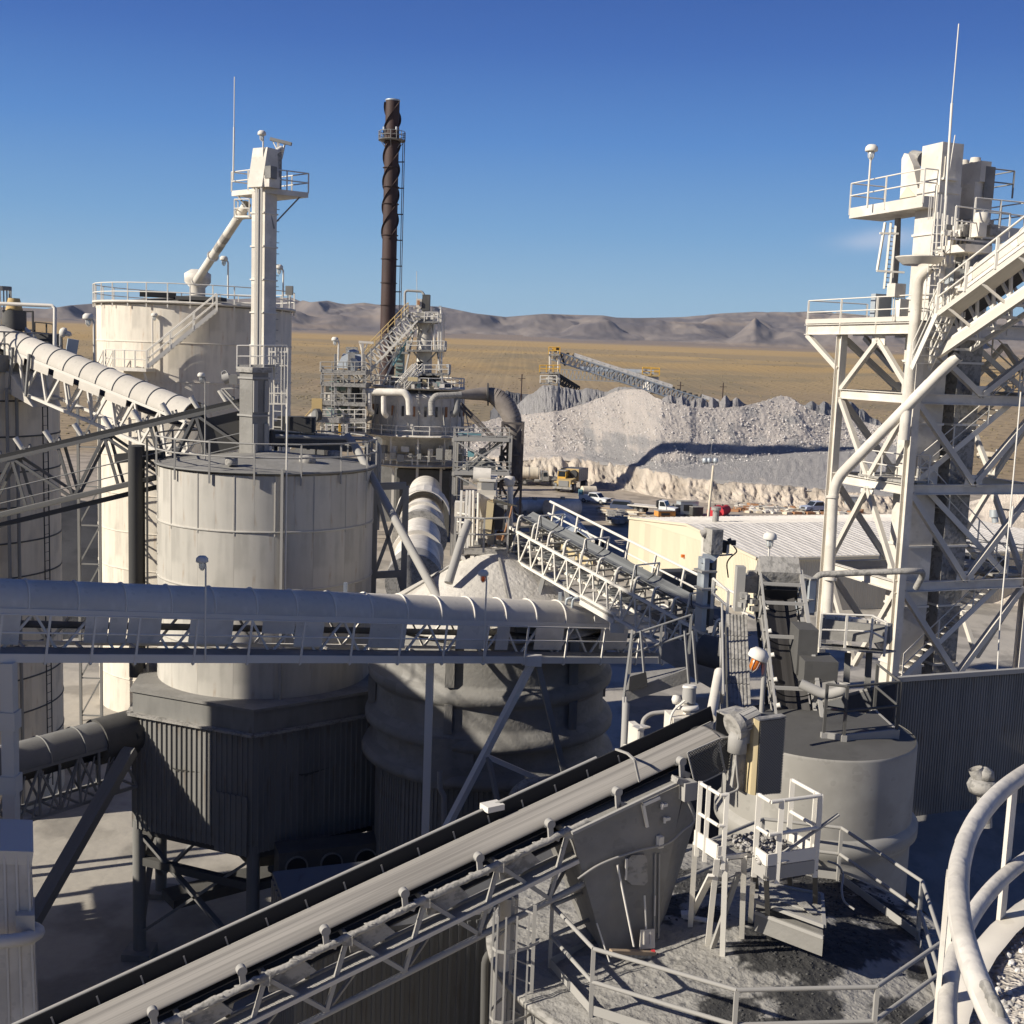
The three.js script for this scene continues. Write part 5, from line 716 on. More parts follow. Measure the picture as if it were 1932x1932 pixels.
{
  const t = thing('belt_conveyor', 'large near belt conveyor sloping across the bottom up to the round tank', 'conveyor', cBe);
  const L = tC(7.0);
  // belt carried high in the trough, running over the head pulley
  { const s = new THREE.Shape(); s.absellipse(0, -0.02, 0.38, 0.14, 0, Math.PI, false); s.absellipse(0, -0.04, 0.35, 0.12, Math.PI, 0, true); const g = new THREE.ExtrudeGeometry(s, { depth: L - 0.35, bevelEnabled: false, curveSegments: 20 }); { const p = g.attributes.position, uv = g.attributes.uv; for (let i = 0; i < p.count; i++) uv.setXY(i, p.getX(i) + p.getY(i) * 0.3, p.getZ(i)); } placed(t, 'belt', g, M.belt, at2(L - 0.35, 0.56, -0.06), fC.quat); 
    const seg = 14, pos = [], hp = at2(L - 0.35, 0.56, -0.26); const w = 0.38; const b = mb(); let prev; for (let i = 0; i <= seg; i++) { const a = Math.PI * 0.95 * i / seg, p = hp.clone().addScaledVector(fC.dir, 0.31 * Math.sin(a)).addScaledVector(fC.up, 0.31 * Math.cos(a) - 0.08); if (prev) b.hex8([prev.clone().addScaledVector(fC.side, -w), prev.clone().addScaledVector(fC.side, w), p.clone().addScaledVector(fC.side, w), p.clone().addScaledVector(fC.side, -w)].map((v) => v.clone().addScaledVector(V3().subVectors(v, hp).projectOnPlane(fC.side).normalize(), -0.02)), [prev.clone().addScaledVector(fC.side, -w), prev.clone().addScaledVector(fC.side, w), p.clone().addScaledVector(fC.side, w), p.clone().addScaledVector(fC.side, -w)]); prev = p; } b.build(t, 'belt_turn', M.belt);
    mb().tube(hp.clone().addScaledVector(fC.side, -0.52).addScaledVector(fC.up, -0.08), hp.clone().addScaledVector(fC.side, 0.52).addScaledVector(fC.up, -0.08), 0.28, 0.28, 24).build(t, 'head_pulley', M.dark); }
  ubar(t, 'return_belt', at2(0, 0.56, -0.5), at2(L - 0.5, 0.56, -0.5), 0.75, 0.025, M.beltDark);
  ubar(t, 'void_shade_plate', at2(0, 0.68, -0.24), at2(L, 0.68, -0.24), 0.76, 0.02, M.dark);  // dark plate standing in for the shadowed void under the belt
  // dust crusted pipe chord near, chords below and far
  const ch = mb(); { const pts = []; for (let i = 0; i <= 60; i++) pts.push(at2(tC(4.5) * i / 60, 0, -0.24)); ch.wire(pts, 0.058, 12); const p = ch.g[0].attributes.position; for (let i = 0; i < p.count; i++) { const q = V3().fromBufferAttribute(p, i), s = q.clone().sub(cA).dot(fC.dir), k = fbm(s * 9, (q.y - cA.y - s * fC.dir.y) * 30, 4, 71) - 0.3; if (k > 0) p.setY(i, q.y + 0.06 * k); } } ch.build(t, 'chord', M.dust);
  const cak = mb(); for (let i = 0; i < 110; i++) { const s = rr(0, tC(4.5)), r = rr(0.012, 0.035); cak.add(new THREE.IcosahedronGeometry(r, 1), new THREE.Matrix4().makeScale(rr(1, 2.4), 0.6, 1).setPosition(at2(s, rr(-0.04, 0.05), -0.19 + rr(-0.015, 0.01)))); } cak.build(t, 'dust_crust', M.dust, { kind: 'stuff' });
  for (const [s, u] of [[0.04, -1.3], [1.1, -0.24], [1.1, -1.3]]) ucyl(t, 'chord', at2(0, s, u), at2(tC(s < 1 ? 4.9 : 4.3), s, u), 0.055, M.dustS);
  for (let k = -3; k < 4.6; k++) { const a = tC(k + 0.22), bl = tC(k - 0.28), br = tC(k + 0.78);
    for (const s of [0.03, 1.1]) { ubar(t, 'brace', at2(a, s, -0.26), at2(bl, s, -1.3), 0.065, 0.065, M.dustS); if (k < 4) ubar(t, 'brace', at2(a, s, -0.26), at2(br, s, -1.3), 0.065, 0.065, M.dustS); }
    ubar(t, 'lacing', at2(bl, 0.04, -1.3), at2(br, 1.3, -1.3), 0.05, 0.05, M.dustS); mb().box(at2(a, 0.02, -0.28), 0.16, 0.15, 0.14).build(t, 'gusset', M.dust); ubar(t, 'cross_beam', at2(a, 0, -0.3), at2(a, 1.3, -0.3), 0.06, 0.1, M.dustS); }
  // idler brackets: bearing knob on an arm, near side
  const arm = geo(mb().tube(V3(-0.06, 0.03, 0), V3(0.06, 0.03, 0), 0.075, 0.075, 16).bar(V3(0, 0.02, 0), V3(0, -0.26, 0.05), 0.05, 0.09).bar(V3(0, -0.2, 0.02), V3(0, -0.3, -0.1), 0.05, 0.1)), id = geo(mb().tube(V3(-0.38, -0.06, 0), V3(-0.15, -0.17, 0), 0.05).tube(V3(-0.15, -0.17, 0), V3(0.15, -0.17, 0), 0.05).tube(V3(0.15, -0.17, 0), V3(0.38, -0.06, 0), 0.05));
  for (let k = -3; k <= 6; k++) { placed(t, 'idler_bracket', arm, M.dustS, at2(tC(k), 0.02, 0), fC.quat); placed(t, 'idler', id, M.greyS, at2(tC(k), 0.56, 0.0), fC.quat); }
  // far guard strip, pipe rail, hangers
  ubar(t, 'guard_strip', at2(0, 1.08, 0.02), at2(L + 0.1, 1.08, 0.02), 0.03, 0.3, M.black); ubar(t, 'strip_trim', at2(0, 1.0, -0.08), at2(L, 1.0, -0.08), 0.02, 0.02, M.dustS);
  mb().tube(at2(0, 1.12, 0.16), at2(tC(5.2), 1.12, 0.16), 0.034, 0.034, 10).build(t, 'cable_pipe', M.dustS); for (let k = -3; k < 6; k += 0.5) ubar(t, 'hanger', at2(tC(k), 1.06, -0.12), at2(tC(k), 1.06, 0.06), 0.02, 0.025, M.dustS);
  { const c = at2(tC(3.6), 1.1, 0.16); mb().box(c, 0.34, 0.1, 0.26, 0.6).build(t, 'switch_box', M.whiteS); }
  // grating walkway behind and below the belt
  const wk = mb().hex8([at2(0, -0.04, -0.78), at2(tC(4.4), -0.04, -0.78), at2(tC(4.4), 0.26, -0.78), at2(0, 0.26, -0.78)], [at2(0, -0.04, -0.77), at2(tC(4.4), -0.04, -0.77), at2(tC(4.4), 0.26, -0.77), at2(0, 0.26, -0.77)]).build(t, 'grating_walkway', M.mesh); ubar(t, 'walkway_edge', at2(0, -0.06, -0.8), at2(tC(4.4), -0.06, -0.8), 0.03, 0.07, M.white);
  for (let k = -3; k < 4; k++) { const s = tC(k + 0.5), b = mb(); const p = [at2(s - 0.35, 0.12, -0.36), at2(s + 0.25, 0.12, -0.36), at2(s + 0.38, 0.12, -0.6), at2(s - 0.1, 0.12, -0.66), at2(s - 0.38, 0.12, -0.58)]; b.poly(p, fC.side.clone().multiplyScalar(awC * 0.05)); b.build(t, 'caked_plate', M.dust); }
  // belt hoop and near head mesh screen
  mb().bar(at2(tC(5.35), 0.05, 0), at2(tC(5.35), 0.05, 0.42), 0.035).bar(at2(tC(5.35), 0.05, 0.42), at2(tC(5.38), 0.35, 0.42), 0.035).bar(at2(tC(5.38), 0.35, 0.42), at2(tC(5.45), 0.95, 0.25), 0.035).build(t, 'belt_hoop', M.dustS);
  const nv = fC.side.clone().multiplyScalar(-awC), pl0 = at2(tC(6), -0.08, 0), S = (x, y, k = 0) => PL(x, y, pl0.clone().addScaledVector(nv, k), nv);
  const scr = [S(1297, 1420), S(1359, 1393), S(1384, 1389), S(1378, 1450), S(1312, 1482)]; mb().poly(scr, nv.clone().multiplyScalar(-0.006)).build(t, 'mesh_screen', M.meshDark); for (let i = 0; i < 5; i++) ubar(t, 'screen_frame', scr[i], scr[(i + 1) % 5], 0.022, 0.022, M.dustS); ubar(t, 'screen_bar', S(1356, 1400), S(1368, 1458), 0.04, 0.03, M.greyS);
  // plate over the head, gearbox, motor, guards
  const hp = [S(1352, 1343, -1.45), S(1388, 1334, -1.4), S(1453, 1351, -0.6), S(1380, 1356, 0.05)]; mb().hex8(hp, hp.map((p) => p.clone().add(V3(0, 0.03, 0)))).build(t, 'head_plate', M.dust); mb().hex8([hp[0], hp[1], hp[1], hp[0]].map((p, i) => p.clone().add(V3(0, -0.8, i > 1 ? 0.03 : 0))), [hp[0], hp[1], hp[1], hp[0]].map((p, i) => p.clone().add(V3(0, 0, i > 1 ? 0.03 : 0)))).build(t, 'back_plate', M.dark);
  const gc = S(1397, 1365, 0.1); mb().tube(gc.clone().addScaledVector(fC.dir, -0.18), gc.clone().addScaledVector(fC.dir, -0.04), 0.25, 0.25, 22).build(t, 'gearbox', M.dust); const mt = mb().tube(gc.clone().addScaledVector(fC.dir, -0.02).add(V3(0, 0.02, 0)), gc.clone().addScaledVector(fC.dir, 0.34).add(V3(0, 0.02, 0)), 0.17, 0.17, 18).build(t, 'drive_motor', M.dustS); for (let i = 0; i < 12; i++) { const a = i * Math.PI / 6; ubar(mt, 'fin', gc.clone().addScaledVector(fC.dir, 0.02).addScaledVector(fC.up, 0.18 * Math.cos(a)).addScaledVector(fC.side, 0.18 * Math.sin(a)), gc.clone().addScaledVector(fC.dir, 0.32).addScaledVector(fC.up, 0.18 * Math.cos(a)).addScaledVector(fC.side, 0.18 * Math.sin(a)), 0.012, 0.03, M.dustS); }
  mb().lathe([[0.01, 0.12], [0.13, 0.1], [0.17, 0], [0.17, -0.25], [0.01, -0.25]], S(1392, 1392, 0.12), 16).box(S(1410, 1388, 0.1), 0.16, 0.22, 0.2, 0.4).build(t, 'bearing_block', M.dustS);
  const box4 = (n, m, a, dep) => mb().hex8([a[3], a[2], a[2].clone().addScaledVector(nv, -dep), a[3].clone().addScaledVector(nv, -dep)], [a[0], a[1], a[1].clone().addScaledVector(nv, -dep), a[0].clone().addScaledVector(nv, -dep)]).build(t, n, m);
  const dg = [S(1434, 1361, 0.35), S(1481, 1355, 0.35), S(1472, 1496, 0.35), S(1426, 1500, 0.35)]; box4('drive_guard', M.darkDust, dg, 0.4); mb().poly(dg.map((p) => p.clone().addScaledVector(nv, 0.02)), nv.clone().multiplyScalar(0.005)).build(t, 'guard_mesh', M.meshMid);
  const ds = [S(1424, 1356, 0.3), S(1433, 1361, 0.36), S(1425, 1501, 0.36), S(1415, 1499, 0.3)]; box4('guard_side', M.tanBox, ds, 0.3); mb().hex8([S(1424, 1356, 0.38), S(1433, 1361, 0.42), S(1484, 1354, 0.42), S(1474, 1349, 0.1)], [S(1424, 1353, 0.38), S(1433, 1358, 0.42), S(1484, 1351, 0.42), S(1474, 1346, 0.1)]).build(t, 'guard_lid', M.dust);
  const d2 = [S(1393, 1391, 0.12), S(1415, 1400, 0.12), S(1406, 1498, 0.12), S(1380, 1483, 0.12)]; box4('guard_door', M.dust, d2, 0.16); for (let i = 0; i < 4; i++) ubar(t, 'door_frame', d2[i].clone().addScaledVector(nv, 0.02), d2[(i + 1) % 4].clone().addScaledVector(nv, 0.02), 0.04, 0.03, M.dustS);
  mb().wire([S(1396, 1378, 0.25), S(1389, 1420, 0.22), S(1391, 1462, 0.2), S(1392, 1488, 0.2), S(1378, 1496, 0.2), S(1362, 1500, 0.2)], 0.022).build(t, 'cable', M.dustS);
  const jb = S(1296, 1490, 0.05); mb().box(jb, 0.26, 0.32, 0.24, 0.5).build(t, 'switch_box', M.dustS); mb().bar(S(1272, 1470, 0.02), S(1300, 1478, 0.02), 0.2, 0.1).build(t, 'box_bracket', M.dust); mb().wire([jb.clone().add(V3(0, -0.15, 0.05)), S(1304, 1528, 0.1), S(1310, 1549, 0.1), S(1290, 1566, 0.1), S(1262, 1590, 0.1), S(1200, 1606, 0.1), S(1130, 1632, 0.08), S(1090, 1658, 0.05)], 0.022).build(t, 'conduit', M.dustS);
  // tapering discharge chute
  const c = thing('discharge_chute', 'big grey tapering steel chute standing on the round tank under the near conveyor', 'chute', atY(at2(tC(5), 0.5, 0), YT + 0.4));
  const F4 = [S(1079, 1574), S(1292, 1477), S(1232, 1785), S(1142, 1803)], B4 = F4.map((p, i) => p.clone().addScaledVector(nv, -1.45).addScaledVector(fC.dir, i > 1 ? 0.25 : 0));
  mb().hex8([F4[3], F4[2], B4[2], B4[3]].map((p) => p.clone()), [F4[0], F4[1], B4[1], B4[0]]).build(c, 'chute_body', M.dustBig);
  const Rr = [S(1292, 1490, -0.01), S(1313, 1540, -0.5), S(1255, 1725, -0.5), S(1226, 1783, -0.01)]; mb().poly(Rr, fC.dir.clone().multiplyScalar(0.02)).build(c, 'side_flap', M.dustBig);
  mb().bar(S(1079, 1572, 0.03), S(1285, 1474, 0.03), 0.06, 0.05).build(c, 'top_flange', M.dustS);
  const door = [S(1178, 1627, 0.03), S(1190, 1612, 0.03), S(1214, 1611, 0.03), S(1219, 1620, 0.03), S(1220, 1662, 0.03), S(1214, 1669, 0.03), S(1190, 1668, 0.03), S(1181, 1660, 0.03)]; mb().poly(door, nv.clone().multiplyScalar(0.035)).build(c, 'inspection_door', M.dust); ubar(c, 'door_handle', S(1182, 1620, 0.09), S(1181, 1660, 0.09), 0.025, 0.03, M.whiteS);
  mb().bar(S(1213, 1518, 0.03), S(1244, 1504, 0.03), 0.06).bar(S(1213, 1518, 0.03), S(1221, 1560, 0.03), 0.05).build(c, 'bent_bar', M.whiteS); for (const [x, y] of [[1253, 1519], [1258, 1545]]) mb().box(S(x, y, 0.05), 0.12, 0.05, 0.06, 0.6).box(S(x - 4, y + 2, 0.05), 0.04, 0.1, 0.06).build(c, 'clamp', M.whiteS); mb().box(S(1245, 1588, 0.06), 0.1, 0.2, 0.1, 0.5).build(c, 'bracket', M.whiteS); for (const x of [1236, 1244]) ubar(c, 'stiffener', S(x, 1610, 0.02), S(x - 2, 1770, 0.02), 0.03, 0.03, M.dustS);
  ubar(c, 'bar', S(1236, 1690, 0.05), S(1235, 1728, 0.05), 0.02, 0.02, M.whiteS);
  // shovel and broom leaning on the chute
  const sh = thing('shovel', 'dusty square shovel standing upright against the chute foot', 'shovel', S(1224, 1790, 0.15)); ucyl(sh, 'shaft', S(1216, 1690, 0.12), S(1219, 1752, 0.16), 0.018, M.whiteS); const bl = [S(1208, 1754, 0.16), S(1234, 1752, 0.16), S(1235, 1788, 0.2), S(1206, 1790, 0.2)]; mb().poly(bl, nv.clone().multiplyScalar(0.02)).build(sh, 'blade', M.white); for (const x of [1215, 1227]) ubar(sh, 'blade_rib', S(x, 1758, 0.19), S(x, 1782, 0.22), 0.02, 0.02, M.whiteS);
  const br = thing('broom', 'push broom with long pale handle leaning on the chute left of the shovel', 'broom', S(1185, 1800, 0.3)); ucyl(br, 'handle', S(1165, 1632, 0.06), S(1196, 1786, 0.35), 0.018, M.whiteS); mb().bar(S(1152, 1795, 0.4), S(1235, 1798, 0.4), 0.09, 0.06).build(br, 'head', M.wood); mb().bar(S(1152, 1800, 0.4), S(1228, 1803, 0.4), 0.07, 0.08).build(br, 'bristles', M.dust); mb().box(S(1232, 1796, 0.4), 0.07, 0.06, 0.06).build(br, 'red_cap', M.red);
  const stk = thing('scraper_bar', 'thin pale scraper bar leaning on the chute at its left corner', 'bar', S(1145, 1815, 0.2)); ucyl(stk, 'bar', S(1126, 1742, 0.05), S(1150, 1815, 0.25), 0.014, M.whiteS);
}
{ // working platform right of the chute with spilled lumps
  const YD = 18.0, g = (x, y, k = 0) => G(x, y, YD + k), t = thing('work_platform', 'white railed grating platform on thin legs between the chute and the mesh crate', 'platform', atY(g(1360, 1620), YD));
  const d = [g(1310, 1590), g(1353, 1619), g(1424, 1611), g(1392, 1575)]; mb().hex8(d.map((p) => p.clone().add(V3(0, -0.03, 0))), d).build(t, 'grating', M.mesh); mb().hex8(d.map((p) => p.clone().add(V3(0, -0.06, 0))), d.map((p) => p.clone().add(V3(0, -0.035, 0)))).build(t, 'under_tray', M.darkDust); ubar(t, 'toe_plate', d[0].clone().add(V3(0, 0.1, 0)), d[1].clone().add(V3(0, 0.1, 0)), 0.03, 0.26, M.whiteS); ubar(t, 'edge_angle', d[1], d[2], 0.05, 0.07, M.whiteS); ubar(t, 'toe_plate', d[1].clone().add(V3(0, 0.1, 0)), lerp(d[1], d[2], 0.18).add(V3(0, 0.1, 0)), 0.03, 0.2, M.whiteS);
  const r = [lerp(d[0], d[1], 0.12), lerp(d[0], d[1], 0.98), lerp(d[1], d[2], 0.16)], rb = mb(); for (const u of [1.07, 0.55]) rb.tube(r[0].clone().add(V3(0, u, 0)), r[1].clone().add(V3(0, u, 0)), 0.032, 0.032, 8).tube(r[1].clone().add(V3(0, u, 0)), r[2].clone().add(V3(0, u, 0)), 0.032, 0.032, 8); const hr = rb.build(t, 'handrail', M.whiteS); for (const p of [r[0], lerp(r[0], r[1], 0.42), r[2]]) ubar(hr, 'post', p.clone().add(V3(0, -0.2, 0)), p.clone().add(V3(0, 1.1, 0)), 0.07, 0.06, M.whiteS);
  const foot = (x, y) => { const q = G(x, y, YT + 0.5); q.y = roofT(q.x, q.z); return q; };
  for (const [p, f] of [[lerp(d[0], d[1], 0.05), foot(1303, 1738)], [d[1], foot(1336, 1770)], [lerp(d[1], d[2], 0.22), foot(1364, 1787)], [lerp(d[1], d[2], 0.72), foot(1400, 1760)], [d[2], foot(1416, 1735)]]) ubar(t, 'leg', f, p, 0.09, 0.07, M.whiteS);
  ubar(t, 'brace', lerp(d[0], d[1], 0.8).add(V3(0, -0.35, 0)), foot(1303, 1722), 0.11, 0.05, M.whiteS); ubar(t, 'brace', lerp(d[1], d[2], 0.6).add(V3(0, -0.3, 0)), foot(1345, 1775), 0.09, 0.05, M.dustS); mb().bar(foot(1292, 1722), foot(1338, 1734), 0.14, 0.06).bar(foot(1286, 1718), foot(1312, 1720), 0.2, 0.1).build(t, 'base_plate', M.whiteS);
  const h = [g(1426, 1597, 0.22), g(1448, 1612, 0.22), g(1541, 1598, 0.22), g(1489, 1566, 0.22)].map((p) => atY(p, YD)); const t2 = thing('spill_tray', 'white railed tray with board sides holding dark lumps beside the work platform', 'platform', h[1]);
  mb().hex8(h.map((p) => p.clone().add(V3(0, -0.16, 0))), h.map((p) => p.clone().add(V3(0, -0.1, 0)))).build(t2, 'floor', M.dust); for (const [a, b, y0] of [[0, 1, 0.12], [1, 2, 0.12], [2, 3, 0.14]]) ubar(t2, 'side_board', h[a].clone().add(V3(0, y0, 0)), h[b].clone().add(V3(0, y0, 0)), 0.03, 0.2, M.whiteS); for (const [a, b] of [[0, 1], [1, 2]]) ubar(t2, 'edge_channel', h[a].clone().add(V3(0, -0.11, 0)), h[b].clone().add(V3(0, -0.11, 0)), 0.03, 0.23, M.dustS);
  const rr4 = [h[0].clone(), h[1].clone(), h[2].clone(), h[3].clone()], rb2 = mb(); for (const u of [1.1, 0.55]) for (const [a, b] of [[0, 1], [1, 2], [2, 3]]) rb2.tube(rr4[a].clone().add(V3(0, u, 0)), rr4[b].clone().add(V3(0, u, 0)), 0.034, 0.034, 8); const hr2 = rb2.build(t2, 'handrail', M.whiteS);
  for (const p of [rr4[0], lerp(rr4[1], rr4[2], 0.22), lerp(rr4[2], rr4[3], 0.15), rr4[2], rr4[3]]) ubar(hr2, 'post', p.clone().add(V3(0, -0.3, 0)), p.clone().add(V3(0, 1.12, 0)), 0.08, 0.05, M.whiteS); ubar(t2, 'loose_bar', h[2].clone().add(V3(-0.9, -0.0, 0.3)), h[2].clone().add(V3(0.35, 0.75, -0.1)), 0.06, 0.03, M.dustS); { const p = lerp(h[0], h[1], 0.55).add(V3(0.25, 0.05, -0.2)); mb().lathe([[0.01, 0.03], [0.28, 0.02], [0.28, 0], [0.01, 0]], p, 24).build(t2, 'disc', M.white); }
  for (const [a, f] of [[h[0], foot(1432, 1700)], [h[1], foot(1452, 1760)], [h[2], foot(1540, 1750)], [h[3], foot(1495, 1690)]]) ubar(t2, 'leg', f, a.clone().add(V3(0, -0.15, 0)), 0.08, 0.06, M.darkDust);
  const lg = new THREE.IcosahedronGeometry(0.5, 1), lm = mat([0.36, 0.34, 0.31]), o = thing('lump_pile', 'heap of grey lumps spilled over the platform grating and tray', 'rubble', d[2]); o.userData.kind = 'stuff'; const im = shade(new THREE.InstancedMesh(lg, lm, 900)), m4 = new THREE.Matrix4(), cc = new THREE.Color(); im.name = 'lumps'; im.userData.kind = 'stuff';
  for (let i = 0; i < 900; i++) { const u = rnd(), v = rnd(), a = lerp(lerp(d[3], d[2], 0.2 + 0.7 * u), lerp(h[3], h[1], 0.2 + 0.7 * u), v), s = 0.02 + 0.09 * Math.pow(rnd(), 2), k = rr(0.5, 1.2); m4.compose(a.clone().sub(d[2]).add(V3(rr(-0.25, 0.25), 0.02 + 0.16 * rnd() * Math.exp(-Math.pow((v - 0.45) * 3, 2)), rr(-0.1, 0.1))), new THREE.Quaternion().setFromEuler(new THREE.Euler(rnd() * 6, rnd() * 6, 0)), V3(s, s * 0.75, s * rr(0.7, 1.2))); im.setMatrixAt(i, m4); im.setColorAt(i, cc.setRGB(k, k, k)); }
  o.add(im);
  // mesh topped crate
  const ft = [G(1426, 1700, 16.95), G(1555, 1747, 16.95), G(1551, 1688, 16.95), G(1430, 1665, 16.95)], cr = thing('mesh_crate', 'low steel box with expanded mesh top on the round tank roof below the tray', 'crate', atY(ft[0], 16.3));
  mb().hex8(ft.map((p) => atY(p, 16.42)), ft.map((p) => p.clone().add(V3(0, -0.22, 0)))).build(cr, 'box', M.dustBig); mb().hex8(ft.map((p) => p.clone().add(V3(0, -0.02, 0))), ft).build(cr, 'mesh_top', M.mesh); for (let i = 0; i < 4; i++) ubar(cr, 'frame_bar', ft[i], ft[(i + 1) % 4], 0.06, 0.06, M.dustS); ubar(cr, 'frame_bar', lerp(ft[0], ft[3], 0.35), lerp(ft[1], ft[2], 0.35), 0.08, 0.05, M.dustS); ubar(cr, 'frame_bar', lerp(ft[0], ft[3], 0.0).add(V3(0, -0.2, 0)), ft[1].clone().add(V3(0, -0.2, 0)), 0.04, 0.06, M.dustS);
  { const p = lerp(lerp(ft[0], ft[1], 0.72), lerp(ft[3], ft[2], 0.72), 0.3); const b = mb(); b.poly([p.clone().add(V3(-0.12, 0.05, -0.25)), p.clone().add(V3(0.05, 0.05, -0.27)), p.clone().add(V3(0.16, 0.05, 0.2)), p.clone().add(V3(0.02, 0.05, 0.22))], V3(0, 0.02, 0)); b.build(cr, 'loose_plate', M.dust); }
  const hs = thing('hose', 'thin pale hose lying looped on the shaded tank roof behind the crate', 'hose', G(1590, 1700, 16)); mb().wire([G(1562, 1625, 16.5), G(1580, 1632, 16.5), G(1590, 1648, 16.3), G(1588, 1680, 16.2), G(1594, 1702, 16.12), G(1612, 1716, 16.05)], 0.022).build(hs, 'hose', M.dustS);
}
lampPost('large near work lamp with orange globe beside the steep dark belt', P(1436, 1352, 24.5), 1.2, { size: 1.35, out: V3(-0.75, 0, 0.3), tilt: -0.35, r: 0.05, amber: true, m: M.dustS });
{ // second round tank behind
  const c = plan(1538, 1500, 26.6), R2 = 2.08, f = front(c, R2), yr = YA(f, 1432), t = thing('round_tank', 'narrow round tank with dusty roof and platform at right behind the mesh crate', 'tank', c);
  const yb = YA(V3(c.x + R2, 0, c.z), 1533); mb().lathe([[R2, 0], [R2, yb - 0.5], [R2 + 0.03, yb - 0.32], [R2 + 0.14, yb - 0.2], [R2 + 0.14, yb + 0.02], [R2 + 0.02, yb + 0.12], [R2, yb + 0.14], [R2, yr - 0.05], [R2 - 0.03, yr]], V3(c.x, 0, c.z), 72).build(t, 'shell', mat([0.36, 0.345, 0.31], { map: T.grime }));
  mb().lathe([[R2 - 0.02, yr - 0.02], [R2 * 0.5, yr + 0.12], [0.01, yr + 0.2]], V3(c.x, 0, c.z), 48).build(t, 'roof', M.darkDust);
  const D = (x, y) => P(x, y, 26.2), q = [[1556, 1360, -1.0], [1592, 1387, -1.1], [1693, 1354, -0.6], [1650, 1330, 0.9]].map(([x, y, k]) => { const p = P(x, y, 26.4 + k); return p; }); const yd = q[1].y; const dd = q.map((p) => atY(p, yd)); mb().hex8(dd.map((p) => p.clone().add(V3(0, -0.05, 0))), dd).build(t, 'platform_deck', M.darkDust); for (const [a, b] of [[0, 1], [1, 2], [2, 3]]) ubar(t, 'edge_beam', dd[a].clone().add(V3(0, -0.12, 0)), dd[b].clone().add(V3(0, -0.12, 0)), 0.05, 0.26, M.dustS); for (const p of dd) ubar(t, 'leg', atY(p, yr), p, 0.12, 0.1, M.dustS); handrail(t, [dd[0], dd[1], dd[2], dd[3]], { m: M.darkDust, r: 0.03, gap: 1.3 });
  const k = (x, y, X, Y, d, n, m) => { const a = P(x, Y, d), b = P(X, y, d); mb().box(lerp(a, b, 0.5), b.x - a.x, b.y - a.y, 0.9).build(t, n, m); }; k(1495, 1180, 1535, 1265, 28.5, 'shaded_hopper', M.darkDust); k(1508, 1240, 1572, 1284, 28, 'shaded_bin', M.darkDust); mb().hex8([P(1506, 1296, 27.6), P(1586, 1304, 27.2), P(1586, 1300, 28.4), P(1506, 1290, 28.6)], [P(1506, 1284, 27.5), P(1574, 1284, 27.5), P(1574, 1282, 28.6), P(1506, 1282, 28.6)]).build(t, 'bin_flange', M.dustBig); mb().pipe([P(1510, 1290, 27), P(1560, 1312, 26.8), P(1592, 1302, 26.6), P(1594, 1288, 26.6)], 0.12).build(t, 'pipe', M.dustS);
  for (const [a, b] of [[1575, 1380], [1620, 1410], [1545, 1420]]) mb().box(P(a, b, 25.9), 0.5, 0.04, 0.25, a).build(t, 'dust_cake', M.dust);
}
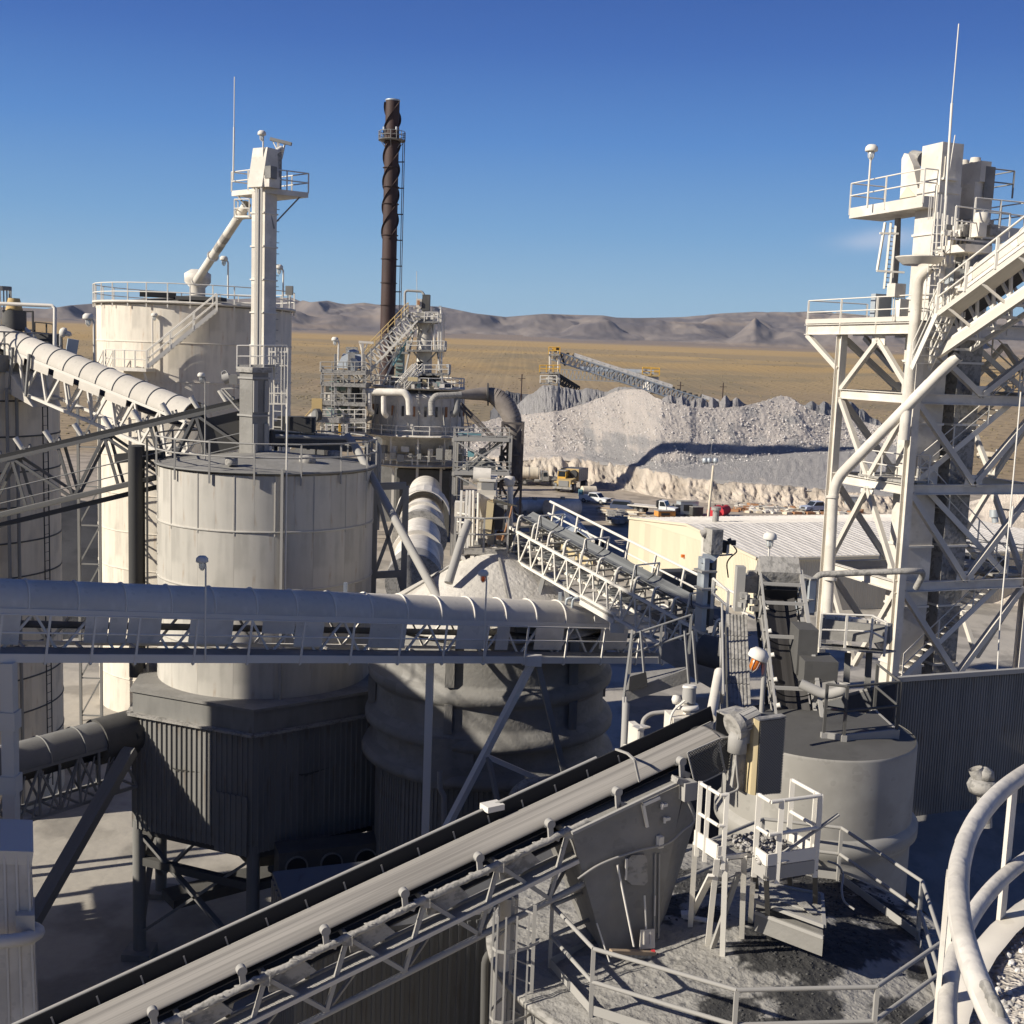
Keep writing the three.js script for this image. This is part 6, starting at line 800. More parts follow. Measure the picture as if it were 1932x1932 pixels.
{ // steep dark belt conveyor running away
  const A = P(1512, 1470, 26.3), B = P(1464, 1092, 30.6), t = thing('steep_belt_conveyor', 'steep narrow conveyor with black belt climbing away behind the drive guards', 'conveyor', A), f = frame(A, B), L = f.L, sg = f.side.x > 0 ? 1 : -1, q = (s, x, u) => f.at(s, sg * x, u);
  { const g = beltShape(0.74, L - 0.3, 0.12); placed(t, 'belt', boxUV(g), M.beltDark, f.at(L - 0.3, 0, 0), f.quat); }
  for (const x of [-0.46, 0.5]) { ubar(t, 'stringer', q(0, x, 0.02), q(L, x, 0.02), 0.08, 0.2, x > 0 ? M.dustS : M.dust); ubar(t, 'stringer', q(0, x, -0.6), q(L, x, -0.6), 0.07, 0.12, M.darkDust); } ubar(t, 'side_rail', q(-0.3, 0.52, 0.55), q(L - 0.2, 0.52, 0.55), 0.09, 0.09, M.dustS); ubar(t, 'side_rail', q(0.8, -0.52, 0.55), q(L - 0.2, -0.5, 0.55), 0.05, 0.06, M.dustS);
  const id = idlerGeo(0.8, 0.8); for (let s = 0.4; s < L; s += 0.75) { placed(t, 'idler', id, M.dustS, f.at(s, 0, -0.03), f.quat); placed(t, 'idler_end', geo(mb().tube(V3(-0.05, 0.05, 0), V3(0.1, 0.12, 0), 0.06)), M.whiteS, q(s, -0.4, 0.02), f.quat); }
  for (const y of [1126, 1162, 1228, 1328]) { const s = clamp((1470 - y) / (1470 - 1092) * L, 0, L); const k = L * (1 - Math.pow((y - 1092) / 378, 0.9)); mb().bar(q(k, -0.5, 0.55), q(k, 0.52, 0.55), 0.075).bar(q(k, -0.5, 0.55), q(k, -0.5, 0), 0.06).bar(q(k, 0.52, 0.55), q(k, 0.5, 0), 0.06).build(t, 'hoop', M.dustS); placed(t, 'belt_hoop', geo(mb().wire([V3(-0.42, 0.4, 0), V3(-0.2, 0.26, 0), V3(0.2, 0.26, 0), V3(0.42, 0.4, 0)], 0.014)), M.black, f.at(k, 0, 0), f.quat); }
  for (let s = 0.5; s < L - 0.5; s += 0.7) ubar(t, 'brace', q(s, -0.46, -0.05), q(s + 0.5, -0.46, -0.6), 0.05, 0.05, M.dustS);
  mb().hex8([q(L - 0.6, -0.5, -0.1), q(L - 0.6, 0.5, -0.1), q(L + 0.35, 0.5, -0.1), q(L + 0.35, -0.5, -0.1)], [q(L - 0.35, -0.5, 0.62), q(L - 0.35, 0.5, 0.62), q(L + 0.2, 0.5, 0.62), q(L + 0.2, -0.5, 0.62)]).build(t, 'head_hood', M.dust); mb().hex8([q(L - 0.75, -0.42, 0.02), q(L - 0.75, 0.42, 0.02), q(L - 0.55, 0.42, 0.02), q(L - 0.55, -0.42, 0.02)], [q(L - 0.75, -0.42, 0.4), q(L - 0.75, 0.42, 0.4), q(L - 0.55, 0.42, 0.4), q(L - 0.55, -0.42, 0.4)]).build(t, 'hood_mouth', M.black);
  mb().box(P(1418, 1100, 30.5), 0.4, 0.45, 0.4).build(t, 'gearbox', M.dust); mb().tube(P(1411, 1090, 30.5), P(1426, 1090, 30.5), 0.2, 0.2).build(t, 'drive_motor', M.dust); mb().box(P(1395, 1110, 30.2), 0.22, 1.15, 0.3).build(t, 'drive_guard', M.dustS); for (let i = 0; i < 8; i++) mb().box(P(1400 + hash(i, 5) * 24, 1120 + hash(i, 6) * 30, 30), 0.16, 0.12, 0.2, i).build(t, 'fitting', M.dustS);
  // ribbed cover strip of the neighbouring drag conveyor
  const A2 = P(1395, 1345, 27.2), B2 = P(1389, 1165, 30.2), o = thing('drag_conveyor', 'dusty ribbed cover strip of a steep drag conveyor left of the black belt', 'conveyor', A2), f2_ = frame(A2, B2), s2 = f2_.side.x > 0 ? 1 : -1, w = 0.52; const rg = ribSheet(w, f2_.L / 4 - 0.03, 0.085, 0.018, 0.4), rq = new THREE.Quaternion().setFromRotationMatrix(new THREE.Matrix4().makeBasis(f2_.side.clone().multiplyScalar(s2), f2_.dir, V3().crossVectors(f2_.side.clone().multiplyScalar(s2), f2_.dir)));
  for (let i = 0; i < 4; i++) placed(o, 'cover_sheet', rg, tints(M.dust)[i], f2_.at(f2_.L * i / 4 + 0.015, -s2 * w / 2, 0.1), rq); ubar(o, 'trough', f2_.at(0, 0, -0.18), f2_.at(f2_.L, 0, -0.18), w, 0.5, M.darkDust);
  const rl = mb(); for (const u of [0.25, 0.85]) rl.tube(f2_.at(-0.4, -s2 * 0.42, u), f2_.at(f2_.L - 0.6, -s2 * 0.42, u), 0.03, 0.03); const h2 = rl.build(o, 'handrail', M.dustS); for (let s = 0; s < f2_.L; s += 1.2) ubar(h2, 'post', f2_.at(s, -s2 * 0.42, -0.3), f2_.at(s, -s2 * 0.42, 0.85), 0.06, 0.06, M.dustS);
  mb().tube(P(1341, 1356, 26), P(1357, 1268, 28), 0.12, 0.12).build(o, 'raking_pipe', M.white);
}
{ // slim elevator with head drive
  const d = 39, t = thing('bucket_elevator', 'slim grey elevator casing with a white head box in front of the yellow warehouse', 'elevator tower', P(1330, 1185, d)), q = (x, y, k = 0) => P(x, y, d + k), bx = (x0, y0, x1, y1, k, dep, n, m) => { const a = q(x0, y1, k), b = q(x1, y0, k); return mb().box(lerp(a, b, 0.5), b.x - a.x, b.y - a.y, dep, 0.3).build(t, n, m); };
  bx(1317, 1050, 1332, 1190, 0, 0.5, 'casing', M.galv); bx(1332, 1045, 1346, 1180, 0.2, 0.5, 'casing', M.grey); for (const y of [1075, 1108, 1142]) bx(1315, y, 1347, y + 2.5, -0.1, 0.62, 'flange', M.dustS); bx(1333, 997, 1358, 1043, -0.1, 0.6, 'head_box', M.dust); bx(1328, 1012, 1336, 1050, 0.2, 0.5, 'head_side', M.white); mb().tube(q(1323, 1008), q(1333, 1004), 0.12, 0.12).build(t, 'drive_motor', M.dust); bx(1360, 1020, 1372, 1042, 0.3, 0.4, 'gearbox', M.dark); mb().tube(q(1374, 1022), q(1380, 1020), 0.1, 0.1).box(q(1384, 1024), 0.14, 0.16, 0.15).build(t, 'motor', M.dark); ubar(t, 'bracket', q(1358, 1048), q(1382, 1046), 0.05, 0.05, M.dustS); ubar(t, 'bracket', q(1372, 1047), q(1374, 1028), 0.06, 0.06, M.whiteS); mb().wire([q(1384, 1030), q(1390, 1040), q(1378, 1052), q(1372, 1062), q(1374, 1090)], 0.025).build(t, 'cable', M.dark);
  mb().hex8([q(1322, 1062, -0.3), q(1345, 1062, -0.3), q(1345, 1062, 0.3), q(1322, 1062, 0.3)], [q(1326, 1044, -0.2), q(1360, 1046, -0.2), q(1360, 1046, 0.3), q(1326, 1044, 0.3)]).build(t, 'throat', M.galv); handrail(t, [q(1343, 1145, -2), q(1371, 1172, -3.6), q(1370, 1330, -7)].slice(0, 2), { m: M.whiteS, r: 0.04, gap: 1.2, h: 0.9 }); mb().tube(q(1325, 1225, -1), q(1372, 1238, -1.5), 0.5, 0.5, 18).build(t, 'boot_drum', M.darkDust);
}
{ // shaded flat roof building with blower between gallery and near conveyor
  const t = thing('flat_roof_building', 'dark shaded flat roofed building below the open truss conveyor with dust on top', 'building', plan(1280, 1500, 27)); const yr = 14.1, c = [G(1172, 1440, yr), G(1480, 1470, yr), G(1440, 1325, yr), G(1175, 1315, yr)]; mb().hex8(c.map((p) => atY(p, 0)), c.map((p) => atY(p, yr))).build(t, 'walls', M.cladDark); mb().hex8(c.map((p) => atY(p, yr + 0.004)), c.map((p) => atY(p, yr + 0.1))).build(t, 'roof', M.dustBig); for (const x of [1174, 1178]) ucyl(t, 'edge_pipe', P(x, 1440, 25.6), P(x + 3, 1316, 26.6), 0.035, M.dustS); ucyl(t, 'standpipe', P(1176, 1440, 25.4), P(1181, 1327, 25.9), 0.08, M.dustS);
  const b = thing('blower', 'white blower with upright motor on a steel box behind the near belt head', 'blower', P(1290, 1390, 25)); const q = (x, y, k = 0) => P(x, y, 25 + k); mb().box(q(1279, 1371), 0.42, 0.55, 0.6, 0.2).build(b, 'steel_box', M.white); mb().box(q(1312, 1362, 0.2), 0.55, 0.2, 0.6, 0.3).build(b, 'base_frame', M.dust); mb().lathe([[0.01, 0], [0.23, 0], [0.25, -0.08], [0.2, -0.1], [0.08, -0.14], [0.08, -0.32], [0.2, -0.36], [0.2, -0.42], [0.01, -0.42]], q(1297, 1328), 24).build(b, 'impeller_disc', M.whiteS); mb().tube(q(1299, 1326), q(1301, 1296), 0.15, 0.14, 20).build(b, 'motor', M.dustS); mb().tube(q(1301, 1297), q(1301, 1293), 0.155, 0.14, 20).build(b, 'motor_cap', M.whiteS); mb().lathe([[0.01, 0.1], [0.08, 0.08], [0.1, 0], [0.08, -0.08], [0.01, -0.1]], q(1276, 1320), 14).tube(q(1276, 1320), q(1290, 1328), 0.07, 0.07).build(b, 'inlet', M.whiteS); mb().wire([q(1292, 1322, -0.2), q(1272, 1340, -0.2), q(1264, 1362, -0.3), q(1266, 1392, -0.3)], 0.025).build(b, 'hose', M.whiteS); mb().pipe([q(1212, 1378, 0.4), q(1213, 1358, 0.5), q(1228, 1346, 0.6), q(1260, 1343, 0.6)], 0.05, 8, 0.3).build(b, 'pipe', M.dustS);
  const p = thing('outdoor_cabinet', 'white outdoor control panel with a sloped rain lid beside the blower', 'electrical box', P(1200, 1420, 25)); mb().box(q(1199, 1394), 0.14, 0.62, 0.5, 0.3).build(p, 'cabinet', M.white); const lid = [q(1192, 1372, -0.3), q(1204, 1378, -0.35), q(1227, 1373, 0.1), q(1210, 1368, 0.15)]; mb().hex8(lid, lid.map((v) => v.clone().add(V3(0, 0.03, 0)))).build(p, 'rain_lid', M.whiteS); mb().bar(q(1205, 1380, -0.35), q(1203, 1425, -0.35), 0.04).bar(q(1188, 1408, 0), q(1176, 1407, 0), 0.06).build(p, 'frame', M.whiteS);
  const s = thing('dust_chute', 'dark open chute with thin rails in the shade beside the slim elevator', 'chute', P(1240, 1300, 29)); const e = (x, y, k = 0) => P(x, y, 29 + k); mb().hex8([e(1180, 1325), e(1297, 1288, 0.4), e(1297, 1280, 1.2), e(1185, 1300, 1.2)], [e(1178, 1306), e(1296, 1262, 0.4), e(1296, 1258, 1.2), e(1190, 1270, 1.2)]).build(s, 'trough', M.dustBig); mb().hex8([e(1186, 1305, -0.05), e(1222, 1294, -0.05), e(1222, 1290, 0.2), e(1190, 1300, 0.2)], [e(1188, 1277, -0.05), e(1219, 1268, -0.05), e(1219, 1268, 0.2), e(1192, 1275, 0.2)]).build(s, 'opening', M.black); handrail(s, [e(1180, 1318), e(1188, 1268, 0.5), e(1300, 1230, 0.8)].slice(1), { m: M.greyS, r: 0.03, gap: 1, h: 0.95 }); ubar(s, 'post', e(1176, 1320), e(1193, 1188, 0.3), 0.05, 0.05, M.greyS); for (const x of [1217, 1300, 1315]) ubar(s, 'post', e(x, 1290, 0.2), e(x - 8, 1190, 0.3), 0.05, 0.05, M.greyS);
}
{ // corrugated building on the right and the lean-to under it
  const A = plan(1690, 1285, 30), yt = YA(A, 1283), t = thing('corrugated_building', 'dark shaded corrugated steel building at right below the white lattice tower', 'building', A), B = A.clone().addScaledVector(GU, 9), u = GV;
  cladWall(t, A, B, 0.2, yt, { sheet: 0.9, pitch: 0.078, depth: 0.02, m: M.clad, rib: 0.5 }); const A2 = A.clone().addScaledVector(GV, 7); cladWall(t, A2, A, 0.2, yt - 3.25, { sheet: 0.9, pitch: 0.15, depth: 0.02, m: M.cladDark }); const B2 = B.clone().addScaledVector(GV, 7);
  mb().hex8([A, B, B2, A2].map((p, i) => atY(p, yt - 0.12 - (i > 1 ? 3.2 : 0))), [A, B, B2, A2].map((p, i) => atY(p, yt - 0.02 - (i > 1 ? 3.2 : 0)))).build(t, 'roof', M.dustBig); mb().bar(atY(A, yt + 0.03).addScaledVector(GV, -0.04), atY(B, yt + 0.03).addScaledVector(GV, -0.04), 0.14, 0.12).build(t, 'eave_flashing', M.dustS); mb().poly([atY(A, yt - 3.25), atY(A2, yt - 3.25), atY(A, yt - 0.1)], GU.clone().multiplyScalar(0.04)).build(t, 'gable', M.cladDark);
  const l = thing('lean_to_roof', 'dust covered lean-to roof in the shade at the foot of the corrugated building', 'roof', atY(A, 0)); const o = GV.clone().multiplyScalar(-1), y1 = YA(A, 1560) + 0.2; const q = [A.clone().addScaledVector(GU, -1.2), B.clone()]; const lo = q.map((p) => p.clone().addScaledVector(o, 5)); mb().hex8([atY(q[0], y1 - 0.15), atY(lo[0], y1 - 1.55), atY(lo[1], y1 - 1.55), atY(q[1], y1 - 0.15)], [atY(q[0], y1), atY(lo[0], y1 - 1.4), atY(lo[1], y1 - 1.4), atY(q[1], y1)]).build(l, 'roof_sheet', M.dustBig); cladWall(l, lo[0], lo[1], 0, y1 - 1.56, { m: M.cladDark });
  const pv = thing('valve_stack', 'dust capped vent elbow and valve standing near the curved handrail at right', 'pipe fitting', P(1860, 1520, 20)); const v = (x, y) => P(x, y, 20); mb().pipe([v(1858, 1560), v(1857, 1492), v(1840, 1450)], 0.12, 12, 0.15).build(pv, 'pipe', M.dust); mb().lathe([[0.01, 0.14], [0.2, 0.1], [0.24, 0], [0.2, -0.12], [0.01, -0.14]], v(1852, 1482), 16).build(pv, 'valve_body', M.dust); mb().bar(v(1832, 1478), v(1882, 1484), 0.05, 0.05).build(pv, 'lever', M.dustS); mb().lathe([[0.01, 0.2], [0.13, 0.14], [0.16, 0], [0.01, 0]], v(1858, 1468), 14).build(pv, 'dust_cap', M.dust);
}
{ // dark ribbed shed under the near conveyor
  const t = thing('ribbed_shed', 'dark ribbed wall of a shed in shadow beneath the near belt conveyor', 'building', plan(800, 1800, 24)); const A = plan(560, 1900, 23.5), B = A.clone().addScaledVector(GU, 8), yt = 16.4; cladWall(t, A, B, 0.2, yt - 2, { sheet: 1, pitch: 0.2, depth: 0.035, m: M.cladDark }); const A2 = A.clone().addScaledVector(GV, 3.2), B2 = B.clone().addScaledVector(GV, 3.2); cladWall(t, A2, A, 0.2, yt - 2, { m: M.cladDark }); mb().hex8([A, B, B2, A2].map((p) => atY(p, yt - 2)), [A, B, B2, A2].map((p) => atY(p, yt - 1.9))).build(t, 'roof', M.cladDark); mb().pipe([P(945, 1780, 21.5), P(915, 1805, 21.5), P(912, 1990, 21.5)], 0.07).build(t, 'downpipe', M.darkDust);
}
// foreground silo with bar handrail and gravel roof
{
  const c = V3(6.34, 0, -3.24), yr = EYE - 3.12, rail = EYE - 2.2, t = thing('gravel_roof_silo', 'near silo roof of bright gravel behind a curved flat bar handrail at lower right', 'silo', c), R0 = 4.65;
  const g = gridGeo(120, 40, (u, v) => { const a = u * Math.PI * 2, r = Math.max(0.01, v) * 4.62; return V3(r * Math.sin(a), yr + 0.4 * (1 - v) + (v < 0.98 ? (fbm(r * Math.sin(a) * 1.4 + 9, r * Math.cos(a) * 1.4 + 9, 4, 501) - 0.5) * 0.14 + (hash(Math.floor(u * 120), Math.floor(v * 40)) - 0.5) * 0.02 : 0), r * Math.cos(a)); }, 1);
  const m = shade(new THREE.Mesh(g, M.gravel)); m.name = 'gravel_bed'; t.add(m); mb().lathe([[4.56, -0.2], [4.7, -0.2], [4.7, 0.07], [4.56, 0.07]], V3(c.x, yr, c.z), 80).build(t, 'rim', M.white); mb().add(new THREE.CylinderGeometry(4.62, 4.62, yr - 0.2, 64, 1, true).translate(c.x, (yr - 0.2) / 2, c.z)).build(t, 'shell', M.silo);
  const n = 14000, im = shade(new THREE.InstancedMesh(new THREE.IcosahedronGeometry(0.5, 0), mat([1, 1, 1]), n)), m4 = new THREE.Matrix4(), cc = new THREE.Color(); im.name = 'gravel_stones'; im.userData.kind = 'stuff'; for (let i = 0; i < n; i++) { const a = rr(2.2, 5.6), r = 4.55 * Math.sqrt(rr(0.02, 1)), x = r * Math.sin(a), z = r * Math.cos(a), s = rr(0.012, 0.04), k = rr(0.3, 0.72); m4.compose(V3(x, yr + 0.4 * (1 - r / 4.62) + (fbm(x * 1.4 + 9, z * 1.4 + 9, 4, 501) - 0.5) * 0.14 + s * 0.15, z), new THREE.Quaternion().setFromEuler(new THREE.Euler(rnd() * 6, rnd() * 6, 0)), V3(s, s * 0.8, s * rr(0.8, 1.4))); im.setMatrixAt(i, m4); im.setColorAt(i, cc.setRGB(k, k * 0.95, k * 0.87)); } t.add(im);
  const ring = (y, r, n_, k) => { const a0 = 2.6, a1 = 6.0, pts = []; for (let i = 0; i <= 40; i++) { const a = a0 + (a1 - a0) * i / 40; pts.push(V3(c.x + r * Math.sin(a), y, c.z + r * Math.cos(a))); } return mb().add(new THREE.TubeGeometry(new THREE.CatmullRomCurve3(pts), 220, k, 12)).build(t, n_, M.rail); };
  ring(rail, R0, 'handrail', 0.047); ring(rail - 0.55, R0, 'mid_rail', 0.042); const ang = (x, y) => { const p = G(x, y, rail - 0.5); return Math.atan2(p.x - c.x, p.z - c.z); };
  for (const [x, y] of [[1900, 1620], [1790, 1760], [1806, 1850]]) { const a = ang(x, y), k = R0 + 0.03, o = V3(Math.sin(a), 0, Math.cos(a)), p = c.clone().addScaledVector(o, k); mb().hex8([p.clone().add(V3(0, 0, 0)).addScaledVector(V3(o.z, 0, -o.x), 0.045), p.clone().addScaledVector(V3(o.z, 0, -o.x), -0.045), p.clone().addScaledVector(V3(o.z, 0, -o.x), -0.045).addScaledVector(o, 0.022), p.clone().addScaledVector(V3(o.z, 0, -o.x), 0.045).addScaledVector(o, 0.022)].map((v) => atY(v, yr - 0.15)), [p.clone().addScaledVector(V3(o.z, 0, -o.x), 0.045), p.clone().addScaledVector(V3(o.z, 0, -o.x), -0.045), p.clone().addScaledVector(V3(o.z, 0, -o.x), -0.045).addScaledVector(o, 0.022), p.clone().addScaledVector(V3(o.z, 0, -o.x), 0.045).addScaledVector(o, 0.022)].map((v) => atY(v, rail - 0.01))).build(t, 'post', M.white); }
  const rg = G(1862, 1905, rail), rw = thing('rope_wrap', 'dusty rag or rope wound round the near end of the curved handrail', 'rope', rg); for (let i = 0; i < 9; i++) { const an = (x, y) => { const p = G(x, y, rail); return Math.atan2(p.x - c.x, p.z - c.z); }, a = an(1856, 1888) + (an(1872, 1925) - an(1856, 1888)) * i / 8, p = V3(c.x + R0 * Math.sin(a), rail, c.z + R0 * Math.cos(a)), tg = new THREE.TorusGeometry(0.052 + 0.008 * hash(i, 4), 0.018, 8, 18), q = new THREE.Matrix4().makeRotationFromEuler(new THREE.Euler(0.25 * (hash(i, 1) - 0.5), a + 1.57 + 1.57 + 0.3 * (hash(i, 2) - 0.5), 0)).setPosition(p); mb().add(tg, q).build(rw, 'rope_turn', M.dust); }
}

// ---------- white lattice tower at right ----------
{
  const N = plan(1737, 605, 48), W = (u, v, y) => V3(N.x, y, N.z).addScaledVector(GU, u).addScaledVector(GV, v), Y = (y) => YA(N, y), y0 = 0;
  const yTop = Y(607), lv = [Y(752), Y(924), Y(1108)], LU = 6.74, LV = 5.2, t = thing('lattice_tower', 'tall white steel lattice tower with stairs and two elevator shafts at right', 'tower', N);
  const cols = [[0, 0], [0, LV], [LU, 0], [LU, LV]];
  for (const [u, v] of cols) { const b = mb(), a = W(u, v, y0), e = W(u, v, yTop), m = new THREE.Matrix4().makeBasis(GU, UPV, GV.clone().negate()), h = yTop - y0, c = lerp(a, e, 0.5); for (const [ox, oz, sx, sz] of [[0, 0.17, 0.34, 0.035], [0, -0.17, 0.34, 0.035], [0, 0, 0.03, 0.32]]) b.at(new THREE.BoxGeometry(sx, h, sz).translate(ox, 0, oz), c, m); b.build(t, 'column', M.white); }
  const hb = (u1, v1, u2, v2, y, h = 0.42) => mb().ibeam(W(u1, v1, y), W(u2, v2, y), 0.26, h).build(t, 'beam', M.white);
  for (const y of lv) { hb(0, 0.18, 0, LV - 0.18, y); hb(0.18, 0, LU - 0.18, 0, y); hb(0, LV, LU, LV, y); hb(LU, 0, LU, LV, y); }
  const br = (u1, v1, y1, u2, v2, y2, k = 0.2) => ubar(t, 'brace', W(u1, v1, y1), W(u2, v2, y2), k, k, M.white);
  const bays = [[yTop - 0.5, lv[0]], [lv[0], lv[1]], [lv[1], lv[2]], [lv[2], lv[2] - 4.2]];
  bays.forEach(([a, b], i) => { const up = i % 2 === 0; for (const u of [0, LU]) { br(u, LV / 2, up ? a - 0.2 : b + 0.2, u, 0.2, up ? b + 0.2 : a - 0.2); br(u, LV / 2, up ? a - 0.2 : b + 0.2, u, LV - 0.2, up ? b + 0.2 : a - 0.2); } for (const v of [0, LV]) { br(LU / 2, v, b + 0.2, 0.2, v, a - 0.2, 0.24); br(LU / 2, v, b + 0.2, LU - 0.2, v, a - 0.2, 0.24); if (i < 3) mb().poly([W(LU / 2 - 0.5, v - 0.02, b + 0.1), W(LU / 2 + 0.5, v - 0.02, b + 0.1), W(LU / 2 + 0.4, v - 0.02, b + 0.6), W(LU / 2 - 0.4, v - 0.02, b + 0.6)], GV.clone().multiplyScalar(0.03)).build(t, 'gusset', M.whiteS); } if (i < 3) mb().poly([W(-0.02, LV / 2 - 0.45, up ? a - 0.45 : b + 0.1), W(-0.02, LV / 2 + 0.45, up ? a - 0.45 : b + 0.1), W(-0.02, LV / 2 + 0.4, up ? a : b + 0.5), W(-0.02, LV / 2 - 0.4, up ? a : b + 0.5)], GU.clone().multiplyScalar(0.03)).build(t, 'gusset', M.whiteS); });
  // main deck, fascia beams, rails
  const dk = [[-0.25, -0.3], [-0.25, 7.7], [LU + 1, 7.7], [LU + 1, -0.3]]; mb().hex8(dk.map(([u, v]) => W(u, v, yTop - 0.02)), dk.map(([u, v]) => W(u, v, yTop + 0.05))).build(t, 'deck', M.dust);
  mb().ibeam(W(-0.22, -0.3, yTop - 0.26), W(-0.22, 7.7, yTop - 0.26), 0.24, 0.46).build(t, 'fascia_beam', M.white); mb().ibeam(W(-0.3, -0.27, yTop - 0.3), W(LU + 1, -0.27, yTop - 0.3), 0.24, 0.54).build(t, 'fascia_beam', M.white); ubar(t, 'toe_plate', W(-0.28, -0.3, yTop + 0.12), W(-0.28, 7.7, yTop + 0.12), 0.03, 0.2, M.white);
  handrail(t, [W(-0.25, 0, yTop), W(-0.25, 7.6, yTop), W(3, 7.6, yTop)], { gap: 2.5, drop: 0.45, r: 0.028, post: 0.038 }); handrail(t, [W(-0.25, 0, yTop), W(4.2, -0.3, yTop)], { gap: 2.2, drop: 0.4, r: 0.028, post: 0.038 });
  br(-0.2, 7.6, yTop - 0.5, 0, LV + 0.15, lv[0] + 1.1, 0.2); br(3, 7.6, yTop - 0.5, 3, LV, lv[0] + 1.1, 0.2); ubar(t, 'joist', W(2.4, 0, yTop - 0.25), W(2.4, 7.6, yTop - 0.25), 0.2, 0.36, M.white); ubar(t, 'joist', W(4.8, 0, yTop - 0.25), W(4.8, 7.6, yTop - 0.25), 0.2, 0.36, M.white);
  // landings and stairs inside the frame
  const land = (u1, v1, u2, v2, y, rails) => { const c = [[u1, v1], [u2, v1], [u2, v2], [u1, v2]]; mb().hex8(c.map(([u, v]) => W(u, v, y)), c.map(([u, v]) => W(u, v, y + 0.1))).build(t, 'landing', M.dust); for (const [a, b] of rails) handrail(t, [W(...a, y + 0.1), W(...b, y + 0.1)], { r: 0.026, gap: 1.5, drop: 0.2 }); };
  land(-0.1, 0.2, 1.3, 3.2, lv[1] + 0.25, [[[-0.05, 0.3], [-0.05, 3.1]], [[0, 0.2], [1.2, 0.2]]]); land(LU - 1.3, 0.2, LU, LV, lv[0] + 0.25, [[[LU - 1.2, 0.2], [LU, 0.2]]]); land(LU - 1.6, 0.2, LU + 0.3, LV, lv[2] + 0.25, [[[LU, 0.3], [LU, LV]]]);
  const st = (u1, y1, u2, y2, v, n) => stairs(t, W(u1, v, y1), W(u2, v, y2), 0.95, n, { r: 0.026, gap: 2.4 });
  st(0.8, lv[1] + 0.3, LU - 0.8, lv[0] + 0.3, 0.9, 17); st(LU - 0.8, lv[2] + 0.3, 0.9, lv[1] + 0.3, 0.9, 18); st(0.7, lv[2] - 4.0, LU - 0.9, lv[2] + 0.2, 0.7, 18); st(LU + 0.6, lv[0] + 0.3, 2.9, yTop, 2.0, 19);
  // two elevator shafts with head housings
  const shaft = (label, u0, u1, v0, v1, yh, dark) => {
    const e = thing('bucket_elevator', label, 'elevator tower', W((u0 + u1) / 2, (v0 + v1) / 2, 0)); const b4 = (a, b, c, d, y, Y2, n, m) => { const k = [[a, c], [b, c], [b, d], [a, d]]; return mb().hex8(k.map(([u, v]) => W(u, v, y)), k.map(([u, v]) => W(u, v, Y2))).build(e, n, m); };
    let i = 0; for (let y = 0.5; y < yh - 0.1; y += 2.6, i++) { b4(u0, u1, v0, v1, y, Math.min(y + 2.57, yh), 'casing', tints(dark ?? M.white)[i % 4]); b4(u0 - 0.06, u1 + 0.06, v0 - 0.06, v1 + 0.06, y - 0.05, y + 0.04, 'flange', M.whiteS); }
    return [e, b4];
  };
  const yH = YA(W(1, 2, 0), 385);
  const [e1, B1] = shaft('white elevator shaft with a cream drive guard and railed head platform inside the lattice tower', 0.8, 2.0, 0.6, 1.87, yH + 0.6); const [e2, B2] = shaft('elevator shaft farther right in the lattice tower, casing coloured darker for shade', 2.6, 3.8, 0.6, 2.2, yH - 0.6, M.dust);  // second shaft casing takes a darker material to imitate interior shade
  // heads
  const vh = (u, v, y) => W(u, v, y);
  B1(0.85, 1.9, 0.55, 1.8, yH + 0.3, yH + 2.3, 'head_casing', M.white); B1(1.0, 1.55, 0.5, 1.7, YA(W(1, 1, 0), 338), YA(W(1, 1, 0), 298), 'head_hood', M.white); B1(0.92, 1.65, 0.42, 1.78, YA(W(1, 1, 0), 342), YA(W(1, 1, 0), 338), 'hood_flange', M.whiteS);
  B2(2.9, 3.42, 0.6, 2.34, YA(W(3, 1, 0), 345), YA(W(3, 1, 0), 306), 'head_hood', M.white); B2(2.75, 3.7, 0.7, 2.2, yH - 0.7, YA(W(3, 1, 0), 345), 'head_casing', M.white); for (const [u, v] of [[3.1, 1.9], [3.1, 1.2]]) mb().tube(W(u, v, YA(W(3, 1, 0), 306)), W(u, v, YA(W(3, 1, 0), 296)), 0.24, 0.2, 16).build(e2, 'vent_cap', M.white);
  mb().box(W(3.4, 0.62, yH + 0.9), 0.5, 1.3, 0.05, -R(69.6) + Math.PI / 2).build(e2, 'access_door', M.grey);
  const hpY = YA(W(0.4, 2, 0), 388), hc = [[0.2, 0.7], [0.2, 5.6], [2.0, 5.6], [2.0, 0.7]]; mb().hex8(hc.map(([u, v]) => W(u, v, hpY - 0.2)), hc.map(([u, v]) => W(u, v, hpY + 0.25))).build(e1, 'head_platform', M.white); handrail(e1, [W(1.6, 0.7, hpY + 0.25), W(0.2, 0.7, hpY + 0.25), W(0.2, 5.6, hpY + 0.25), W(2, 5.6, hpY + 0.25)], { r: 0.03, gap: 2, drop: 0.3 });
  const h2 = [[2.2, 0.4], [2.2, 3.2], [5.2, 3.2], [5.2, 0.4]], y2 = hpY - 0.9; mb().hex8(h2.map(([u, v]) => W(u, v, y2 - 0.2)), h2.map(([u, v]) => W(u, v, y2 + 0.15))).build(e2, 'head_platform', M.white); handrail(e2, [W(2.6, 0.4, y2 + 0.15), W(5.2, 0.4, y2 + 0.15), W(5.2, 3.2, y2 + 0.15)], { r: 0.03, gap: 1.6 });
  handrail(e2, [W(3.6, 1, hpY + 0.6), W(5.0, 1, hpY + 0.6), W(5.0, 2.6, hpY + 0.6)], { r: 0.03, gap: 1.4, m: M.greyS });
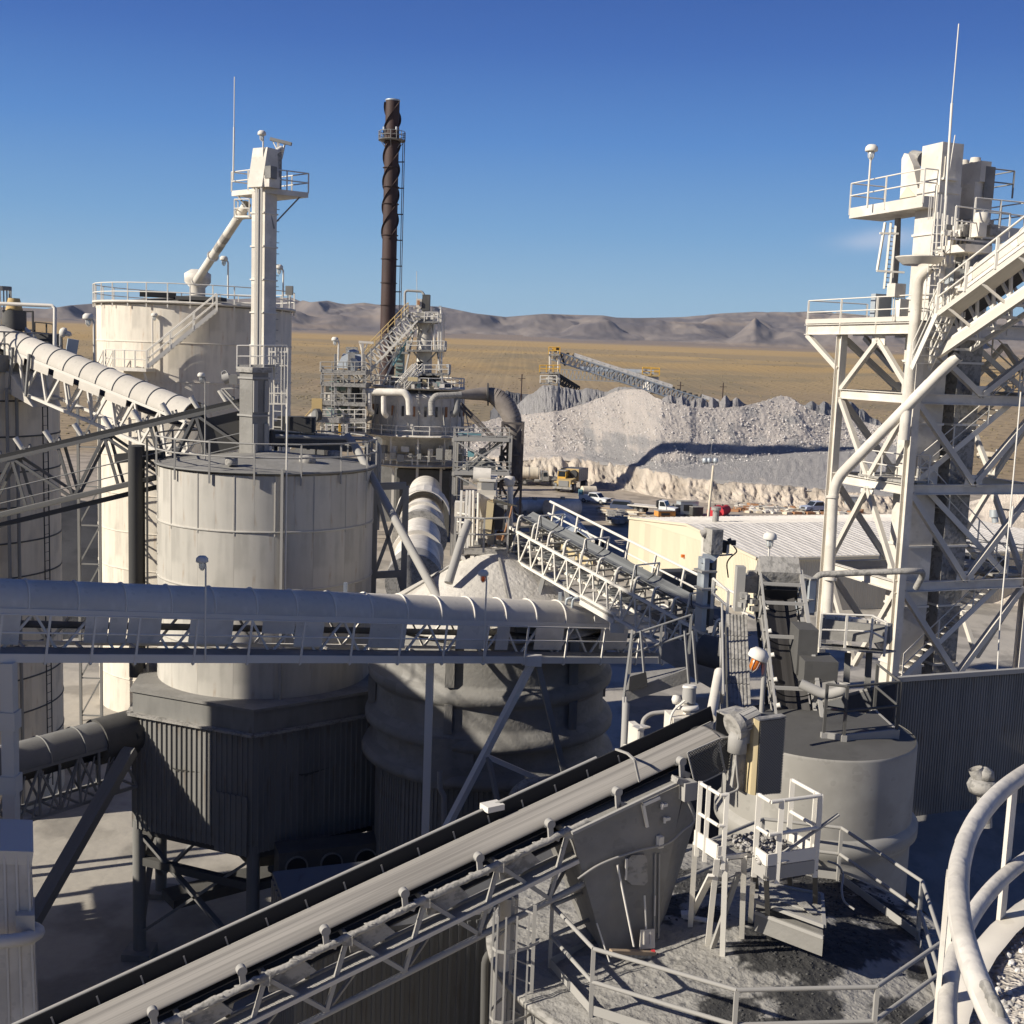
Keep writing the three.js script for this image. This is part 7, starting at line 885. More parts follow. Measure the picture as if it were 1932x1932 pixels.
  { const p = (x, y, k = 0) => PL(x, y, W(0.9, 0, 0).addScaledVector(GU, k), GU), q = [p(1700, 430 * 0.245 + 236.7), p(1697, 385), p(1701, 393), p(1714, 395), p(1730, 385), p(1735, 373), p(1723, 312), p(1714, 291), p(1706, 289), p(1701, 300)]; mb().poly(q, GU.clone().multiplyScalar(0.35)).build(e1, 'drive_guard', M.white); mb().poly([p(1698, 372, -0.02), p(1697, 385, -0.02), p(1702, 392, -0.02), p(1714, 393, -0.02), p(1728, 384, -0.02), p(1729, 372, -0.02), p(1712, 352, -0.02)], GU.clone().multiplyScalar(-0.01)).build(e1, 'guard_paint', M.cladWarm); mb().tube(p(1722, 297, 0.6), p(1742, 300, 0.6), 0.3, 0.3, 16).build(e1, 'drive_motor', M.dust); }
  const an = thing('antenna', 'tall thin white whip antenna on the lattice tower head against the sky', 'antenna', W(2, 1, YA(W(2, 1, 0), 300))); const a1 = P(1778, 470, 47), a2 = P(1796, 195, 47), a3 = P(1809, 45, 47); ucyl(an, 'mast', a1, a2, 0.05, M.whiteS); ucyl(an, 'tip', a2, a3, 0.025, M.whiteS); const an2 = thing('antenna', 'short thin white whip antenna right of the tall one on the tower head', 'antenna', P(1790, 330, 47)); ucyl(an2, 'mast', P(1790, 330, 47), P(1802, 255, 47), 0.022, M.whiteS);
  // ladders at the left of the shaft and caged ladder at the corner
  { const l = thing('ladder', 'white open ladder with a stand-off frame hanging left of the tower shaft', 'ladder', P(1650, 560, 51)); const b = (x, y, k = 0) => P(x, y, 51 + k); for (const [x, y, X, Yy] of [[1670, 420, 1655, 510], [1681, 420, 1668, 545], [1690, 425, 1679, 545]]) ubar(l, 'rail', b(x, y), b(X, Yy), 0.09, 0.09, M.whiteS); for (let i = 0; i < 14; i++) ubar(l, 'rung', b(1681 - i * 0.95, 430 + i * 8.5), b(1690 - i * 0.8, 431 + i * 8.5), 0.035, 0.035, M.greyS); for (const [x, y, X, Yy] of [[1654, 511, 1706, 514], [1660, 440, 1695, 441]]) ubar(l, 'stand_off', b(x, y), b(X, Yy), 0.12, 0.08, M.whiteS); mb().pipe([b(1694, 412, 0.2), b(1692, 480, 0.3), b(1686, 560, 0.4)], 0.14).build(l, 'drain_pipe', M.dustS); }
  { const l = thing('caged_ladder', 'white caged ladder with round hoops rising beside the tower shaft', 'ladder', P(1760, 600, 46)); const f = P(1752, 605, 45.6), h = P(1775, 420, 45.6); ladder(l, atY(f, yTop), V3(f.x + 0.1, h.y, f.z), V3(-0.35, 0, 0.93), { cage: 4.6, step: 0.33 }); mb().lathe([[0.62, 0], [0.9, 0.25], [0.92, 0.3], [0.55, 0.3]], P(1735, 500, 45.2), 28).build(l, 'cage_skirt', M.white); }
  lampPost('white work lamp at the left corner of the tower head platform against the sky', P(1636, 392, 51), YA(P(1645, 300, 51), 290) - P(1636, 392, 51).y, { size: 1.7, r: 0.045, out: V3(0.02, 0, 0) });
  // air pipe elbow, long diagonal pipe
  const ap = thing('air_pipe', 'fat white pipe bending down beside the elevator shaft through the tower', 'pipe', P(1735, 560, 47.5)); mb().pipe([P(1756, 503, 46.6), P(1732, 525, 47), P(1727, 600, 47.3), P(1715, 720, 47.6), P(1705, 830, 47.9)], 0.22, 14, 1.0).build(ap, 'pipe', M.white);
  const dp = thing('spout_pipe', 'long fat white pipe slanting across the tower then dropping at its left column', 'pipe', P(1565, 1160, 50.5)); mb().pipe([P(1808, 672, 46), P(1771, 706, 46.6), P(1582, 900, 50.2), P(1572, 930, 50.4), P(1561, 1158, 50.6)], 0.225, 14, 0.8).build(dp, 'pipe', M.white); for (const [x, y] of [[1571, 935], [1567, 1090]]) mb().tube(P(x, y, 50.4), P(x - 0.3, y + 5, 50.4), 0.27, 0.27, 16).build(dp, 'coupling', M.white);
  // deck machinery
  const m1 = thing('switch_cabinet', 'pale electrical cabinets on the tower deck beside the shaft', 'electrical box', W(0.6, 4, yTop)); const pb = (x0, y0, x1, y1, d, dep, n, m) => { const a = P(x0, y1, d), b = P(x1, y0, d); mb().box(lerp(a, b, 0.5), b.x - a.x, b.y - a.y, dep, 0.4).build(m1, n, m); }; pb(1678, 536, 1704, 560, 49, 0.5, 'cabinet', M.white); pb(1642, 556, 1682, 598, 51, 0.3, 'panel', M.galv); pb(1690, 565, 1712, 605, 49, 0.3, 'cabinet', M.whiteS); for (let i = 0; i < 6; i++) ubar(m1, 'conduit', P(1684 + i * 4, 605, 49), P(1686 + i * 4, 560, 49), 0.04, 0.04, M.whiteS);
  const g = thing('head_machinery', 'white gearboxes and motors on a railed shelf right of the tower shafts', 'machinery', P(1840, 450, 45)); const q = (x, y, k = 0) => P(x, y, 45 + k), bx = (x0, y0, x1, y1, k, dep, n, m, yaw = 0.35) => { const a = q(x0, y1, k), b = q(x1, y0, k); return mb().box(lerp(a, b, 0.5), b.x - a.x, b.y - a.y, dep, yaw).build(g, n, m); };
  mb().hex8([q(1795, 452, -1), q(1900, 462, 1), q(1900, 462, 2.4), q(1795, 452, 1.4)], [q(1795, 449, -1), q(1900, 458, 1), q(1900, 458, 2.4), q(1795, 449, 1.4)]).build(g, 'shelf', M.white); bx(1788, 466, 1850, 478, 0.5, 1.6, 'duct', M.white); mb().lathe([[0.01, 0.25], [0.25, 0.2], [0.3, -0.1], [0.15, -0.35]], q(1852, 412), 18).build(g, 'motor_cap', M.white); bx(1836, 422, 1855, 447, 0, 0.5, 'gearbox', M.white); bx(1858, 425, 1876, 445, 0.4, 0.5, 'motor', M.dust); bx(1880, 436, 1898, 455, 0.6, 0.4, 'coupling_guard', M.whiteS); bx(1806, 425, 1828, 447, 0.6, 0.5, 'gearbox', M.dust); handrail(g, [q(1800, 443, -0.8), q(1902, 455, 1)], { r: 0.028, gap: 1.6, h: 1.05 }); for (let i = 0; i < 26; i++) bx(1765 + hash(i, 1) * 70, 410 + hash(i, 2) * 150, 1765 + hash(i, 1) * 70 + 4 + 9 * hash(i, 3), 410 + hash(i, 2) * 150 + 5 + 14 * hash(i, 4), hash(i, 5) * 1.2, 0.3, 'fitting', i % 4 ? M.whiteS : M.greyS, i); for (let i = 0; i < 8; i++) ubar(g, 'conduit', q(1770 + i * 9, 400 + i * 3, 0.6), q(1760 + i * 8.5, 600, 0.9), 0.05, 0.05, M.whiteS); bx(1788, 508, 1818, 535, 0.6, 0.5, 'cabinet', M.galv);
  // the conveyor coming in from the right
  const A = P(2010, 428, 41), B = P(1788, 590, 47.2), cv = thing('tube_conveyor', 'bright white covered conveyor with walkway descending from the right edge to the tower deck', 'conveyor', A); const f = tubeConveyor(cv, A, B, { r: 0.85, band: 1.3, bandAt: 0.1, n: 7, w: 1.5, h: 1.5, c: 0.16, d: 0.1, bm: M.whiteS }); const S = f.side.z > 0 ? 1 : -1; const n_ = (s, k, u) => f.at(s, S * k, u);
  ubar(cv, 'walkway', n_(0, 1.3, -0.85), n_(f.L - 1.5, 1.3, -0.85), 0.8, 0.2, M.white); handrail(cv, [n_(0, 1.7, -0.75), n_(f.L - 1.5, 1.7, -0.75)], { r: 0.04, gap: 1.6, post: 0.05 }); for (const u of [-0.25, -0.45, -0.62]) ubar(cv, 'cable_tray', n_(0, 0.85, u), n_(f.L - 2.5, 0.85, u), 0.05, 0.1, M.white); stairs(cv, n_(f.L + 0.6, 1.3, -2.2), n_(f.L - 1.5, 1.3, -0.8), 0.8, 7, { r: 0.03 }); ubar(cv, 'skirt_beam', n_(0, 0.8, -1.8), n_(f.L, 0.8, -1.8), 0.2, 0.35, M.white); for (let s = 0.6; s < f.L - 1; s += 2) ubar(cv, 'knee_brace', n_(s, 1.65, -0.95), n_(s, 0.8, -1.7), 0.1, 0.1, M.white);
  const cb = thing('hanging_cable', 'thin white cable hanging down in front of the tower at the right edge', 'cable', P(1876, 1300, 43)); mb().wire([P(1926, 740, 43), P(1912, 900, 43), P(1899, 1040, 43), P(1886, 1190, 43), P(1880, 1290, 43), P(1872, 1360, 43), P(1869, 1420, 43)], 0.028).build(cb, 'cable', M.whiteS); mb().tube(P(1911, 955, 43), P(1906, 995, 43), 0.05, 0.05).build(cb, 'weight', M.whiteS);
  // right hand background rail and floodlight
  const rp = thing('railed_platform', 'railed platform with a dark box behind the tower at the right edge', 'platform', P(1880, 1060, 56)); const e = (x, y, k = 0) => P(x, y, 56 + k); mb().box(e(1850, 1065), 1.9, 0.9, 1).build(rp, 'dark_box', M.darkDust); mb().hex8([e(1800, 1082), e(1960, 1090), e(1960, 1086, 3), e(1800, 1078, 3)], [e(1800, 1079), e(1960, 1087), e(1960, 1083, 3), e(1800, 1075, 3)]).build(rp, 'deck', M.dust); handrail(rp, [e(1800, 1079, 2), e(1870, 1080, 2.2), e(1960, 1088, 2)], { r: 0.035, h: 1.5, m: M.greyS }); mb().box(e(1908, 1077, -0.5), 1.2, 0.4, 0.4).build(rp, 'grey_box', M.grey);
  const fl = thing('floodlight', 'grey floodlight on a bracket with a zigzag rail at the far right', 'lamp', e(1880, 985)); mb().tube(e(1876, 962), e(1876, 976), 0.22, 0.22, 14).tube(e(1877, 976), e(1878, 986), 0.15, 0.15, 14).build(fl, 'lamp_head', M.galv); mb().bar(e(1884, 960), e(1935, 966), 0.08).bar(e(1888, 958), e(1928, 1080), 0.12).build(fl, 'bracket', M.dustS);
  // feed box and pipe frame below
  const fb = thing('feed_box', 'wide dusty grey steel box at the foot of the lattice tower', 'steel box', P(1610, 1190, 41)); const fx = (x, y, k = 0) => P(x, y, 41 + k); mb().hex8([fx(1547, 1206), fx(1679, 1215, -1), fx(1684, 1208, 1.5), fx(1555, 1200, 1.5)], [fx(1547, 1168), fx(1679, 1182, -1), fx(1684, 1176, 1.5), fx(1555, 1162, 1.5)]).build(fb, 'box', M.dustBig); for (let i = 0; i < 12; i++) mb().box(fx(1560 + hash(i, 7) * 105, 1165 + hash(i, 7) * 12 - 2, 0.3), 0.3, 0.12, 0.3, i).build(fb, 'dust_cake', M.white); handrail(fb, [fx(1546, 1218, -1), fx(1642, 1222, -1.2), fx(1668, 1236, -1.4)], { r: 0.035, gap: 0.9, h: 1.1 }); mb().hex8([fx(1546, 1224, -1), fx(1668, 1234, -1.4), fx(1690, 1230, 1), fx(1546, 1215, 1)], [fx(1546, 1221, -1), fx(1668, 1231, -1.4), fx(1690, 1227, 1), fx(1546, 1212, 1)]).build(fb, 'deck', M.dust); for (const x of [1560, 1600, 1640]) ubar(fb, 'leg', fx(x, 1232), fx(x - 6, 1330, 0), 0.2, 0.2, M.grey);
  const gp = thing('pipe_arch', 'pale pipe with elbow crossing the tower foot above the feed box', 'pipe', fx(1540, 1150)); mb().pipe([fx(1533, 1154, 0), fx(1536, 1084, 0), fx(1720, 1077, -0.5), fx(1745, 1078, 0), fx(1728, 1110, 0.5)], 0.11, 12, 0.35).build(gp, 'pipe', M.dust); ubar(gp, 'support_post', fx(1528, 1160, 0.3), fx(1533, 1092, 0.3), 0.3, 0.2, M.dustS);
  for (const [x0, x1, lab] of [[1492, 1508, 'left of two blue grey cabinets in shade behind the steep belt head'], [1511, 1527, 'right of two blue grey cabinets in shade behind the steep belt head']]) { const k = thing('air_handler', lab, 'air handler', P(x0, 1155, 38)); const a = P(x0, 1152, 38), b = P(x1, 1090, 38); mb().box(lerp(a, b, 0.5), b.x - a.x, b.y - a.y, 0.8, 0.35).build(k, 'casing', M.galv); mb().box(atY(lerp(a, b, 0.5), b.y + 0.03), (b.x - a.x) * 1.1, 0.06, 0.9, 0.35).build(k, 'top', M.dust); mb().box(lerp(a, b, 0.5).add(V3(0, -0.1, 0.3)), (b.x - a.x) * 1.02, 0.05, 0.5, 0.35).build(k, 'band', M.dustS); }
  lampPost('work lamp with clear globe on a pole before the white warehouse roof', P(1447, 1100, 33), YA(P(1450, 1010, 33), 1018) - P(1447, 1100, 33).y, { size: 1.2, r: 0.025, out: V3(0.02, 0, 0) });
}

// ---------- kiln plant in the middle distance ----------
{
  const D = 165, K = (x, y, k = 0) => P(x, y, D + k), px = D / FPX, kc = plan(788, 800, D + 4);
  const box = (t, n, m, x0, y0, x1, y1, k, dep, yaw = 0) => { const a = K(x0, y1, k), b = K(x1, y0, k); return mb().box(lerp(a, b, 0.5).add(V3(0, 0, -dep / 2)), Math.abs(b.x - a.x), Math.abs(b.y - a.y), dep, yaw).build(t, n, m); };
  const t = thing('preheater_tower', 'tall dusty preheater drum with cone roof and bustle pipes above the rotary kiln', 'kiln preheater', kc), Y = (y) => YA(front(kc, 6.3), y);
  const rk = (w) => w * px; mb().lathe([[0.01, Y(740)], [6.4, Y(742)], [6.5, Y(752)], [6.5, Y(815)], [6.3, Y(822)], [5.0, Y(836)], [4.9, Y(858)], [0.01, Y(858)]], V3(kc.x, 0, kc.z), 40).build(t, 'drum', M.white);
  mb().lathe([[0.01, Y(700)], [1.4, Y(704)], [6.3, Y(741)], [6.5, Y(743)]], V3(kc.x, 0, kc.z), 24).build(t, 'cone_roof', M.darkDust);
  for (let i = 0; i < 26; i++) { const a = i / 26 * 6.283, p = V3(kc.x + 6.52 * Math.sin(a), 0, kc.z + 6.52 * Math.cos(a)); ubar(t, 'port', atY(p, Y(786)), atY(p, Y(767)), 0.32, 0.3, i % 3 ? M.dark : M.rust); ubar(t, 'stave', atY(V3(kc.x + 6.55 * Math.sin(a + 0.12), 0, kc.z + 6.55 * Math.cos(a + 0.12)), Y(818)), atY(V3(kc.x + 6.55 * Math.sin(a + 0.12), 0, kc.z + 6.55 * Math.cos(a + 0.12)), Y(752)), 0.12, 0.12, M.white); }
  for (let i = 0; i < 12; i++) { const a = i / 12 * 6.283 + 0.1, p = (r, y) => V3(kc.x + r * Math.sin(a), y, kc.z + r * Math.cos(a)); ubar(t, 'roof_rib', p(1.4, Y(703)), p(6.4, Y(741)), 0.3, 0.3, M.dust); ubar(t, 'hanger_strut', p(7.6, Y(824)), p(6.6, Y(768)), 0.16, 0.16, M.dustS); ubar(t, 'column', p(7.4, Y(884)), p(7.4, Y(824)), 0.25, 0.25, M.white); ubar(t, 'column', p(6.6, 0), p(6.6, Y(880)), 0.35, 0.35, M.white); }
  for (const [r, y, rin] of [[8.2, 826, 5], [7.6, 882, 3], [6.6, 736, 5]]) { mb().lathe([[rin, 0], [r, 0], [r, 0.4], [rin, 0.4]], V3(kc.x, Y(y), kc.z), 40).build(t, 'ring_platform', M.white); handrail(t, ringPts(kc, r - 0.1, Y(y) + 0.4, 22), { closed: true, r: 0.06, gap: 2, h: 1.25 }); }
  mb().lathe([[0.01, Y(858)], [4.6, Y(858)], [4.2, Y(884)], [0.01, Y(884)]], V3(kc.x, 0, kc.z), 24).build(t, 'cone', M.white); box(t, 'kiln_hood', M.darkDust, 745, 888, 850, 1010, 0, 7); for (let i = 0; i < 9; i++) box(t, 'burner', i % 2 ? M.dust : M.greyS, 712 + i * 18 + 8 * hash(i, 9), 846 + hash(i, 1) * 12, 720 + i * 18 + hash(i, 2) * 10, 862 + hash(i, 3) * 10, -3.5, 0.8);
  for (let i = 0; i < 12; i++) { const a = -1.4 + i * 0.25; mb().box(V3(kc.x + 6.9 * Math.sin(a), Y(845 + 10 * hash(i, 8)), kc.z + 6.9 * Math.cos(a)), 0.5 + hash(i, 9), 0.6 + hash(i, 2) * 1.2, 0.5, a).build(t, 'fitting', i % 3 ? M.white : M.greyS); }
  // bustle pipes
  const bp = thing('bustle_pipe', 'fat pale header pipe with three drop legs on the left of the preheater drum', 'pipe', K(700, 745, -8)); mb().pipe([K(689, 739, -5), K(764, 740, -7), K(772, 752, -7), K(773, 782, -6.5)], 0.48, 14, 0.9).build(bp, 'header', M.white); for (const [x, y] of [[697, 778], [724, 785]]) mb().pipe([K(x, 742, -5.6), K(x, y - 6, -5.6), K(x + 5, y, -4.6)], 0.36, 12, 0.5).build(bp, 'drop_leg', M.white);
  const dp = thing('dust_duct', 'grey brown duct leaving the drum to the right and bending down in a large elbow', 'duct', K(940, 800, -4)); mb().pipe([K(815, 784, -7), K(814, 757, -7), K(822, 747, -7), K(870, 745, -6)], 0.45, 14, 1).build(dp, 'drop_leg', M.dust); mb().pipe([K(853, 782, -5.5), K(862, 776, -6), K(863, 752, -6)], 0.45, 12, 0.5).build(dp, 'drop_leg', M.grey);
  const cv = [K(866, 745.5, -6), K(890, 744, -5), K(921, 744, -4), K(938, 750, -4), K(955, 768, -4), K(966, 790, -4), K(970, 815, -4)], rad = [0.5, 0.75, 0.95, 1.25, 1.35, 1.3, 1.05], cr = new THREE.CatmullRomCurve3(cv), b = mb(); for (let i = 0; i < 24; i++) { const s = (k) => { const w = k * 6, j = Math.min(5, Math.floor(w)); return rad[j] + (rad[j + 1] - rad[j]) * (w - j); }; b.tube(cr.getPoint(i / 24), cr.getPoint((i + 1.04) / 24), s(i / 24), s((i + 1) / 24), 18); } b.build(dp, 'elbow', mat([0.26, 0.225, 0.195], { map: T.grime })); mb().tube(K(919.5, 744, -4), K(922, 744, -4), 1.55, 1.55, 20).build(dp, 'flange', M.dark); mb().tube(K(970, 813, -4), K(969, 905, -4), 1.05, 1.05, 18).build(dp, 'down_duct', mat([0.14, 0.125, 0.115], { map: T.grime }));
  const fr = thing('duct_tower', 'dark brown braced steel frame round the vertical duct right of the kiln', 'support frame', plan(960, 900, D - 4)); const c4 = [[946, 0], [985, 0], [985, 3], [946, 3]].map(([x, k]) => plan(x, 860, D - 6 + k)), fy = (y) => YA(c4[0], y), brn = mat([0.10, 0.085, 0.075]); for (const p of c4) ubar(fr, 'column', p, atY(p, fy(798)), 0.32, 0.32, brn); for (const y of [798, 858, 915]) for (let i = 0; i < 4; i++) ubar(fr, 'strut', atY(c4[i], fy(y)), atY(c4[(i + 1) % 4], fy(y)), 0.26, 0.26, brn); for (const [y, y2] of [[798, 858], [858, 915], [915, 985]]) for (let i = 0; i < 4; i++) { ubar(fr, 'brace', atY(c4[i], fy(y)), atY(c4[(i + 1) % 4], fy(y2)), 0.18, 0.18, brn); ubar(fr, 'brace', atY(c4[(i + 1) % 4], fy(y)), atY(c4[i], fy(y2)), 0.18, 0.18, brn); }
  for (const [x0, x1] of [[858, 935], [866, 943]]) ubar(fr, 'raking_leg', K(x0 + 3, 760, -5), K(x1, 835, -6), 0.28, 0.28, brn); for (let i = 1; i < 6; i++) ubar(fr, 'rung', K(861 + i * 12.5, 760 + i * 12.5, -5.3), K(869 + i * 12.5, 760 + i * 12.5, -5.3), 0.14, 0.14, brn);
  // top column with platforms and skip head
  const tc = plan(801, 650, D + 3), tp = thing('head_column', 'white round column with platforms and skip hoist head above the preheater cone', 'tower', tc), ty = (y) => YA(tc, y); mb().tube(atY(tc, ty(708)), atY(tc, ty(598)), 1.12, 1.12, 24).build(tp, 'column', M.white); mb().box(atY(V3(tc.x - 0.45, 0, tc.z + 1.05), ty(691)), 0.7, 1.3, 0.3).build(tp, 'doorway', M.black);
  for (const [x0, x1, y, kk] of [[768, 838, 660, 2.2], [778, 846, 705, 2.6], [776, 826, 606, 1.6]]) { const a = K(x0, y), c = K(x1, y), q = [a.clone().add(V3(0, 0, 0.5)), c.clone().add(V3(0, 0, 0.5)), c.clone().add(V3(0, 0, -5)), a.clone().add(V3(0, 0, -5))]; mb().hex8(q.map((p) => p.clone().add(V3(0, -0.25, 0))), q.map((p) => p.clone())).build(tp, 'platform', M.grey); handrail(tp, q, { closed: true, r: 0.055, gap: 1.6, h: 1.2 }); ubar(tp, 'knee_brace', lerp(q[0], q[1], 0.15), atY(tc, a.y - 2.2), 0.16, 0.16, M.dustS); ubar(tp, 'knee_brace', lerp(q[0], q[1], 0.85), atY(tc, a.y - 2.2), 0.16, 0.16, M.dustS); }
  box(tp, 'skip_head', M.darkDust, 796, 556, 811, 586, 0, 1.6); box(tp, 'cabinet', M.white, 785, 564, 796, 580, 0, 1.0); box(tp, 'cabinet_panel', M.rust, 787, 567, 792, 575, -0.3, 0.2); box(tp, 'winch', M.dust, 786, 590, 800, 604, 0, 1.5); for (let i = 0; i < 24; i++) box(tp, 'fitting', i % 3 ? M.whiteS : M.greyS, 764 + hash(i, 1) * 58, 575 + hash(i, 2) * 26, 766 + hash(i, 1) * 58 + hash(i, 3) * 5, 578 + hash(i, 2) * 26 + hash(i, 4) * 6, hash(i, 5) * 2, 0.4);
  mb().pipe([K(764, 605), K(764, 548), K(796, 550), K(800, 556)], 0.17, 10, 0.5).build(tp, 'vent_pipe', M.dustS); for (const [x, a, bb] of [[828, 700, 592], [833, 700, 585], [820, 660, 590]]) ubar(tp, 'riser', K(x, a, 0.5), K(x - 1, bb, 0.5), 0.22, 0.22, M.whiteS); ubar(tp, 'antenna', K(787, 570), K(786, 512), 0.06, 0.06, M.whiteS); for (const [x, y] of [[832, 580], [846, 690]]) { ubar(tp, 'lamp_pole', K(x + 1, y + 25), K(x, y), 0.1, 0.1, M.whiteS); box(tp, 'lamp_head', M.galv, x - 4, y - 3, x + 1, y + 3, 0, 0.4); }
  ladder(tp, atY(V3(tc.x + 2.4, 0, tc.z + 0.4), ty(705)), atY(V3(tc.x + 2.4, 0, tc.z + 0.4), ty(590)), V3(0.5, 0, 0.87), { cage: 2.5, step: 0.6 }); for (const [x0, x1] of [[783, 758], [816, 838]]) ubar(tp, 'raking_leg', K(x0, 612, 2), K(x1, 735, -1), 0.22, 0.22, M.dustS);
  // skip hoist incline
  const sA = K(660, 705, 1), sB = K(772, 589, 0), sk = thing('skip_hoist', 'inclined white skip hoist bridge climbing to the preheater head past the stack', 'hoist incline', sA), fs = frame(sA, sB); girder(sk, fs, { w: 1.8, top: 0, h: 1.7, n: 14, c: 0.2, d: 0.13 }); handrail(sk, [fs.at(0, 1.3, 0.1), fs.at(fs.L, 1.3, 0.1)], { r: 0.06, gap: 1.4, h: 1.2, m: M.yellowDust }); for (let s = 0.4; s < fs.L; s += 0.6) ubar(sk, 'tread', fs.at(s, 0.9, 0.05), fs.at(s, 1.5, 0.05), 0.3, 0.08, M.dustS); const fs2 = frame(K(670, 740, 3), K(782, 598, 2)); girder(sk, fs2, { w: 1.2, top: 0, h: 1.1, n: 12, c: 0.16, d: 0.12 }); ubar(sk, 'leg', fs2.at(9, 0, -1), K(706, 760, 2), 0.26, 0.26, M.whiteS); ubar(sk, 'leg', fs2.at(12, 0, -1), K(742, 690, 2), 0.2, 0.2, M.teal);
  const sp = thing('service_tower', 'green grey service tower in shade behind the skip hoist beside the stack', 'tower', K(752, 720, 8)); box(sp, 'casing', M.green, 745, 655, 761, 735, 8, 3); for (const y of [648, 664]) { box(sp, 'deck', M.greyS, 738, y, 770, y + 3, 7, 4); } for (let i = 0; i < 7; i++) box(sp, 'louvre', i % 2 ? M.dark : M.greyS, 747, 672 + i * 8, 760, 675 + i * 8, 7.8, 0.2); handrail(sp, [K(738, 648, 7), K(770, 648, 7)], { r: 0.06, gap: 1.4, h: 1.2, m: M.greyS });
  // stair down the cone
  const ss = thing('roof_stair', 'pale open stair climbing the preheater cone to the column platform', 'stair', K(758, 735, -5)); stairs(ss, K(756, 738, -4), K(790, 700, -2), 1.4, 15, { r: 0.06 }); stairs(ss, K(748, 740, -3), K(782, 702, -1.5), 1.0, 14, { r: 0.06 }); for (let i = 0; i < 8; i++) box(ss, 'platform_fitting', [M.dust, M.tanBox, M.white, M.green][i % 4], 770 + hash(i, 1) * 60, 715 + hash(i, 2) * 15, 776 + hash(i, 1) * 64, 722 + hash(i, 2) * 16, -5, 0.7); box(ss, 'yellow_chute', M.tanBox, 769, 712, 788, 719, -6, 1.0);
  // left framed building with hopper
  const lb = thing('hopper_tower', 'framed building with grey sloped hopper and railings left of the preheater', 'building', K(645, 790, -3)); const col = [608, 632, 658, 686]; for (const k of [-6, 0]) for (const x of col) ubar(lb, 'column', K(x, 840, k), K(x + 1, x === 608 ? 690 : 668, k), 0.34, 0.34, M.dust); for (const y of [700, 724, 760, 790, 815]) { box(lb, 'deck', M.dust, 605, y, 690, y + 4, -6.4, 6.5); handrail(lb, [K(605, y, -6.4), K(690, y, -6.4)], { r: 0.06, gap: 1.7, h: 1.2, m: y > 780 ? M.whiteS : M.dustS }); } handrail(lb, [K(604, 700, -6.4), K(604, 700, 0)], { r: 0.05, gap: 2, h: 1.2 });
  mb().hex8([K(634, 694, -5), K(692, 696, -5), K(690, 694, 0), K(640, 692, 0)], [K(647, 668, -4), K(680, 669, -4), K(680, 668, -1), K(647, 667, -1)]).build(lb, 'hopper', M.galv); mb().bar(K(664, 692, -5.2), K(664, 667, -4.4), 0.8, 0.5).build(lb, 'hopper_rib', M.grey); mb().lathe([[0.01, 0.6], [0.7, 0.4], [0.9, 0], [0.01, 0]], K(667, 667, -3), 14).build(lb, 'cap', M.galv); box(lb, 'back_panel', M.dust, 652, 655, 675, 668, 0, 0.3); mb().tube(K(665, 688, -5.6), K(666, 688, -4.6), 0.9, 0.9, 16).build(lb, 'fan_housing', M.galv);
  for (let i = 0; i < 30; i++) box(lb, i % 3 ? 'panel' : 'duct', [M.white, M.green, M.greyS, M.dust, M.dark][i % 5], 610 + hash(i, 1) * 60, 703 + hash(i, 2) * 95, 620 + hash(i, 1) * 60 + hash(i, 3) * 10, 716 + hash(i, 2) * 95 + hash(i, 4) * 14, -3 + hash(i, 5) * 3, 0.6); for (const [x0, y0, x1, y1] of [[634, 700, 660, 724], [608, 760, 640, 800], [660, 790, 688, 760], [632, 760, 658, 790], [620, 815, 645, 790]]) ubar(lb, 'brace', K(x0, y0, -6), K(x1, y1, -6), 0.2, 0.2, M.dustS); ladder(lb, K(628, 800, -6.8), K(628, 725, -6.8), V3(-0.3, 0, 0.95), { step: 0.6 }); box(lb, 'back_wall', M.darkDust, 612, 726, 688, 815, 2.5, 0.5);
  ubar(lb, 'gantry_beam', K(677, 645, -6), K(705, 647, -6), 0.35, 0.3, M.white); ubar(lb, 'gantry_post', K(684, 700, -6), K(684, 646, -6), 0.3, 0.3, M.white); for (const x of [679, 694]) ubar(lb, 'gantry_brace', K(684, 668, -6), K(x, 647, -6), 0.16, 0.16, M.white); ubar(lb, 'mast', K(700, 720, -6), K(700, 657, -6), 0.16, 0.16, M.dustS);
  lampPost('work lamp on a thin pole above the grey hopper left of the preheater', K(638, 700, -4), 4.0, { size: 3, r: 0.12 });
  const mo = thing('motor_stand', 'tan plate with a dark round motor left of the framed hopper building', 'motor', K(596, 790, -8)); box(mo, 'plate', M.yellowDust, 587, 752, 608, 788, -8, 0.4); mb().tube(K(594, 783, -9), K(602, 783, -8.6), 0.85, 0.85, 18).build(mo, 'motor', M.darkDust); mb().tube(K(594, 783, -9.1), K(595, 783, -9), 0.6, 0.6, 18).build(mo, 'fan_cover', M.greyS); box(mo, 'base', M.dust, 584, 789, 640, 796, -9, 2); const yr = thing('yellow_gate', 'small yellow and white railing beneath the framed hopper building', 'railing', K(635, 830, -10)); for (const [x, m] of [[616, M.white], [628, M.white], [641, M.yellow], [648, M.dustS], [654, M.white]]) ubar(yr, 'post', K(x, 832, -10), K(x, 800, -10), 0.3, 0.2, m); for (const y of [802, 816, 830]) ubar(yr, 'rail', K(612, y, -10), K(656, y, -10), 0.14, 0.14, M.whiteS);
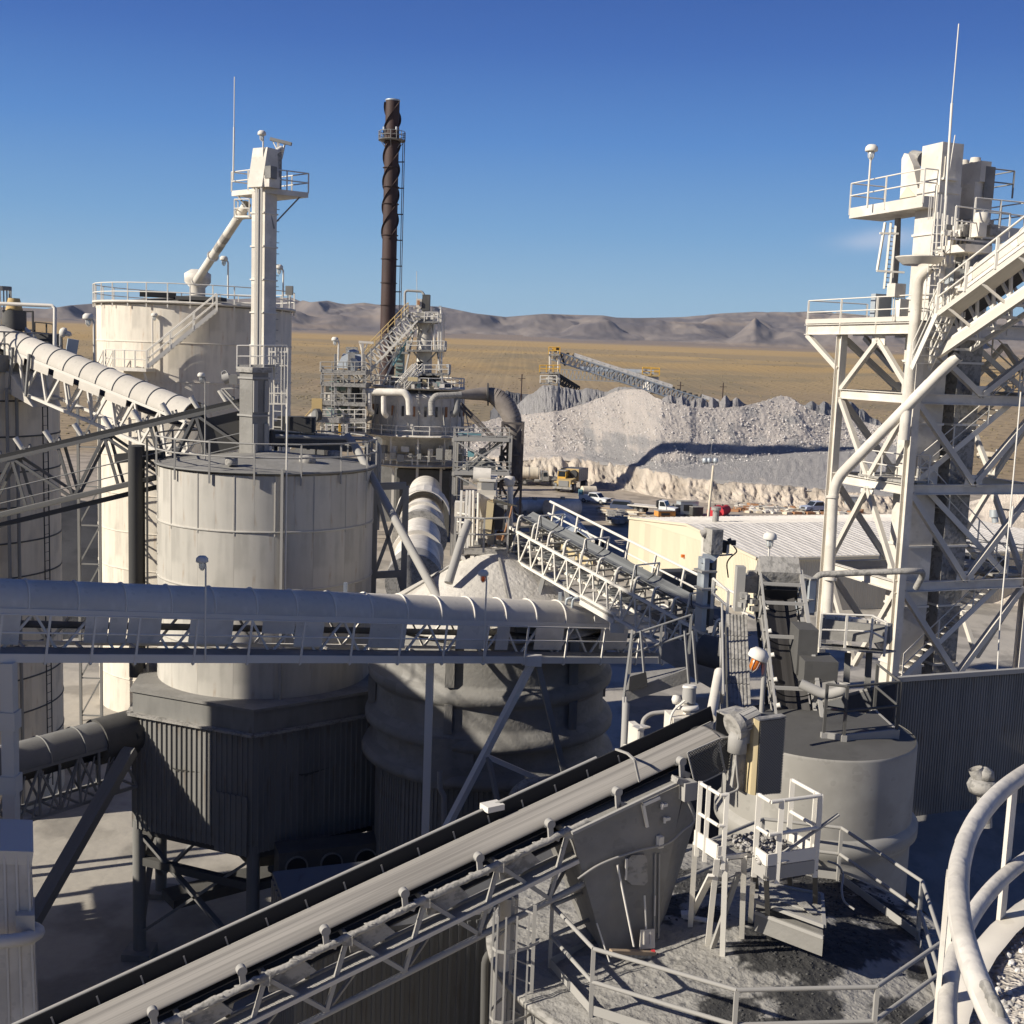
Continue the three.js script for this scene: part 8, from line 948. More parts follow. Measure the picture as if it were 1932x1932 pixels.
  const cyv = thing('covered_conveyor', 'distant pale inclined covered conveyor rising to the hopper building from the left', 'conveyor', K(560, 840, 6)); mb().bar(K(545, 842, 6), K(612, 770, 4), 2.0, 1.4).build(cyv, 'gallery', M.white); handrail(cyv, [K(545, 834, 5), K(610, 764, 3)], { r: 0.07, gap: 2, h: 1.2, m: M.yellowDust }); const shd = thing('low_building', 'long low pale building in the plain just left of the hopper tower', 'building', K(560, 870, 30)); box(shd, 'walls', M.grey, 528, 838, 612, 866, 30, 12); box(shd, 'roof', M.galv, 526, 834, 614, 839, 29.6, 13);
  // steel stair structure right of the drum
  const g = thing('stair_structure', 'grey galvanised framed stair structure with decks right of the rotary kiln', 'structure', K(910, 960, -6)), gc = [[856, -11], [961, -11], [961, -4], [860, -4]]; for (const [x, k] of gc) ubar(g, 'column', atY(K(x, 900, k), 0), K(x + 3, 822, k), 0.42, 0.42, M.dust); for (const y of [828, 892, 955]) { for (let i = 0; i < 4; i++) ubar(g, 'beam', K(gc[i][0], y, gc[i][1]), K(gc[(i + 1) % 4][0], y + 2, gc[(i + 1) % 4][1]), 0.5, 0.5, M.dustS); const q = gc.map(([x, k]) => K(x, y - 3, k)); mb().hex8(q, q.map((p) => p.clone().add(V3(0, 0.2, 0)))).build(g, 'deck', M.greyS); handrail(g, [q[3], q[0], q[1], q[2]], { r: 0.06, gap: 1.7, h: 1.2, m: y < 850 ? M.dustS : M.greyS }); }
  for (const [a, b2] of [[828, 892], [892, 955]]) { ubar(g, 'brace', K(858, a + 3, -11), K(960, b2 - 3, -11), 0.2, 0.2, M.dustS); ubar(g, 'brace', K(960, a + 3, -11), K(858, b2 - 3, -11), 0.2, 0.2, M.dustS); } stairs(g, K(880, 890, -9), K(945, 832, -9), 1.1, 16, { r: 0.05, m: M.greyS }); stairs(g, K(945, 953, -9), K(885, 893, -9), 1.1, 16, { r: 0.05, m: M.greyS }); stairs(g, K(862, 1012, -9), K(925, 955, -9), 1.1, 16, { r: 0.05, m: M.greyS }); for (let i = 0; i < 16; i++) box(g, 'fitting', [M.dark, M.white, M.greyS, M.teal][i % 4], 866 + hash(i, 1) * 85, 835 + hash(i, 2) * 100, 872 + hash(i, 1) * 85 + 8 * hash(i, 3), 845 + hash(i, 2) * 100, -7 + 3 * hash(i, 6), 0.8); for (let i = 0; i < 5; i++) mb().tube(K(865, 815 + i * 2.6, -10.5), K(908, 818 + i * 2.6, -10), 0.12, 0.12, 8).build(g, 'pipe_bundle', i % 2 ? M.teal : M.galv); mb().tube(K(880, 885, -7), K(935, 880, -7), 1.0, 1.0, 16).build(g, 'vessel', M.grey);
  // rotary kiln
  const kA = K(803, 928, -6), kB = P(783, 1082, 106), kf = frame(kB, kA), kl = thing('rotary_kiln', 'white steel rotary kiln tube with riding tyre running away from the viewer', 'rotary kiln', kB); const nS = 12; for (let i = 0; i < nS; i++) mb().tube(kf.at(kf.L * i / nS + 0.03), kf.at(kf.L * (i + 1) / nS - 0.03), 2.2, 2.2, 40).build(kl, 'shell_section', tints(M.white)[i % 4]); for (const s of [kf.L * 0.16, kf.L * 0.52, kf.L * 0.66]) mb().tube(kf.at(s - 0.4), kf.at(s + 0.4), 2.55, 2.55, 44).build(kl, 'riding_tyre', M.white); mb().tube(kf.at(kf.L * 0.34), kf.at(kf.L * 0.34 + 0.5), 2.9, 2.9, 44).build(kl, 'girth_gear', M.dust); for (const s of [0.3, 1.1]) mb().tube(kf.at(kf.L * 0.42 + s), kf.at(kf.L * 0.42 + s + 0.1), 2.26, 2.26, 36).build(kl, 'band', M.greyS); mb().tube(kf.at(-4), kf.at(0), 2.5, 2.4, 32).build(kl, 'discharge_hood', M.dust); { const hood = mb(); for (let i = 0; i < 10; i++) { const a = 0.1 + i * 0.29, a2 = a + 0.29, p = (k, r, s) => kf.at(s, r * Math.cos(k), r * Math.sin(k)); hood.hex8([p(a, 3.1, kf.L * 0.6), p(a2, 3.1, kf.L * 0.6), p(a2, 3.1, kf.L * 0.69), p(a, 3.1, kf.L * 0.69)], [p(a, 3.2, kf.L * 0.6), p(a2, 3.2, kf.L * 0.6), p(a2, 3.2, kf.L * 0.69), p(a, 3.2, kf.L * 0.69)]); } hood.build(kl, 'tyre_cover', M.white); } for (const s of [0.16, 0.52, 0.66]) { const p = kf.at(kf.L * s, 0, -3.2); mb().box(atY(p, p.y / 2), 5, p.y, 1.8).build(kl, 'pier', M.grey); }
  // unseen building added behind the drum to shade the yard
  const fh = thing('hidden_shade_building', 'unseen building added behind the preheater drum to shade the yard', 'building', V3(-15, 0, -198)); mb().box(V3(-15.5, 7.5, -198), 12, 15, 30).build(fh, 'walls', M.grey); mb().box(V3(-15.5, 15.2, -198), 12.6, 0.4, 30.6).build(fh, 'roof', M.galv);
}
{ // smokestack
  const c = plan(731, 640, 222), Y = (y) => YA(c, y), t = thing('smokestack', 'tall dark rust brown smokestack with helical strakes and a ring platform', 'smokestack', c), y1 = Y(191), r = 1.28;
  const ys = [0, 10, 20, 30, Y(576), Y(534), Y(489), Y(444), Y(385), Y(353), Y(317), Y(270), y1].sort((a, b) => a - b); for (let i = 0; i < ys.length - 1; i++) { mb().tube(atY(c, ys[i] + 0.03), atY(c, ys[i + 1] - 0.03), r + 0.22 * (1 - ys[i] / y1), r + 0.22 * (1 - ys[i + 1] / y1), 32).build(t, 'shell_section', tints(M.stack)[i % 4]); if (i) mb().tube(atY(c, ys[i] - 0.05), atY(c, ys[i] + 0.05), r + 0.3, r + 0.3, 32).build(t, 'joint_ring', M.stackS); }
  mb().lathe([[r - 0.1, 0], [r + 0.06, 0], [r + 0.06, 0.25], [r - 0.1, 0.25]], atY(c, y1), 32).build(t, 'rim', M.galv);
  const h0 = Y(452), h1 = y1 - 0.3; for (let k = 0; k < 3; k++) { const b = mb(), n = 90; for (let i = 0; i < n; i++) { const q = (j, rr_) => { const a = j / n * (h1 - h0) / 13.5 * 6.283 + k * 2.094, y = h0 + (h1 - h0) * j / n; return V3(c.x + rr_ * Math.sin(a), y, c.z + rr_ * Math.cos(a)); }; const A = [q(i, r), q(i, r + 0.36), q(i + 1, r + 0.36), q(i + 1, r)]; b.hex8(A.map((p) => p.clone().add(V3(0, -0.04, 0))), A.map((p) => p.clone().add(V3(0, 0.04, 0)))); } b.build(t, 'strake', M.stackS); }
  const yp = Y(266); mb().lathe([[r, 0], [r + 1.2, 0], [r + 1.2, 0.18], [r, 0.18]], atY(c, yp), 24).build(t, 'ring_platform', M.grey); handrail(t, ringPts(c, r + 1.15, yp + 0.18, 14), { closed: true, r: 0.06, gap: 1.2, h: 1.45, m: M.greyS }); for (let i = 0; i < 6; i++) { const a = i * 1.047; ubar(t, 'bracket', V3(c.x + (r + 1.1) * Math.sin(a), yp, c.z + (r + 1.1) * Math.cos(a)), V3(c.x + r * Math.sin(a), yp - 1.3, c.z + r * Math.cos(a)), 0.1, 0.1, M.greyS); } for (const a of [-1.0, 0.6]) mb().tube(V3(c.x + (r + 0.4) * Math.sin(a), yp + 1.7, c.z + (r + 0.4) * Math.cos(a)), V3(c.x + (r + 0.4) * Math.sin(a), yp + 2.3, c.z + (r + 0.4) * Math.cos(a)), 0.22, 0.22, 10).build(t, 'beacon', M.galv);
  const lx = V3(c.x + r + 0.9, 0, c.z + 0.3); for (const k of [0, 0.34]) ubar(t, 'ladder_rail', atY(lx, 12).add(V3(k, 0, k)), atY(V3(lx.x, 0, lx.z), yp).add(V3(k - 0.15, 0, k)), 0.13, 0.1, M.stackS); for (let y = 14; y < yp; y += 4.7) ubar(t, 'ladder_bracket', V3(c.x + r, y, c.z + 0.3), V3(lx.x + 0.3, y, lx.z + 0.3), 0.14, 0.2, M.stackS);
}
// ---------- warehouse, yard, vehicles ----------
{
  const n0 = G(1429, 1054, 6), far = n0.clone().addScaledVector(GV, 31), B = n0.clone().addScaledVector(GU, 75), Bf = far.clone().addScaledVector(GU, 75), t = thing('warehouse', 'pale yellow ribbed metal warehouse with a low white gabled roof', 'warehouse', n0.clone().setY(0)), rd = lerp(n0, far, 0.5).add(V3(0, 1.35, 0)), rdB = rd.clone().addScaledVector(GU, 75);
  cladWall(t, far, n0, 0, 6, { sheet: 1.55, pitch: 0.31, depth: 0.03, m: M.cladWarm, rib: 0.25 }); cladWall(t, n0, B, 0, 6, { sheet: 1.55, pitch: 0.31, depth: 0.03, m: M.cladWarm, rib: 0.25 });
  mb().poly([far.clone().add(V3(0, -0.02, 0)), n0.clone().add(V3(0, -0.02, 0)), rd.clone()], GU.clone().multiplyScalar(-0.05)).build(t, 'gable', M.cladWarm);
  for (const [a, b, c, d] of [[n0, B, rdB, rd], [rd, rdB, Bf, far]]) { const nn = 50, up = V3(0, 0.06, 0), sl = c.clone().sub(b), g = mb(); for (let i = 0; i < nn; i++) { const e = (k) => lerp(a, b, (i + k) / nn), f = (k) => lerp(d, c, (i + k) / nn); const q = [e(0), e(0.99), f(0.99), f(0)]; mb().hex8(q.map((p) => p.clone().add(V3(0, 0.03, 0))), q.map((p) => p.clone().add(up))).build(t, 'roof_sheet', tints(M.roof)[Math.floor(hash(i, 2, 3) * 4)]); ubar(t, 'roof_rib', e(0.0).add(up).add(V3(0, 0.02, 0)), f(0.0).add(up).add(V3(0, 0.02, 0)), 0.08, 0.04, M.roof); ubar(t, 'roof_rib', e(0.5).add(up).add(V3(0, 0.03, 0)), f(0.5).add(up).add(V3(0, 0.02, 0)), 0.06, 0.03, M.roof); } }
  for (const [a, b] of [[far, rd], [n0, rd]]) ubar(t, 'rake_trim', a.clone().add(V3(0, 0.02, 0)).addScaledVector(GU, -0.1), b.clone().add(V3(0, 0.02, 0)).addScaledVector(GU, -0.1), 0.2, 0.28, M.cladWarm); ubar(t, 'gutter', n0.clone().add(V3(0, -0.1, 0)).addScaledVector(GV, -0.2), B.clone().add(V3(0, -0.1, 0)).addScaledVector(GV, -0.2), 0.3, 0.25, M.cladWarm);
  { const p = lerp(far, n0, 0.49); mb().box(V3(p.x, 3.6, p.z).addScaledVector(GU, -0.12), 0.5, 0.36, 0.3, R(20)).build(t, 'wall_lamp', M.amber); } const v = lerp(far, rd, 0.75).addScaledVector(GU, 6); mb().tube(v, v.clone().add(V3(0, 1.5, 0)), 0.4, 0.4).tube(v.clone().add(V3(0, 1.5, 0)), v.clone().add(V3(0, 1.9, 0)), 0.6, 0.6).build(t, 'roof_vent', M.dust);
  for (const [x, y, lab] of [[1272, 1092, 'dark air unit on the ground against the yellow gable wall, left of its pair'], [1300, 1095, 'smaller dark air unit beside the other against the yellow gable wall']]) { const q = P(x, y, 112), a = thing('air_unit', lab, 'air conditioner', atY(q, q.y - 0.8)); mb().box(q, x < 1280 ? 3.2 : 1.8, 1.5, 2, 0.35).build(a, 'casing', M.darkDust); mb().box(q.clone().add(V3(0, 0.78, 0)), x < 1280 ? 3.0 : 1.7, 0.08, 1.8, 0.35).build(a, 'top_grille', M.dark); ubar(a, 'stand', q.clone().add(V3(0, -0.7, 0)), atY(q, 0), 0.8, 0.8, M.dark); }
  // smaller low dark building and tanks in the kiln's shadow
  const l = thing('low_building', 'dark low metal roofed building in shadow left of the yellow warehouse', 'building', G(1080, 1060, 0)); const c = [G(1120, 1022, 3.2), G(1062, 1008, 3.2), G(1032, 970, 3.2), G(1085, 975, 3.2)]; mb().hex8(c.map((p) => atY(p, 0)), c.map((p) => atY(p, 3.1))).build(l, 'walls', M.tanBox); const r1 = lerp(c[0], c[1], 0.5).add(V3(0, 0.9, 0)), r2 = lerp(c[3], c[2], 0.5).add(V3(0, 0.9, 0)); mb().hex8([c[0], r1, r2, c[3]].map((p) => p.clone().add(V3(0, -0.1, 0))), [c[0], r1, r2, c[3]]).hex8([r1, c[1], c[2], r2].map((p) => p.clone().add(V3(0, -0.1, 0))), [r1, c[1], c[2], r2]).build(l, 'roof', M.galv); ubar(l, 'barge_board', c[3], c[0], 0.3, 0.3, M.whiteS); mb().box(P(1108, 1036, 168), 1.6, 1.4, 0.4).build(l, 'window', M.window); mb().box(P(1118, 1040, 166), 3, 3.4, 2).build(l, 'dark_shed', M.dark);
  for (const [x, y, r, lab] of [[1008, 958, 1.2, 'blue grey round tank in shadow left of the white domed one'], [1060, 962, 1.4, 'white topped horizontal tank in shadow by the kiln stair structure']]) { const p = G(x, y + 16, 0), k = thing('storage_tank', lab, 'tank', p); const q = p.clone().setY(r + 0.4); mb().tube(q.clone().add(V3(-2.6, 0, 1.5)), q.clone().add(V3(2.6, 0, -1.5)), r, r, 26).build(k, 'vessel', M.white); for (const s of [-1.6, 1.6]) mb().box(V3(p.x + s, 0.6, p.z - s * 0.55), 0.5, 1.2, 3).build(k, 'saddle', M.grey); mb().tube(q.clone().add(V3(0, r - 0.1, 0)), q.clone().add(V3(0, r + 0.4, 0)), 0.4, 0.4).build(k, 'manway', M.dust); }
}
function wheel(t, c, r, w, ax) { const h = ax.clone().multiplyScalar(w / 2); const o = mb().tube(c.clone().sub(h), c.clone().add(h), r, r, 20).build(t, 'wheel', M.tyre); mb().tube(c.clone().addScaledVector(ax, w / 2 - 0.02), c.clone().addScaledVector(ax, w / 2 + 0.02), r * 0.55, r * 0.5, 14).build(o, 'rim', M.dust); mb().tube(c.clone().addScaledVector(ax, -w / 2 - 0.02), c.clone().addScaledVector(ax, -w / 2 + 0.02), r * 0.5, r * 0.55, 14).build(o, 'rim', M.dust); return o; }
// vehicle kit: local axes x forward, y up, z right; placed at a pixel on the yard
function vehicle(name, label, x, y, yaw, k = 1) { const p = G(x, y, 0.1), t = thing(name, label, name.includes('pickup') ? 'pickup truck' : name.includes('suv') ? 'car' : 'truck', p); const X = V3(Math.cos(yaw), 0, -Math.sin(yaw)).multiplyScalar(k), Z = V3(Math.sin(yaw), 0, Math.cos(yaw)).multiplyScalar(k), L = (a, b, c) => p.clone().addScaledVector(X, a).add(V3(0, b * k, 0)).addScaledVector(Z, c); const prism = (n, m, prof, z0, z1) => mb().poly(prof.map(([a, b]) => L(a, b, z0)), L(0, 0, z1).sub(L(0, 0, z0))).build(t, n, m); return { t, L, prism, ax: Z.clone().normalize(), k }; }
function pickup(label, x, y, yaw, paint, k = 1) {
  const { t, L, prism, ax } = vehicle('pickup_truck', label, x, y, yaw, k); const hw = 0.95;
  prism('body', paint, [[-2.75, 0.5], [2.7, 0.45], [2.8, 0.7], [2.72, 1.0], [1.5, 1.12], [-2.75, 1.12]], -hw, hw); prism('cab', paint, [[1.45, 1.1], [0.75, 1.82], [-0.75, 1.85], [-0.95, 1.1]], -0.82, 0.82); prism('windscreen', M.window, [[1.42, 1.14], [0.80, 1.78], [0.84, 1.8], [1.47, 1.15]], -0.72, 0.72); for (const s of [-1, 1]) { prism('side_window', M.window, [[1.2, 1.16], [0.72, 1.72], [-0.68, 1.74], [-0.84, 1.16]], s * 0.825 - 0.01, s * 0.825 + 0.01); prism('bed_side', paint, [[-2.75, 1.12], [-1.0, 1.12], [-1.0, 1.3], [-2.75, 1.3]], s * hw - 0.06 * s, s * hw); for (const a of [-1.75, 1.75]) wheel(t, L(a, 0.4, s * 0.82), 0.4 * k, 0.26 * k, ax); mb().box(L(2.76, 0.82, s * 0.72), 0.12 * k, 0.18 * k, 0.3 * k).build(t, 'headlight', M.glass); }
  prism('bumper', M.grey, [[2.72, 0.4], [2.9, 0.42], [2.9, 0.6], [2.72, 0.62]], -hw, hw); prism('grille', M.dark, [[2.77, 0.66], [2.83, 0.66], [2.8, 0.95], [2.74, 0.95]], -0.5, 0.5); return t;
}
{
  pickup('white pickup truck parked beside a pile of timber in the yard, nose to the right', 1122, 949, R(-35), M.carWhite, 1.05); pickup('silver blue pickup truck facing left beside the left column of the lattice tower', 1540, 966, R(205), M.carSilver, 1.1);
  { const { t, L, prism, ax } = vehicle('suv', 'dark blue car parked between the timber pile and the flatbed truck', 1180, 965, R(-12), 1.15); prism('body', M.carBlue, [[-2.3, 0.4], [2.3, 0.4], [2.4, 0.8], [1.4, 1.0], [-2.3, 1.05]], -0.92, 0.92); prism('cabin', M.carBlue, [[1.3, 1.0], [0.6, 1.65], [-1.9, 1.68], [-2.3, 1.05]], -0.8, 0.8); for (const s of [-1, 1]) { prism('side_window', M.window, [[1.05, 1.08], [0.5, 1.56], [-1.8, 1.58], [-2.05, 1.1]], s * 0.81 - 0.01, s * 0.81 + 0.01); for (const a of [-1.4, 1.4]) wheel(t, L(a, 0.36, s * 0.8), 0.4, 0.26, ax); } prism('windscreen', M.window, [[1.26, 1.04], [0.62, 1.6], [0.66, 1.62], [1.32, 1.04]], -0.7, 0.7); }
  { const { t, L, prism, ax } = vehicle('flatbed_truck', 'flatbed truck with white cab and empty pale deck in the yard', 1236, 970, R(-25), 1.15); prism('deck', M.white, [[-4.1, 1.05], [0.6, 1.05], [0.6, 1.25], [-4.1, 1.25]], -1.15, 1.15); prism('headboard', M.dark, [[0.4, 1.2], [0.6, 1.2], [0.6, 2.2], [0.4, 2.2]], -1.1, 1.1); prism('cab', M.carWhite, [[0.8, 0.7], [2.0, 0.7], [2.0, 1.35], [1.6, 2.15], [0.8, 2.2]], -0.95, 0.95); prism('hood', M.carWhite, [[2.0, 0.6], [3.3, 0.6], [3.35, 1.2], [2.0, 1.38]], -0.85, 0.85); prism('grille', M.dark, [[3.33, 0.55], [3.42, 0.55], [3.42, 1.1], [3.36, 1.15]], -0.8, 0.8); prism('windscreen', M.window, [[2.03, 1.4], [1.66, 2.08], [1.62, 2.05], [1.98, 1.38]], -0.82, 0.82); for (const s of [-1, 1]) { prism('side_window', M.window, [[1.88, 1.4], [1.58, 2.05], [0.95, 2.07], [0.95, 1.4]], s * 0.955 - 0.01, s * 0.955 + 0.01); for (const a of [-2.8, -1.9, 2.5]) wheel(t, L(a, 0.48, s * 0.95), 0.52, 0.35, ax); } }
  { const { t, L, prism, ax } = vehicle('haul_truck', 'heavy yellow water truck with grey box tank facing the viewer before the dirt bank', 1078, 924, R(248), 1.42); prism('tank', M.dust, [[-3.3, 1.3], [0.6, 1.3], [0.9, 3.1], [-3.3, 3.0]], -1.3, 1.3); prism('front_plate', M.yellowDust, [[0.9, 1.4], [1.0, 1.4], [1.05, 3.05], [0.95, 3.1]], -1.35, 1.35); prism('cab', M.yellow, [[1.2, 1.2], [2.4, 1.2], [2.45, 2.0], [2.3, 2.8], [1.2, 2.8]], 0.1, 1.3); prism('cab_roof', M.dust, [[1.1, 2.8], [2.5, 2.8], [2.5, 2.92], [1.1, 2.92]], 0.05, 1.35); prism('windscreen', M.window, [[2.44, 2.05], [2.5, 2.05], [2.36, 2.7], [2.3, 2.7]], 0.2, 1.2); prism('side_window', M.window, [[1.4, 2.0], [2.3, 2.0], [2.2, 2.65], [1.4, 2.65]], 1.3, 1.32); prism('nose', M.yellowDust, [[1.2, 0.7], [3.6, 0.7], [3.65, 1.7], [1.2, 1.85]], -1.1, 0.95); prism('grille', M.greyS, [[3.62, 0.8], [3.7, 0.8], [3.74, 1.6], [3.66, 1.6]], -0.8, 0.65); prism('bumper', M.dust, [[3.6, 0.45], [3.95, 0.45], [3.95, 0.75], [3.6, 0.75]], -1.4, 1.4); for (const [z, n] of [[-1.15, 0], [1.05, 1]]) { prism('fender', M.yellowDust, [[1.9, 1.25], [3.5, 1.25], [3.5, 1.4], [1.9, 1.4]], z - 0.35, z + 0.35); mb().box(L(3.72, 1.0, z), 0.3, 0.4, 0.5).build(t, 'headlight', M.glass); } for (const s of [-1, 1]) { wheel(t, L(2.6, 0.65, s * 1.15), 0.95, 0.7, ax); for (const a of [-2.4]) wheel(t, L(a, 0.65, s * 1.05), 0.95, 1.0, ax); } mb().tube(L(0.8, 2.4, -0.7), L(1.5, 2.4, -0.7), 0.8, 0.8, 16).build(t, 'reel', M.dark); for (let i = 0; i < 4; i++) prism('step', M.dark, [[2.9, 0.6 + i * 0.3], [3.1, 0.6 + i * 0.3], [3.1, 0.68 + i * 0.3], [2.9, 0.68 + i * 0.3]], 1.0, 1.4); }
  { const { t, L, prism, ax } = vehicle('tanker_truck', 'pale dusty tanker truck facing right, half behind the brown duct frame', 1012, 915, R(2), 1.25); mb().tube(L(-3.6, 1.95, 0), L(0.4, 1.95, 0), 1.25, 1.25, 24).build(t, 'tank', M.tan); for (const a of [-3, -1.4, 0.2]) mb().tube(L(a, 1.95, 0), L(a + 0.1, 1.95, 0), 1.29, 1.29, 24).build(t, 'tank_band', M.dust); prism('chassis', M.darkDust, [[-3.7, 0.6], [3.2, 0.6], [3.2, 0.85], [-3.7, 0.85]], -0.5, 0.5); prism('cab', M.dust, [[0.9, 0.8], [2.0, 0.8], [2.0, 1.5], [1.75, 2.35], [0.9, 2.35]], -1.0, 1.0); prism('hood', M.dust, [[2.0, 0.9], [3.5, 0.9], [3.5, 1.4], [2.0, 1.55]], -0.7, 0.7); prism('windscreen', M.window, [[2.02, 1.55], [1.8, 2.28], [1.76, 2.25], [1.98, 1.52]], -0.85, 0.85); for (const s of [-1, 1]) { prism('side_window', M.window, [[1.8, 1.55], [1.65, 2.2], [1.05, 2.2], [1.05, 1.55]], s * 1.005 - 0.01, s * 1.005 + 0.01); prism('fender', M.dust, [[2.4, 1.0], [2.6, 1.25], [3.2, 1.25], [3.45, 1.0]], s * 0.7, s * 1.15); for (const a of [-3.0, -2.0, 2.9]) wheel(t, L(a, 0.5, s * 0.95), 0.62, 0.4, ax); mb().tube(L(0.7, 0.9, s * 0.8), L(0.7, 2.5, s * 0.8), 0.09, 0.09).build(t, 'exhaust', M.galv); } mb().tube(L(0.4, 0.8, 1.0), L(-0.4, 0.8, 1.0), 0.35, 0.35, 14).build(t, 'fuel_tank', M.dust); }
  { const { t, L, prism, ax } = vehicle('haul_truck', 'white tractor truck on the road seen through the tower at far right', 1872, 868, R(-14), 1.25); prism('chassis', M.dark, [[-3.6, 0.6], [3, 0.6], [3, 0.85], [-3.6, 0.85]], -0.5, 0.5); prism('load', M.tan, [[-3.6, 0.9], [0.4, 0.9], [0.4, 1.9], [-2.6, 2.1], [-3.6, 1.4]], -1.1, 1.1); prism('cab', M.carWhite, [[0.8, 0.8], [2.1, 0.8], [2.1, 1.55], [1.8, 2.6], [0.8, 2.65]], -1.05, 1.05); prism('hood', M.carWhite, [[2.1, 0.7], [3.6, 0.7], [3.65, 1.35], [2.1, 1.6]], -0.85, 0.85); prism('windscreen', M.window, [[2.13, 1.6], [1.86, 2.5], [1.8, 2.48], [2.06, 1.58]], -0.92, 0.92); for (const s of [-1, 1]) { prism('side_window', M.window, [[1.95, 1.6], [1.7, 2.45], [1.0, 2.45], [1.0, 1.6]], s * 1.055 - 0.01, s * 1.055 + 0.01); for (const a of [-3, -2, 2.8]) wheel(t, L(a, 0.55, s * 0.95), 0.65, 0.45, ax); } }
  { const p = G(1110, 941, 0), t = thing('water_tank', 'round cream tank on skids behind the white pickup by the timber', 'tank', p); mb().tube(p.clone().add(V3(-1.3, 1.5, 0.4)), p.clone().add(V3(1.3, 1.5, -0.4)), 0.95, 0.95, 24).build(t, 'vessel', M.tan); mb().box(p.clone().add(V3(0, 0.3, 0)), 3, 0.6, 1.8, 0.3).build(t, 'skid', M.dust); mb().box(p.clone().add(V3(-1.6, 1.2, 0.7)), 0.7, 1.2, 1.0).build(t, 'pump_box', M.teal); }
  const tp = thing('timber_pile', 'long pile of pale boards and poles on the ground below the white pickup', 'timber pile', G(1155, 965, 0)); for (let i = 0; i < 46; i++) { const a = G(1125 + hash(i, 1) * 45, 956 + hash(i, 1) * 16 + hash(i, 2) * 8, 0.2 + 0.5 * hash(i, 3)), b2 = a.clone().add(V3(rr(3, 7), rr(-0.1, 0.3), rr(2, 5))); ubar(tp, 'board', a, b2, 0.2, 0.25, [M.wood, M.white, M.tan, M.dust][i % 4]); }
  const rb = thing('rubble_heap', 'scattered pale blocks and scrap along the yard edge by the tower', 'rubble', G(1480, 962, 0)); rb.userData.kind = 'stuff'; const b = mb(), bm = [M.white, M.tan, M.rust, M.dust]; const groups = bm.map(() => mb()); for (let i = 0; i < 260; i++) { const p = G(1385 + hash(i, 1) * 240, 947 + hash(i, 2) * 18 + hash(i, 1) * 8, 0.15), s = 0.25 + hash(i, 3) * 0.8; groups[i % 4].box(p, s * 1.6, s * 0.6, s, i); } groups.forEach((g, i) => g.build(rb, 'blocks', bm[i], { kind: 'stuff' }));
  const rb2 = thing('rubble_heap', 'pale rubble heap beside the dark blue car at the timber pile end', 'rubble', G(1165, 975, 0)); rb2.userData.kind = 'stuff'; const g2 = mb(); for (let i = 0; i < 90; i++) { const p = G(1150 + hash(i, 4) * 28, 964 + hash(i, 5) * 20, 0.3 + hash(i, 8) * 0.8), s = 0.3 + hash(i, 6) * 0.7; g2.box(p, s * 1.5, s * 0.7, s, i); } g2.build(rb2, 'blocks', M.dust, { kind: 'stuff' });
  for (const [x, y, w, h, m, lab] of [[1296, 968, 3.4, 2.2, M.galv, 'square grey generator box in the yard right of the flatbed truck'], [1280, 968, 2.2, 1.6, M.grey, 'dark grey crate left of the generator box in the yard'], [1312, 970, 2.0, 1.4, M.darkDust, 'low dark crate right of the generator box in the yard'], [1254, 972, 3.2, 0.9, M.orange, 'orange metal box just behind the white warehouse roof']]) { const p = G(x, y + 3, 0), t = thing('equipment_box', lab, 'box', p); mb().box(p.clone().add(V3(0, h / 2 + 0.15, 0)), w, h, 1.8, 0.3).build(t, 'casing', m); mb().box(p.clone().add(V3(0, h + 0.2, 0)), w + 0.1, 0.1, 1.9, 0.3).build(t, 'lid', M.dust); for (const s of [-1, 1]) mb().box(p.clone().add(V3(s * w * 0.35, 0.1, 0.1)), 0.2, 0.2, 1.9, 0.3).build(t, 'skid', M.dark); mb().box(p.clone().add(V3(0, h * 0.6, 0.95)), w * 0.5, h * 0.5, 0.06, 0.3).build(t, 'louvre', M.dark); }
  for (const [x, lab] of [[1341, 'left of two red horizontal tanks behind the warehouse roof'], [1355, 'right of two red horizontal tanks behind the warehouse roof']]) { const p = G(x, 975, 0), t = thing('fuel_tank', lab, 'tank', p); mb().tube(p.clone().add(V3(-0.1, 1.0, 1.2)), p.clone().add(V3(1.8, 1.0, -2.6)), 0.85, 0.85, 22).build(t, 'vessel', M.red); for (const s of [0.2, 0.8]) mb().box(p.clone().add(V3(s * 1.6, 0.3, 0.8 - s * 3)), 1.6, 0.6, 0.3).build(t, 'saddle', M.grey); mb().tube(p.clone().add(V3(0.8, 1.7, -0.8)), p.clone().add(V3(0.8, 2.1, -0.8)), 0.15, 0.15).build(t, 'filler', M.dark); }
  { const p = G(1608, 962, 0), t = thing('site_shed', 'small pale blue grey shed with a door behind the lattice tower', 'shed', p); mb().box(p.clone().add(V3(0, 1.3, 0)), 2.8, 2.6, 2.4, 0.2).build(t, 'walls', M.galv); mb().box(p.clone().add(V3(0, 2.66, 0)), 3.0, 0.12, 2.6, 0.2).build(t, 'roof', M.white); mb().box(p.clone().add(V3(0.5, 1.1, 1.2)), 0.8, 1.9, 0.08, 0.2).build(t, 'door', M.dust); }
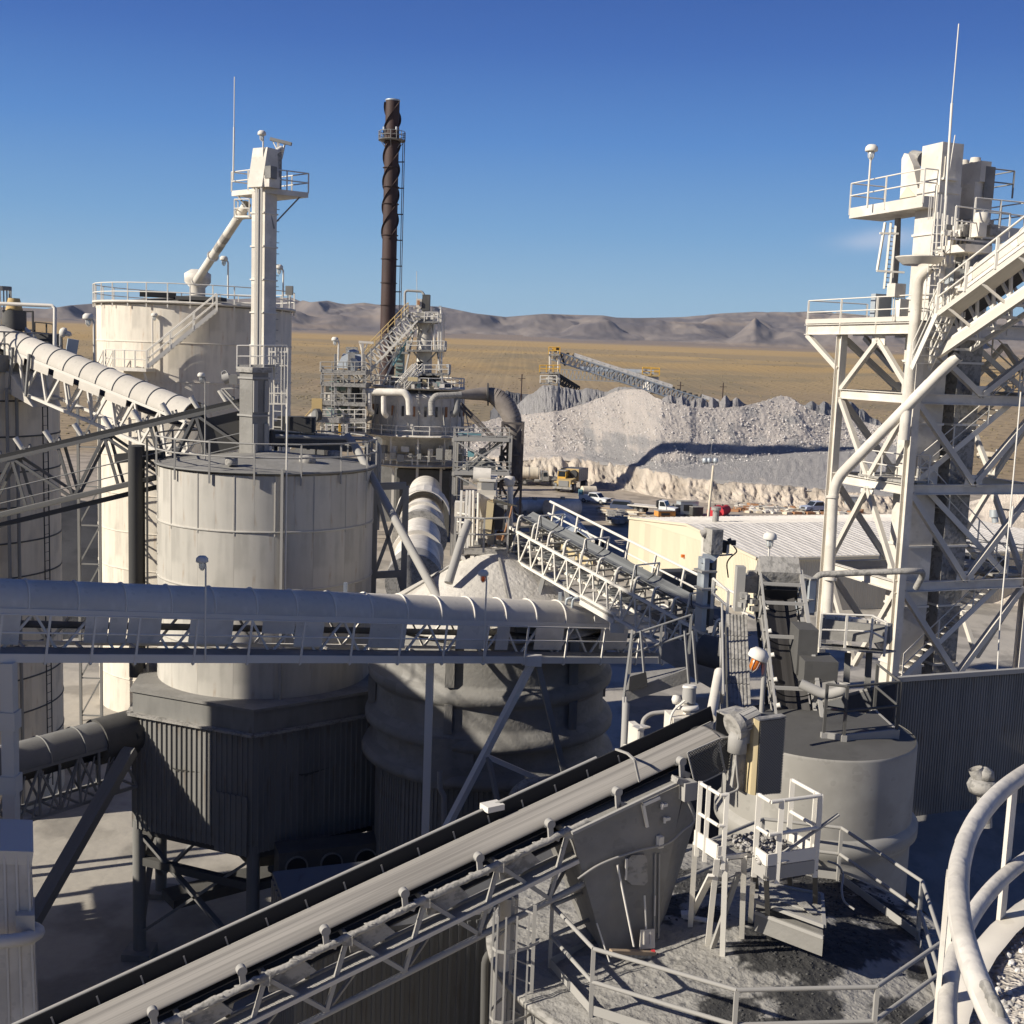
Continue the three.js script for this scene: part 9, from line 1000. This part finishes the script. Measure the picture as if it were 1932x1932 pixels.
  { const p = P(1350 - 17, 985, 165), t = thing('yard_light_pole', 'tall wooden yard light pole with lamps in front of the stockpile', 'light pole', atY(p, 0)); const top = atY(p, YA(p, 878)), q = (x, y) => PL(x, y, p, V3(0, 0, 1)); mb().tube(atY(p, 0), top.clone().add(V3(0.5, 0, 0)), 0.22, 0.16, 12).build(t, 'pole', M.tan); ubar(t, 'crossarm', q(1326, 875), q(1352, 872), 0.2, 0.14, M.dust); for (const x of [1330, 1338, 1350]) mb().lathe([[0.01, 0.5], [0.3, 0.4], [0.4, 0], [0.25, -0.3], [0.01, -0.35]], q(x, 870), 12).build(t, 'lamp_head', M.galv); ubar(t, 'whip', q(1340, 868), q(1345, 815), 0.05, 0.05, M.greyS); }
  for (const [x, y0, y1, d, lab] of [[983, 756, 706, 330, 'far utility pole left of the stacking conveyor head'], [1363, 752, 722, 345, 'far utility pole above the right gravel heaps'], [1283, 740, 720, 360, 'faint far utility pole over the middle of the stockpile']]) { const p = plan(x, y0, d), t = thing('utility_pole', lab, 'utility pole', atY(p, groundY(p.x, p.z))); mb().tube(atY(p, groundY(p.x, p.z)), atY(p, YA(p, y1)), 0.2, 0.15).build(t, 'pole', M.stackS); ubar(t, 'crossarm', atY(p, YA(p, y1) - 1.2).add(V3(-1, 0, 0)), atY(p, YA(p, y1) - 1.2).add(V3(1, 0, 0)), 0.15, 0.15, M.stackS); }
}
{ // stacking conveyors on the pile
  const D = 300, S = (x, y, k = 0) => P(x, y, D + k), t = thing('stacking_conveyor', 'pale blue green lattice stacking conveyor with yellow railed head above the stockpile', 'conveyor', S(1042, 720)), f = frame(S(1330, 754, 6), S(1046, 662)); girder(t, f, { w: 2, top: 0, h: 2.3, n: 30, m: M.galv, c: 0.3, d: 0.2 });
  const g = halfPipe(1.0, 2.4), bx = (n, m, x0, y0, x1, y1, k, dep) => { const a = S(x0, y1, k), b = S(x1, y0, k); mb().box(lerp(a, b, 0.5), b.x - a.x, b.y - a.y, dep).build(t, n, m); }; for (let i = 0; i < 11; i++) placed(t, 'cover_sheet', g, M.white, f.at(f.L - 5 - i * 2.45, 0, 0.1), f.quat); for (let i = 0; i < 2; i++) placed(t, 'cover_sheet', g, M.white, f.at(f.L - 40 - i * 2.45, 0, 0.1), f.quat); for (let s = 1; s < f.L - 3; s += 1.6) ubar(t, 'idler', f.at(s, -0.9, 0.35), f.at(s, 0.9, 0.35), 0.5, 0.5, M.dark);
  for (const [x, k] of [[1038, -2], [1054, -2], [1054, 2], [1038, 2]]) ubar(t, 'tower_leg', S(x, 730, k), S(x, 662, k), 0.5, 0.5, M.white); for (const [y, x0, x1] of [[668, 1035, 1056], [702, 1018, 1056], [722, 1019, 1050]]) { const q = [S(x0, y, -3), S(x1, y, -3), S(x1, y, 3), S(x0, y, 3)]; mb().hex8(q.map((p) => p.clone().add(V3(0, -0.4, 0))), q).build(t, 'deck', M.dust); handrail(t, q, { closed: true, r: 0.12, gap: 2, h: 1.7, m: y < 715 ? M.yellow : M.whiteS }); } bx('drive', M.yellow, 1042, 655, 1049, 663, -1, 2); bx('head_pulley', M.dark, 1048, 655, 1056, 663, 0, 2); bx('chute', M.white, 1039, 704, 1054, 718, 0, 3); bx('hopper', M.white, 1030, 712, 1042, 724, -1, 3); ubar(t, 'raking_brace', S(1057, 665), S(1066, 690), 0.4, 0.4, M.dark);
  const t2 = thing('stacking_conveyor', 'level brown lattice gallery behind the inclined stacking conveyor with yellow railed end tower', 'conveyor', S(1230, 740, 30)), f2 = frame(S(1058, 697, 30), S(1240, 706, 30)); girder(t2, f2, { w: 2, top: 0, h: 2.6, n: 24, m: M.dustS, c: 0.3, d: 0.2 }); for (let i = 0; i < 8; i++) placed(t2, 'cover_sheet', halfPipe(1.1, 2.5), M.galv, f2.at(f2.L - 1 - i * 2.55, 0, 0), f2.quat); const e = (x, y, k = 0) => S(x, y, 30 + k); mb().tube(e(1228, 742), e(1228, 712), 2.2, 2.2, 18).build(t2, 'silo_leg', M.white); for (const x of [1216, 1240]) ubar(t2, 'leg', e(x, 742), e(x, 708), 0.45, 0.45, M.white); const q = [e(1212, 706, -3), e(1244, 708, -3), e(1244, 706, 3), e(1212, 704, 3)]; mb().hex8(q.map((p) => p.clone().add(V3(0, -0.4, 0))), q).build(t2, 'deck', M.yellowDust); handrail(t2, q, { closed: true, r: 0.12, gap: 2, h: 1.7, m: M.yellow });
  const t3_ = thing('stacking_conveyor', 'short dark belt conveyor sloping down right from the stacking conveyor tower', 'conveyor', S(1060, 715)), f3 = frame(S(1052, 707), S(1092, 732, 2)); girder(t3_, f3, { w: 1.6, top: 0, h: 1.6, n: 8, m: M.dark, c: 0.3, d: 0.2 }); ubar(t3_, 'belt', f3.at(0, 0, 0.3), f3.at(f3.L, 0, 0.3), 1.2, 0.3, M.black);
}
{ // pale sandy heaps and road beyond the tower at right
  const t = thing('sand_heap', 'pale sand heap with smooth slopes behind the tower at the right edge', 'stockpile', V3(74, 0, -158)), g = gridGeo(90, 60, (u, v) => { const x = (u - 0.5) * 70, z = (v - 0.5) * 56, r = Math.hypot(x / 35, z / 28); return V3(x, Math.max(-0.3, 13.5 * (1 - r)) + (fbm(x * 0.1 + 5, z * 0.1, 4, 601) - 0.5) * 2.2 * (r < 1 ? 1 : 0), z); }); const m = shade(new THREE.Mesh(g, mat([0.80, 0.70, 0.58], { map: T.soil, bumpMap: T.bump, bumpScale: 0.2 }))); m.name = 'heap'; t.add(m);
  const a = [G(1780, 830), G(2100, 905), G(2300, 870), G(1900, 800)].map((p) => atY(p, 0.13)); const rg = mb().hex8(a, a.map((p) => p.clone().add(V3(0, 0.1, 0)))); const r = structure('road', boxUV(mergeGeometries(rg.g)), mat([0.24, 0.22, 0.205], { map: T.grime }));
}
// ---------- unseen plant added left of the viewer to throw the long shadows ----------
{
  const at = (a, q) => V3(0.927 * a - 0.375 * q, 0, -(0.375 * a + 0.927 * q));
  const cy = (label, a, q, r, h) => { const c = at(a, q), t = thing('storage_silo', label, 'silo', c); mb().tube(c, atY(c, h), r, r, 48).build(t, 'shell', M.silo); mb().lathe([[0.01, 1.2], [r, 0], [r, -0.1]], atY(c, h), 48).build(t, 'roof', M.dustBig); handrail(t, ringPts(c, r, h, 18), { closed: true, h: 1.1, r: 0.03 }); return t; };
  cy('unseen grey silo added outside the left edge to shade the front silo', -15, 42.5, 4.9, 26.5);  // this silo and the next are unseen, added for their shadows
  cy('unseen taller grey silo added outside the left edge to shade the gallery', -17, 32.6, 5.2, 36.5);
  const c = at(-17, 23.4), t = thing('shade_block', 'unseen tall clad block added outside the left edge to cast shade', 'building', c); const u = V3(0.927, 0, -0.375), w = V3(-0.375, 0, -0.927), k = [[-4, -3.6], [4, -3.6], [4, 3.8], [-4, 3.8]].map(([a, b]) => c.clone().addScaledVector(u, a).addScaledVector(w, b)); mb().hex8(k, k.map((p) => atY(p, 25))).build(t, 'walls', M.clad); mb().hex8(k.map((p) => atY(p, 25)), k.map((p) => atY(p, 25.4))).build(t, 'roof', M.dust);  // unseen block, added to shade the area behind the near conveyor
  // inclined gallery with lattice legs linking the silos: breaks the shadow into bands on the hopper house and yard
  const A = at(-8, 64), B = at(-8, 45), g = thing('covered_conveyor', 'covered conveyor on trestles outside the left edge', 'conveyor', A), f = frame(atY(A, 28), atY(B, 10)); mb().bar(atY(A, 28), atY(B, 10), 1.8, 1.7).build(g, 'gallery', M.white); for (const s of [0.2, 0.5, 0.8]) { const p = lerp(A, B, s); for (const d of [-1, 1]) ubar(g, 'trestle_leg', V3(p.x + d * 1.5, 0, p.z), V3(p.x + d * 0.6, 27 - 18 * s, p.z), 0.3, 0.3, M.grey); }
}
{ const t = thing('shade_slab_stack', 'unseen stack of slabs added outside the left edge to dapple the yard with shade', 'building', V3(-31.5, 0, -42.5)); const at = (a, q) => V3(0.927 * a - 0.375 * q, 0, -(0.375 * a + 0.927 * q)); for (const [y0, y1, q0, q1] of [[0, 4.6, 46, 57], [5.3, 7.6, 46, 56], [8.3, 10, 45, 54], [10.6, 12.2, 48, 57.5]]) { const c = [at(-17, q0), at(-12, q0), at(-12, q1), at(-17, q1)]; mb().hex8(c.map((p) => atY(p, y0)), c.map((p) => atY(p, y1))).build(t, 'shade_slab', M.clad); } for (const q of [46, 49, 51.5, 54.5, 57]) for (const a of [-17, -12]) ubar(t, 'column', at(a, q), atY(at(a, q), 13), 0.35, 0.35, M.grey); }  // unseen slabs with gaps, added to cast dappled shade on the yard
renderer.render(scene, camera);
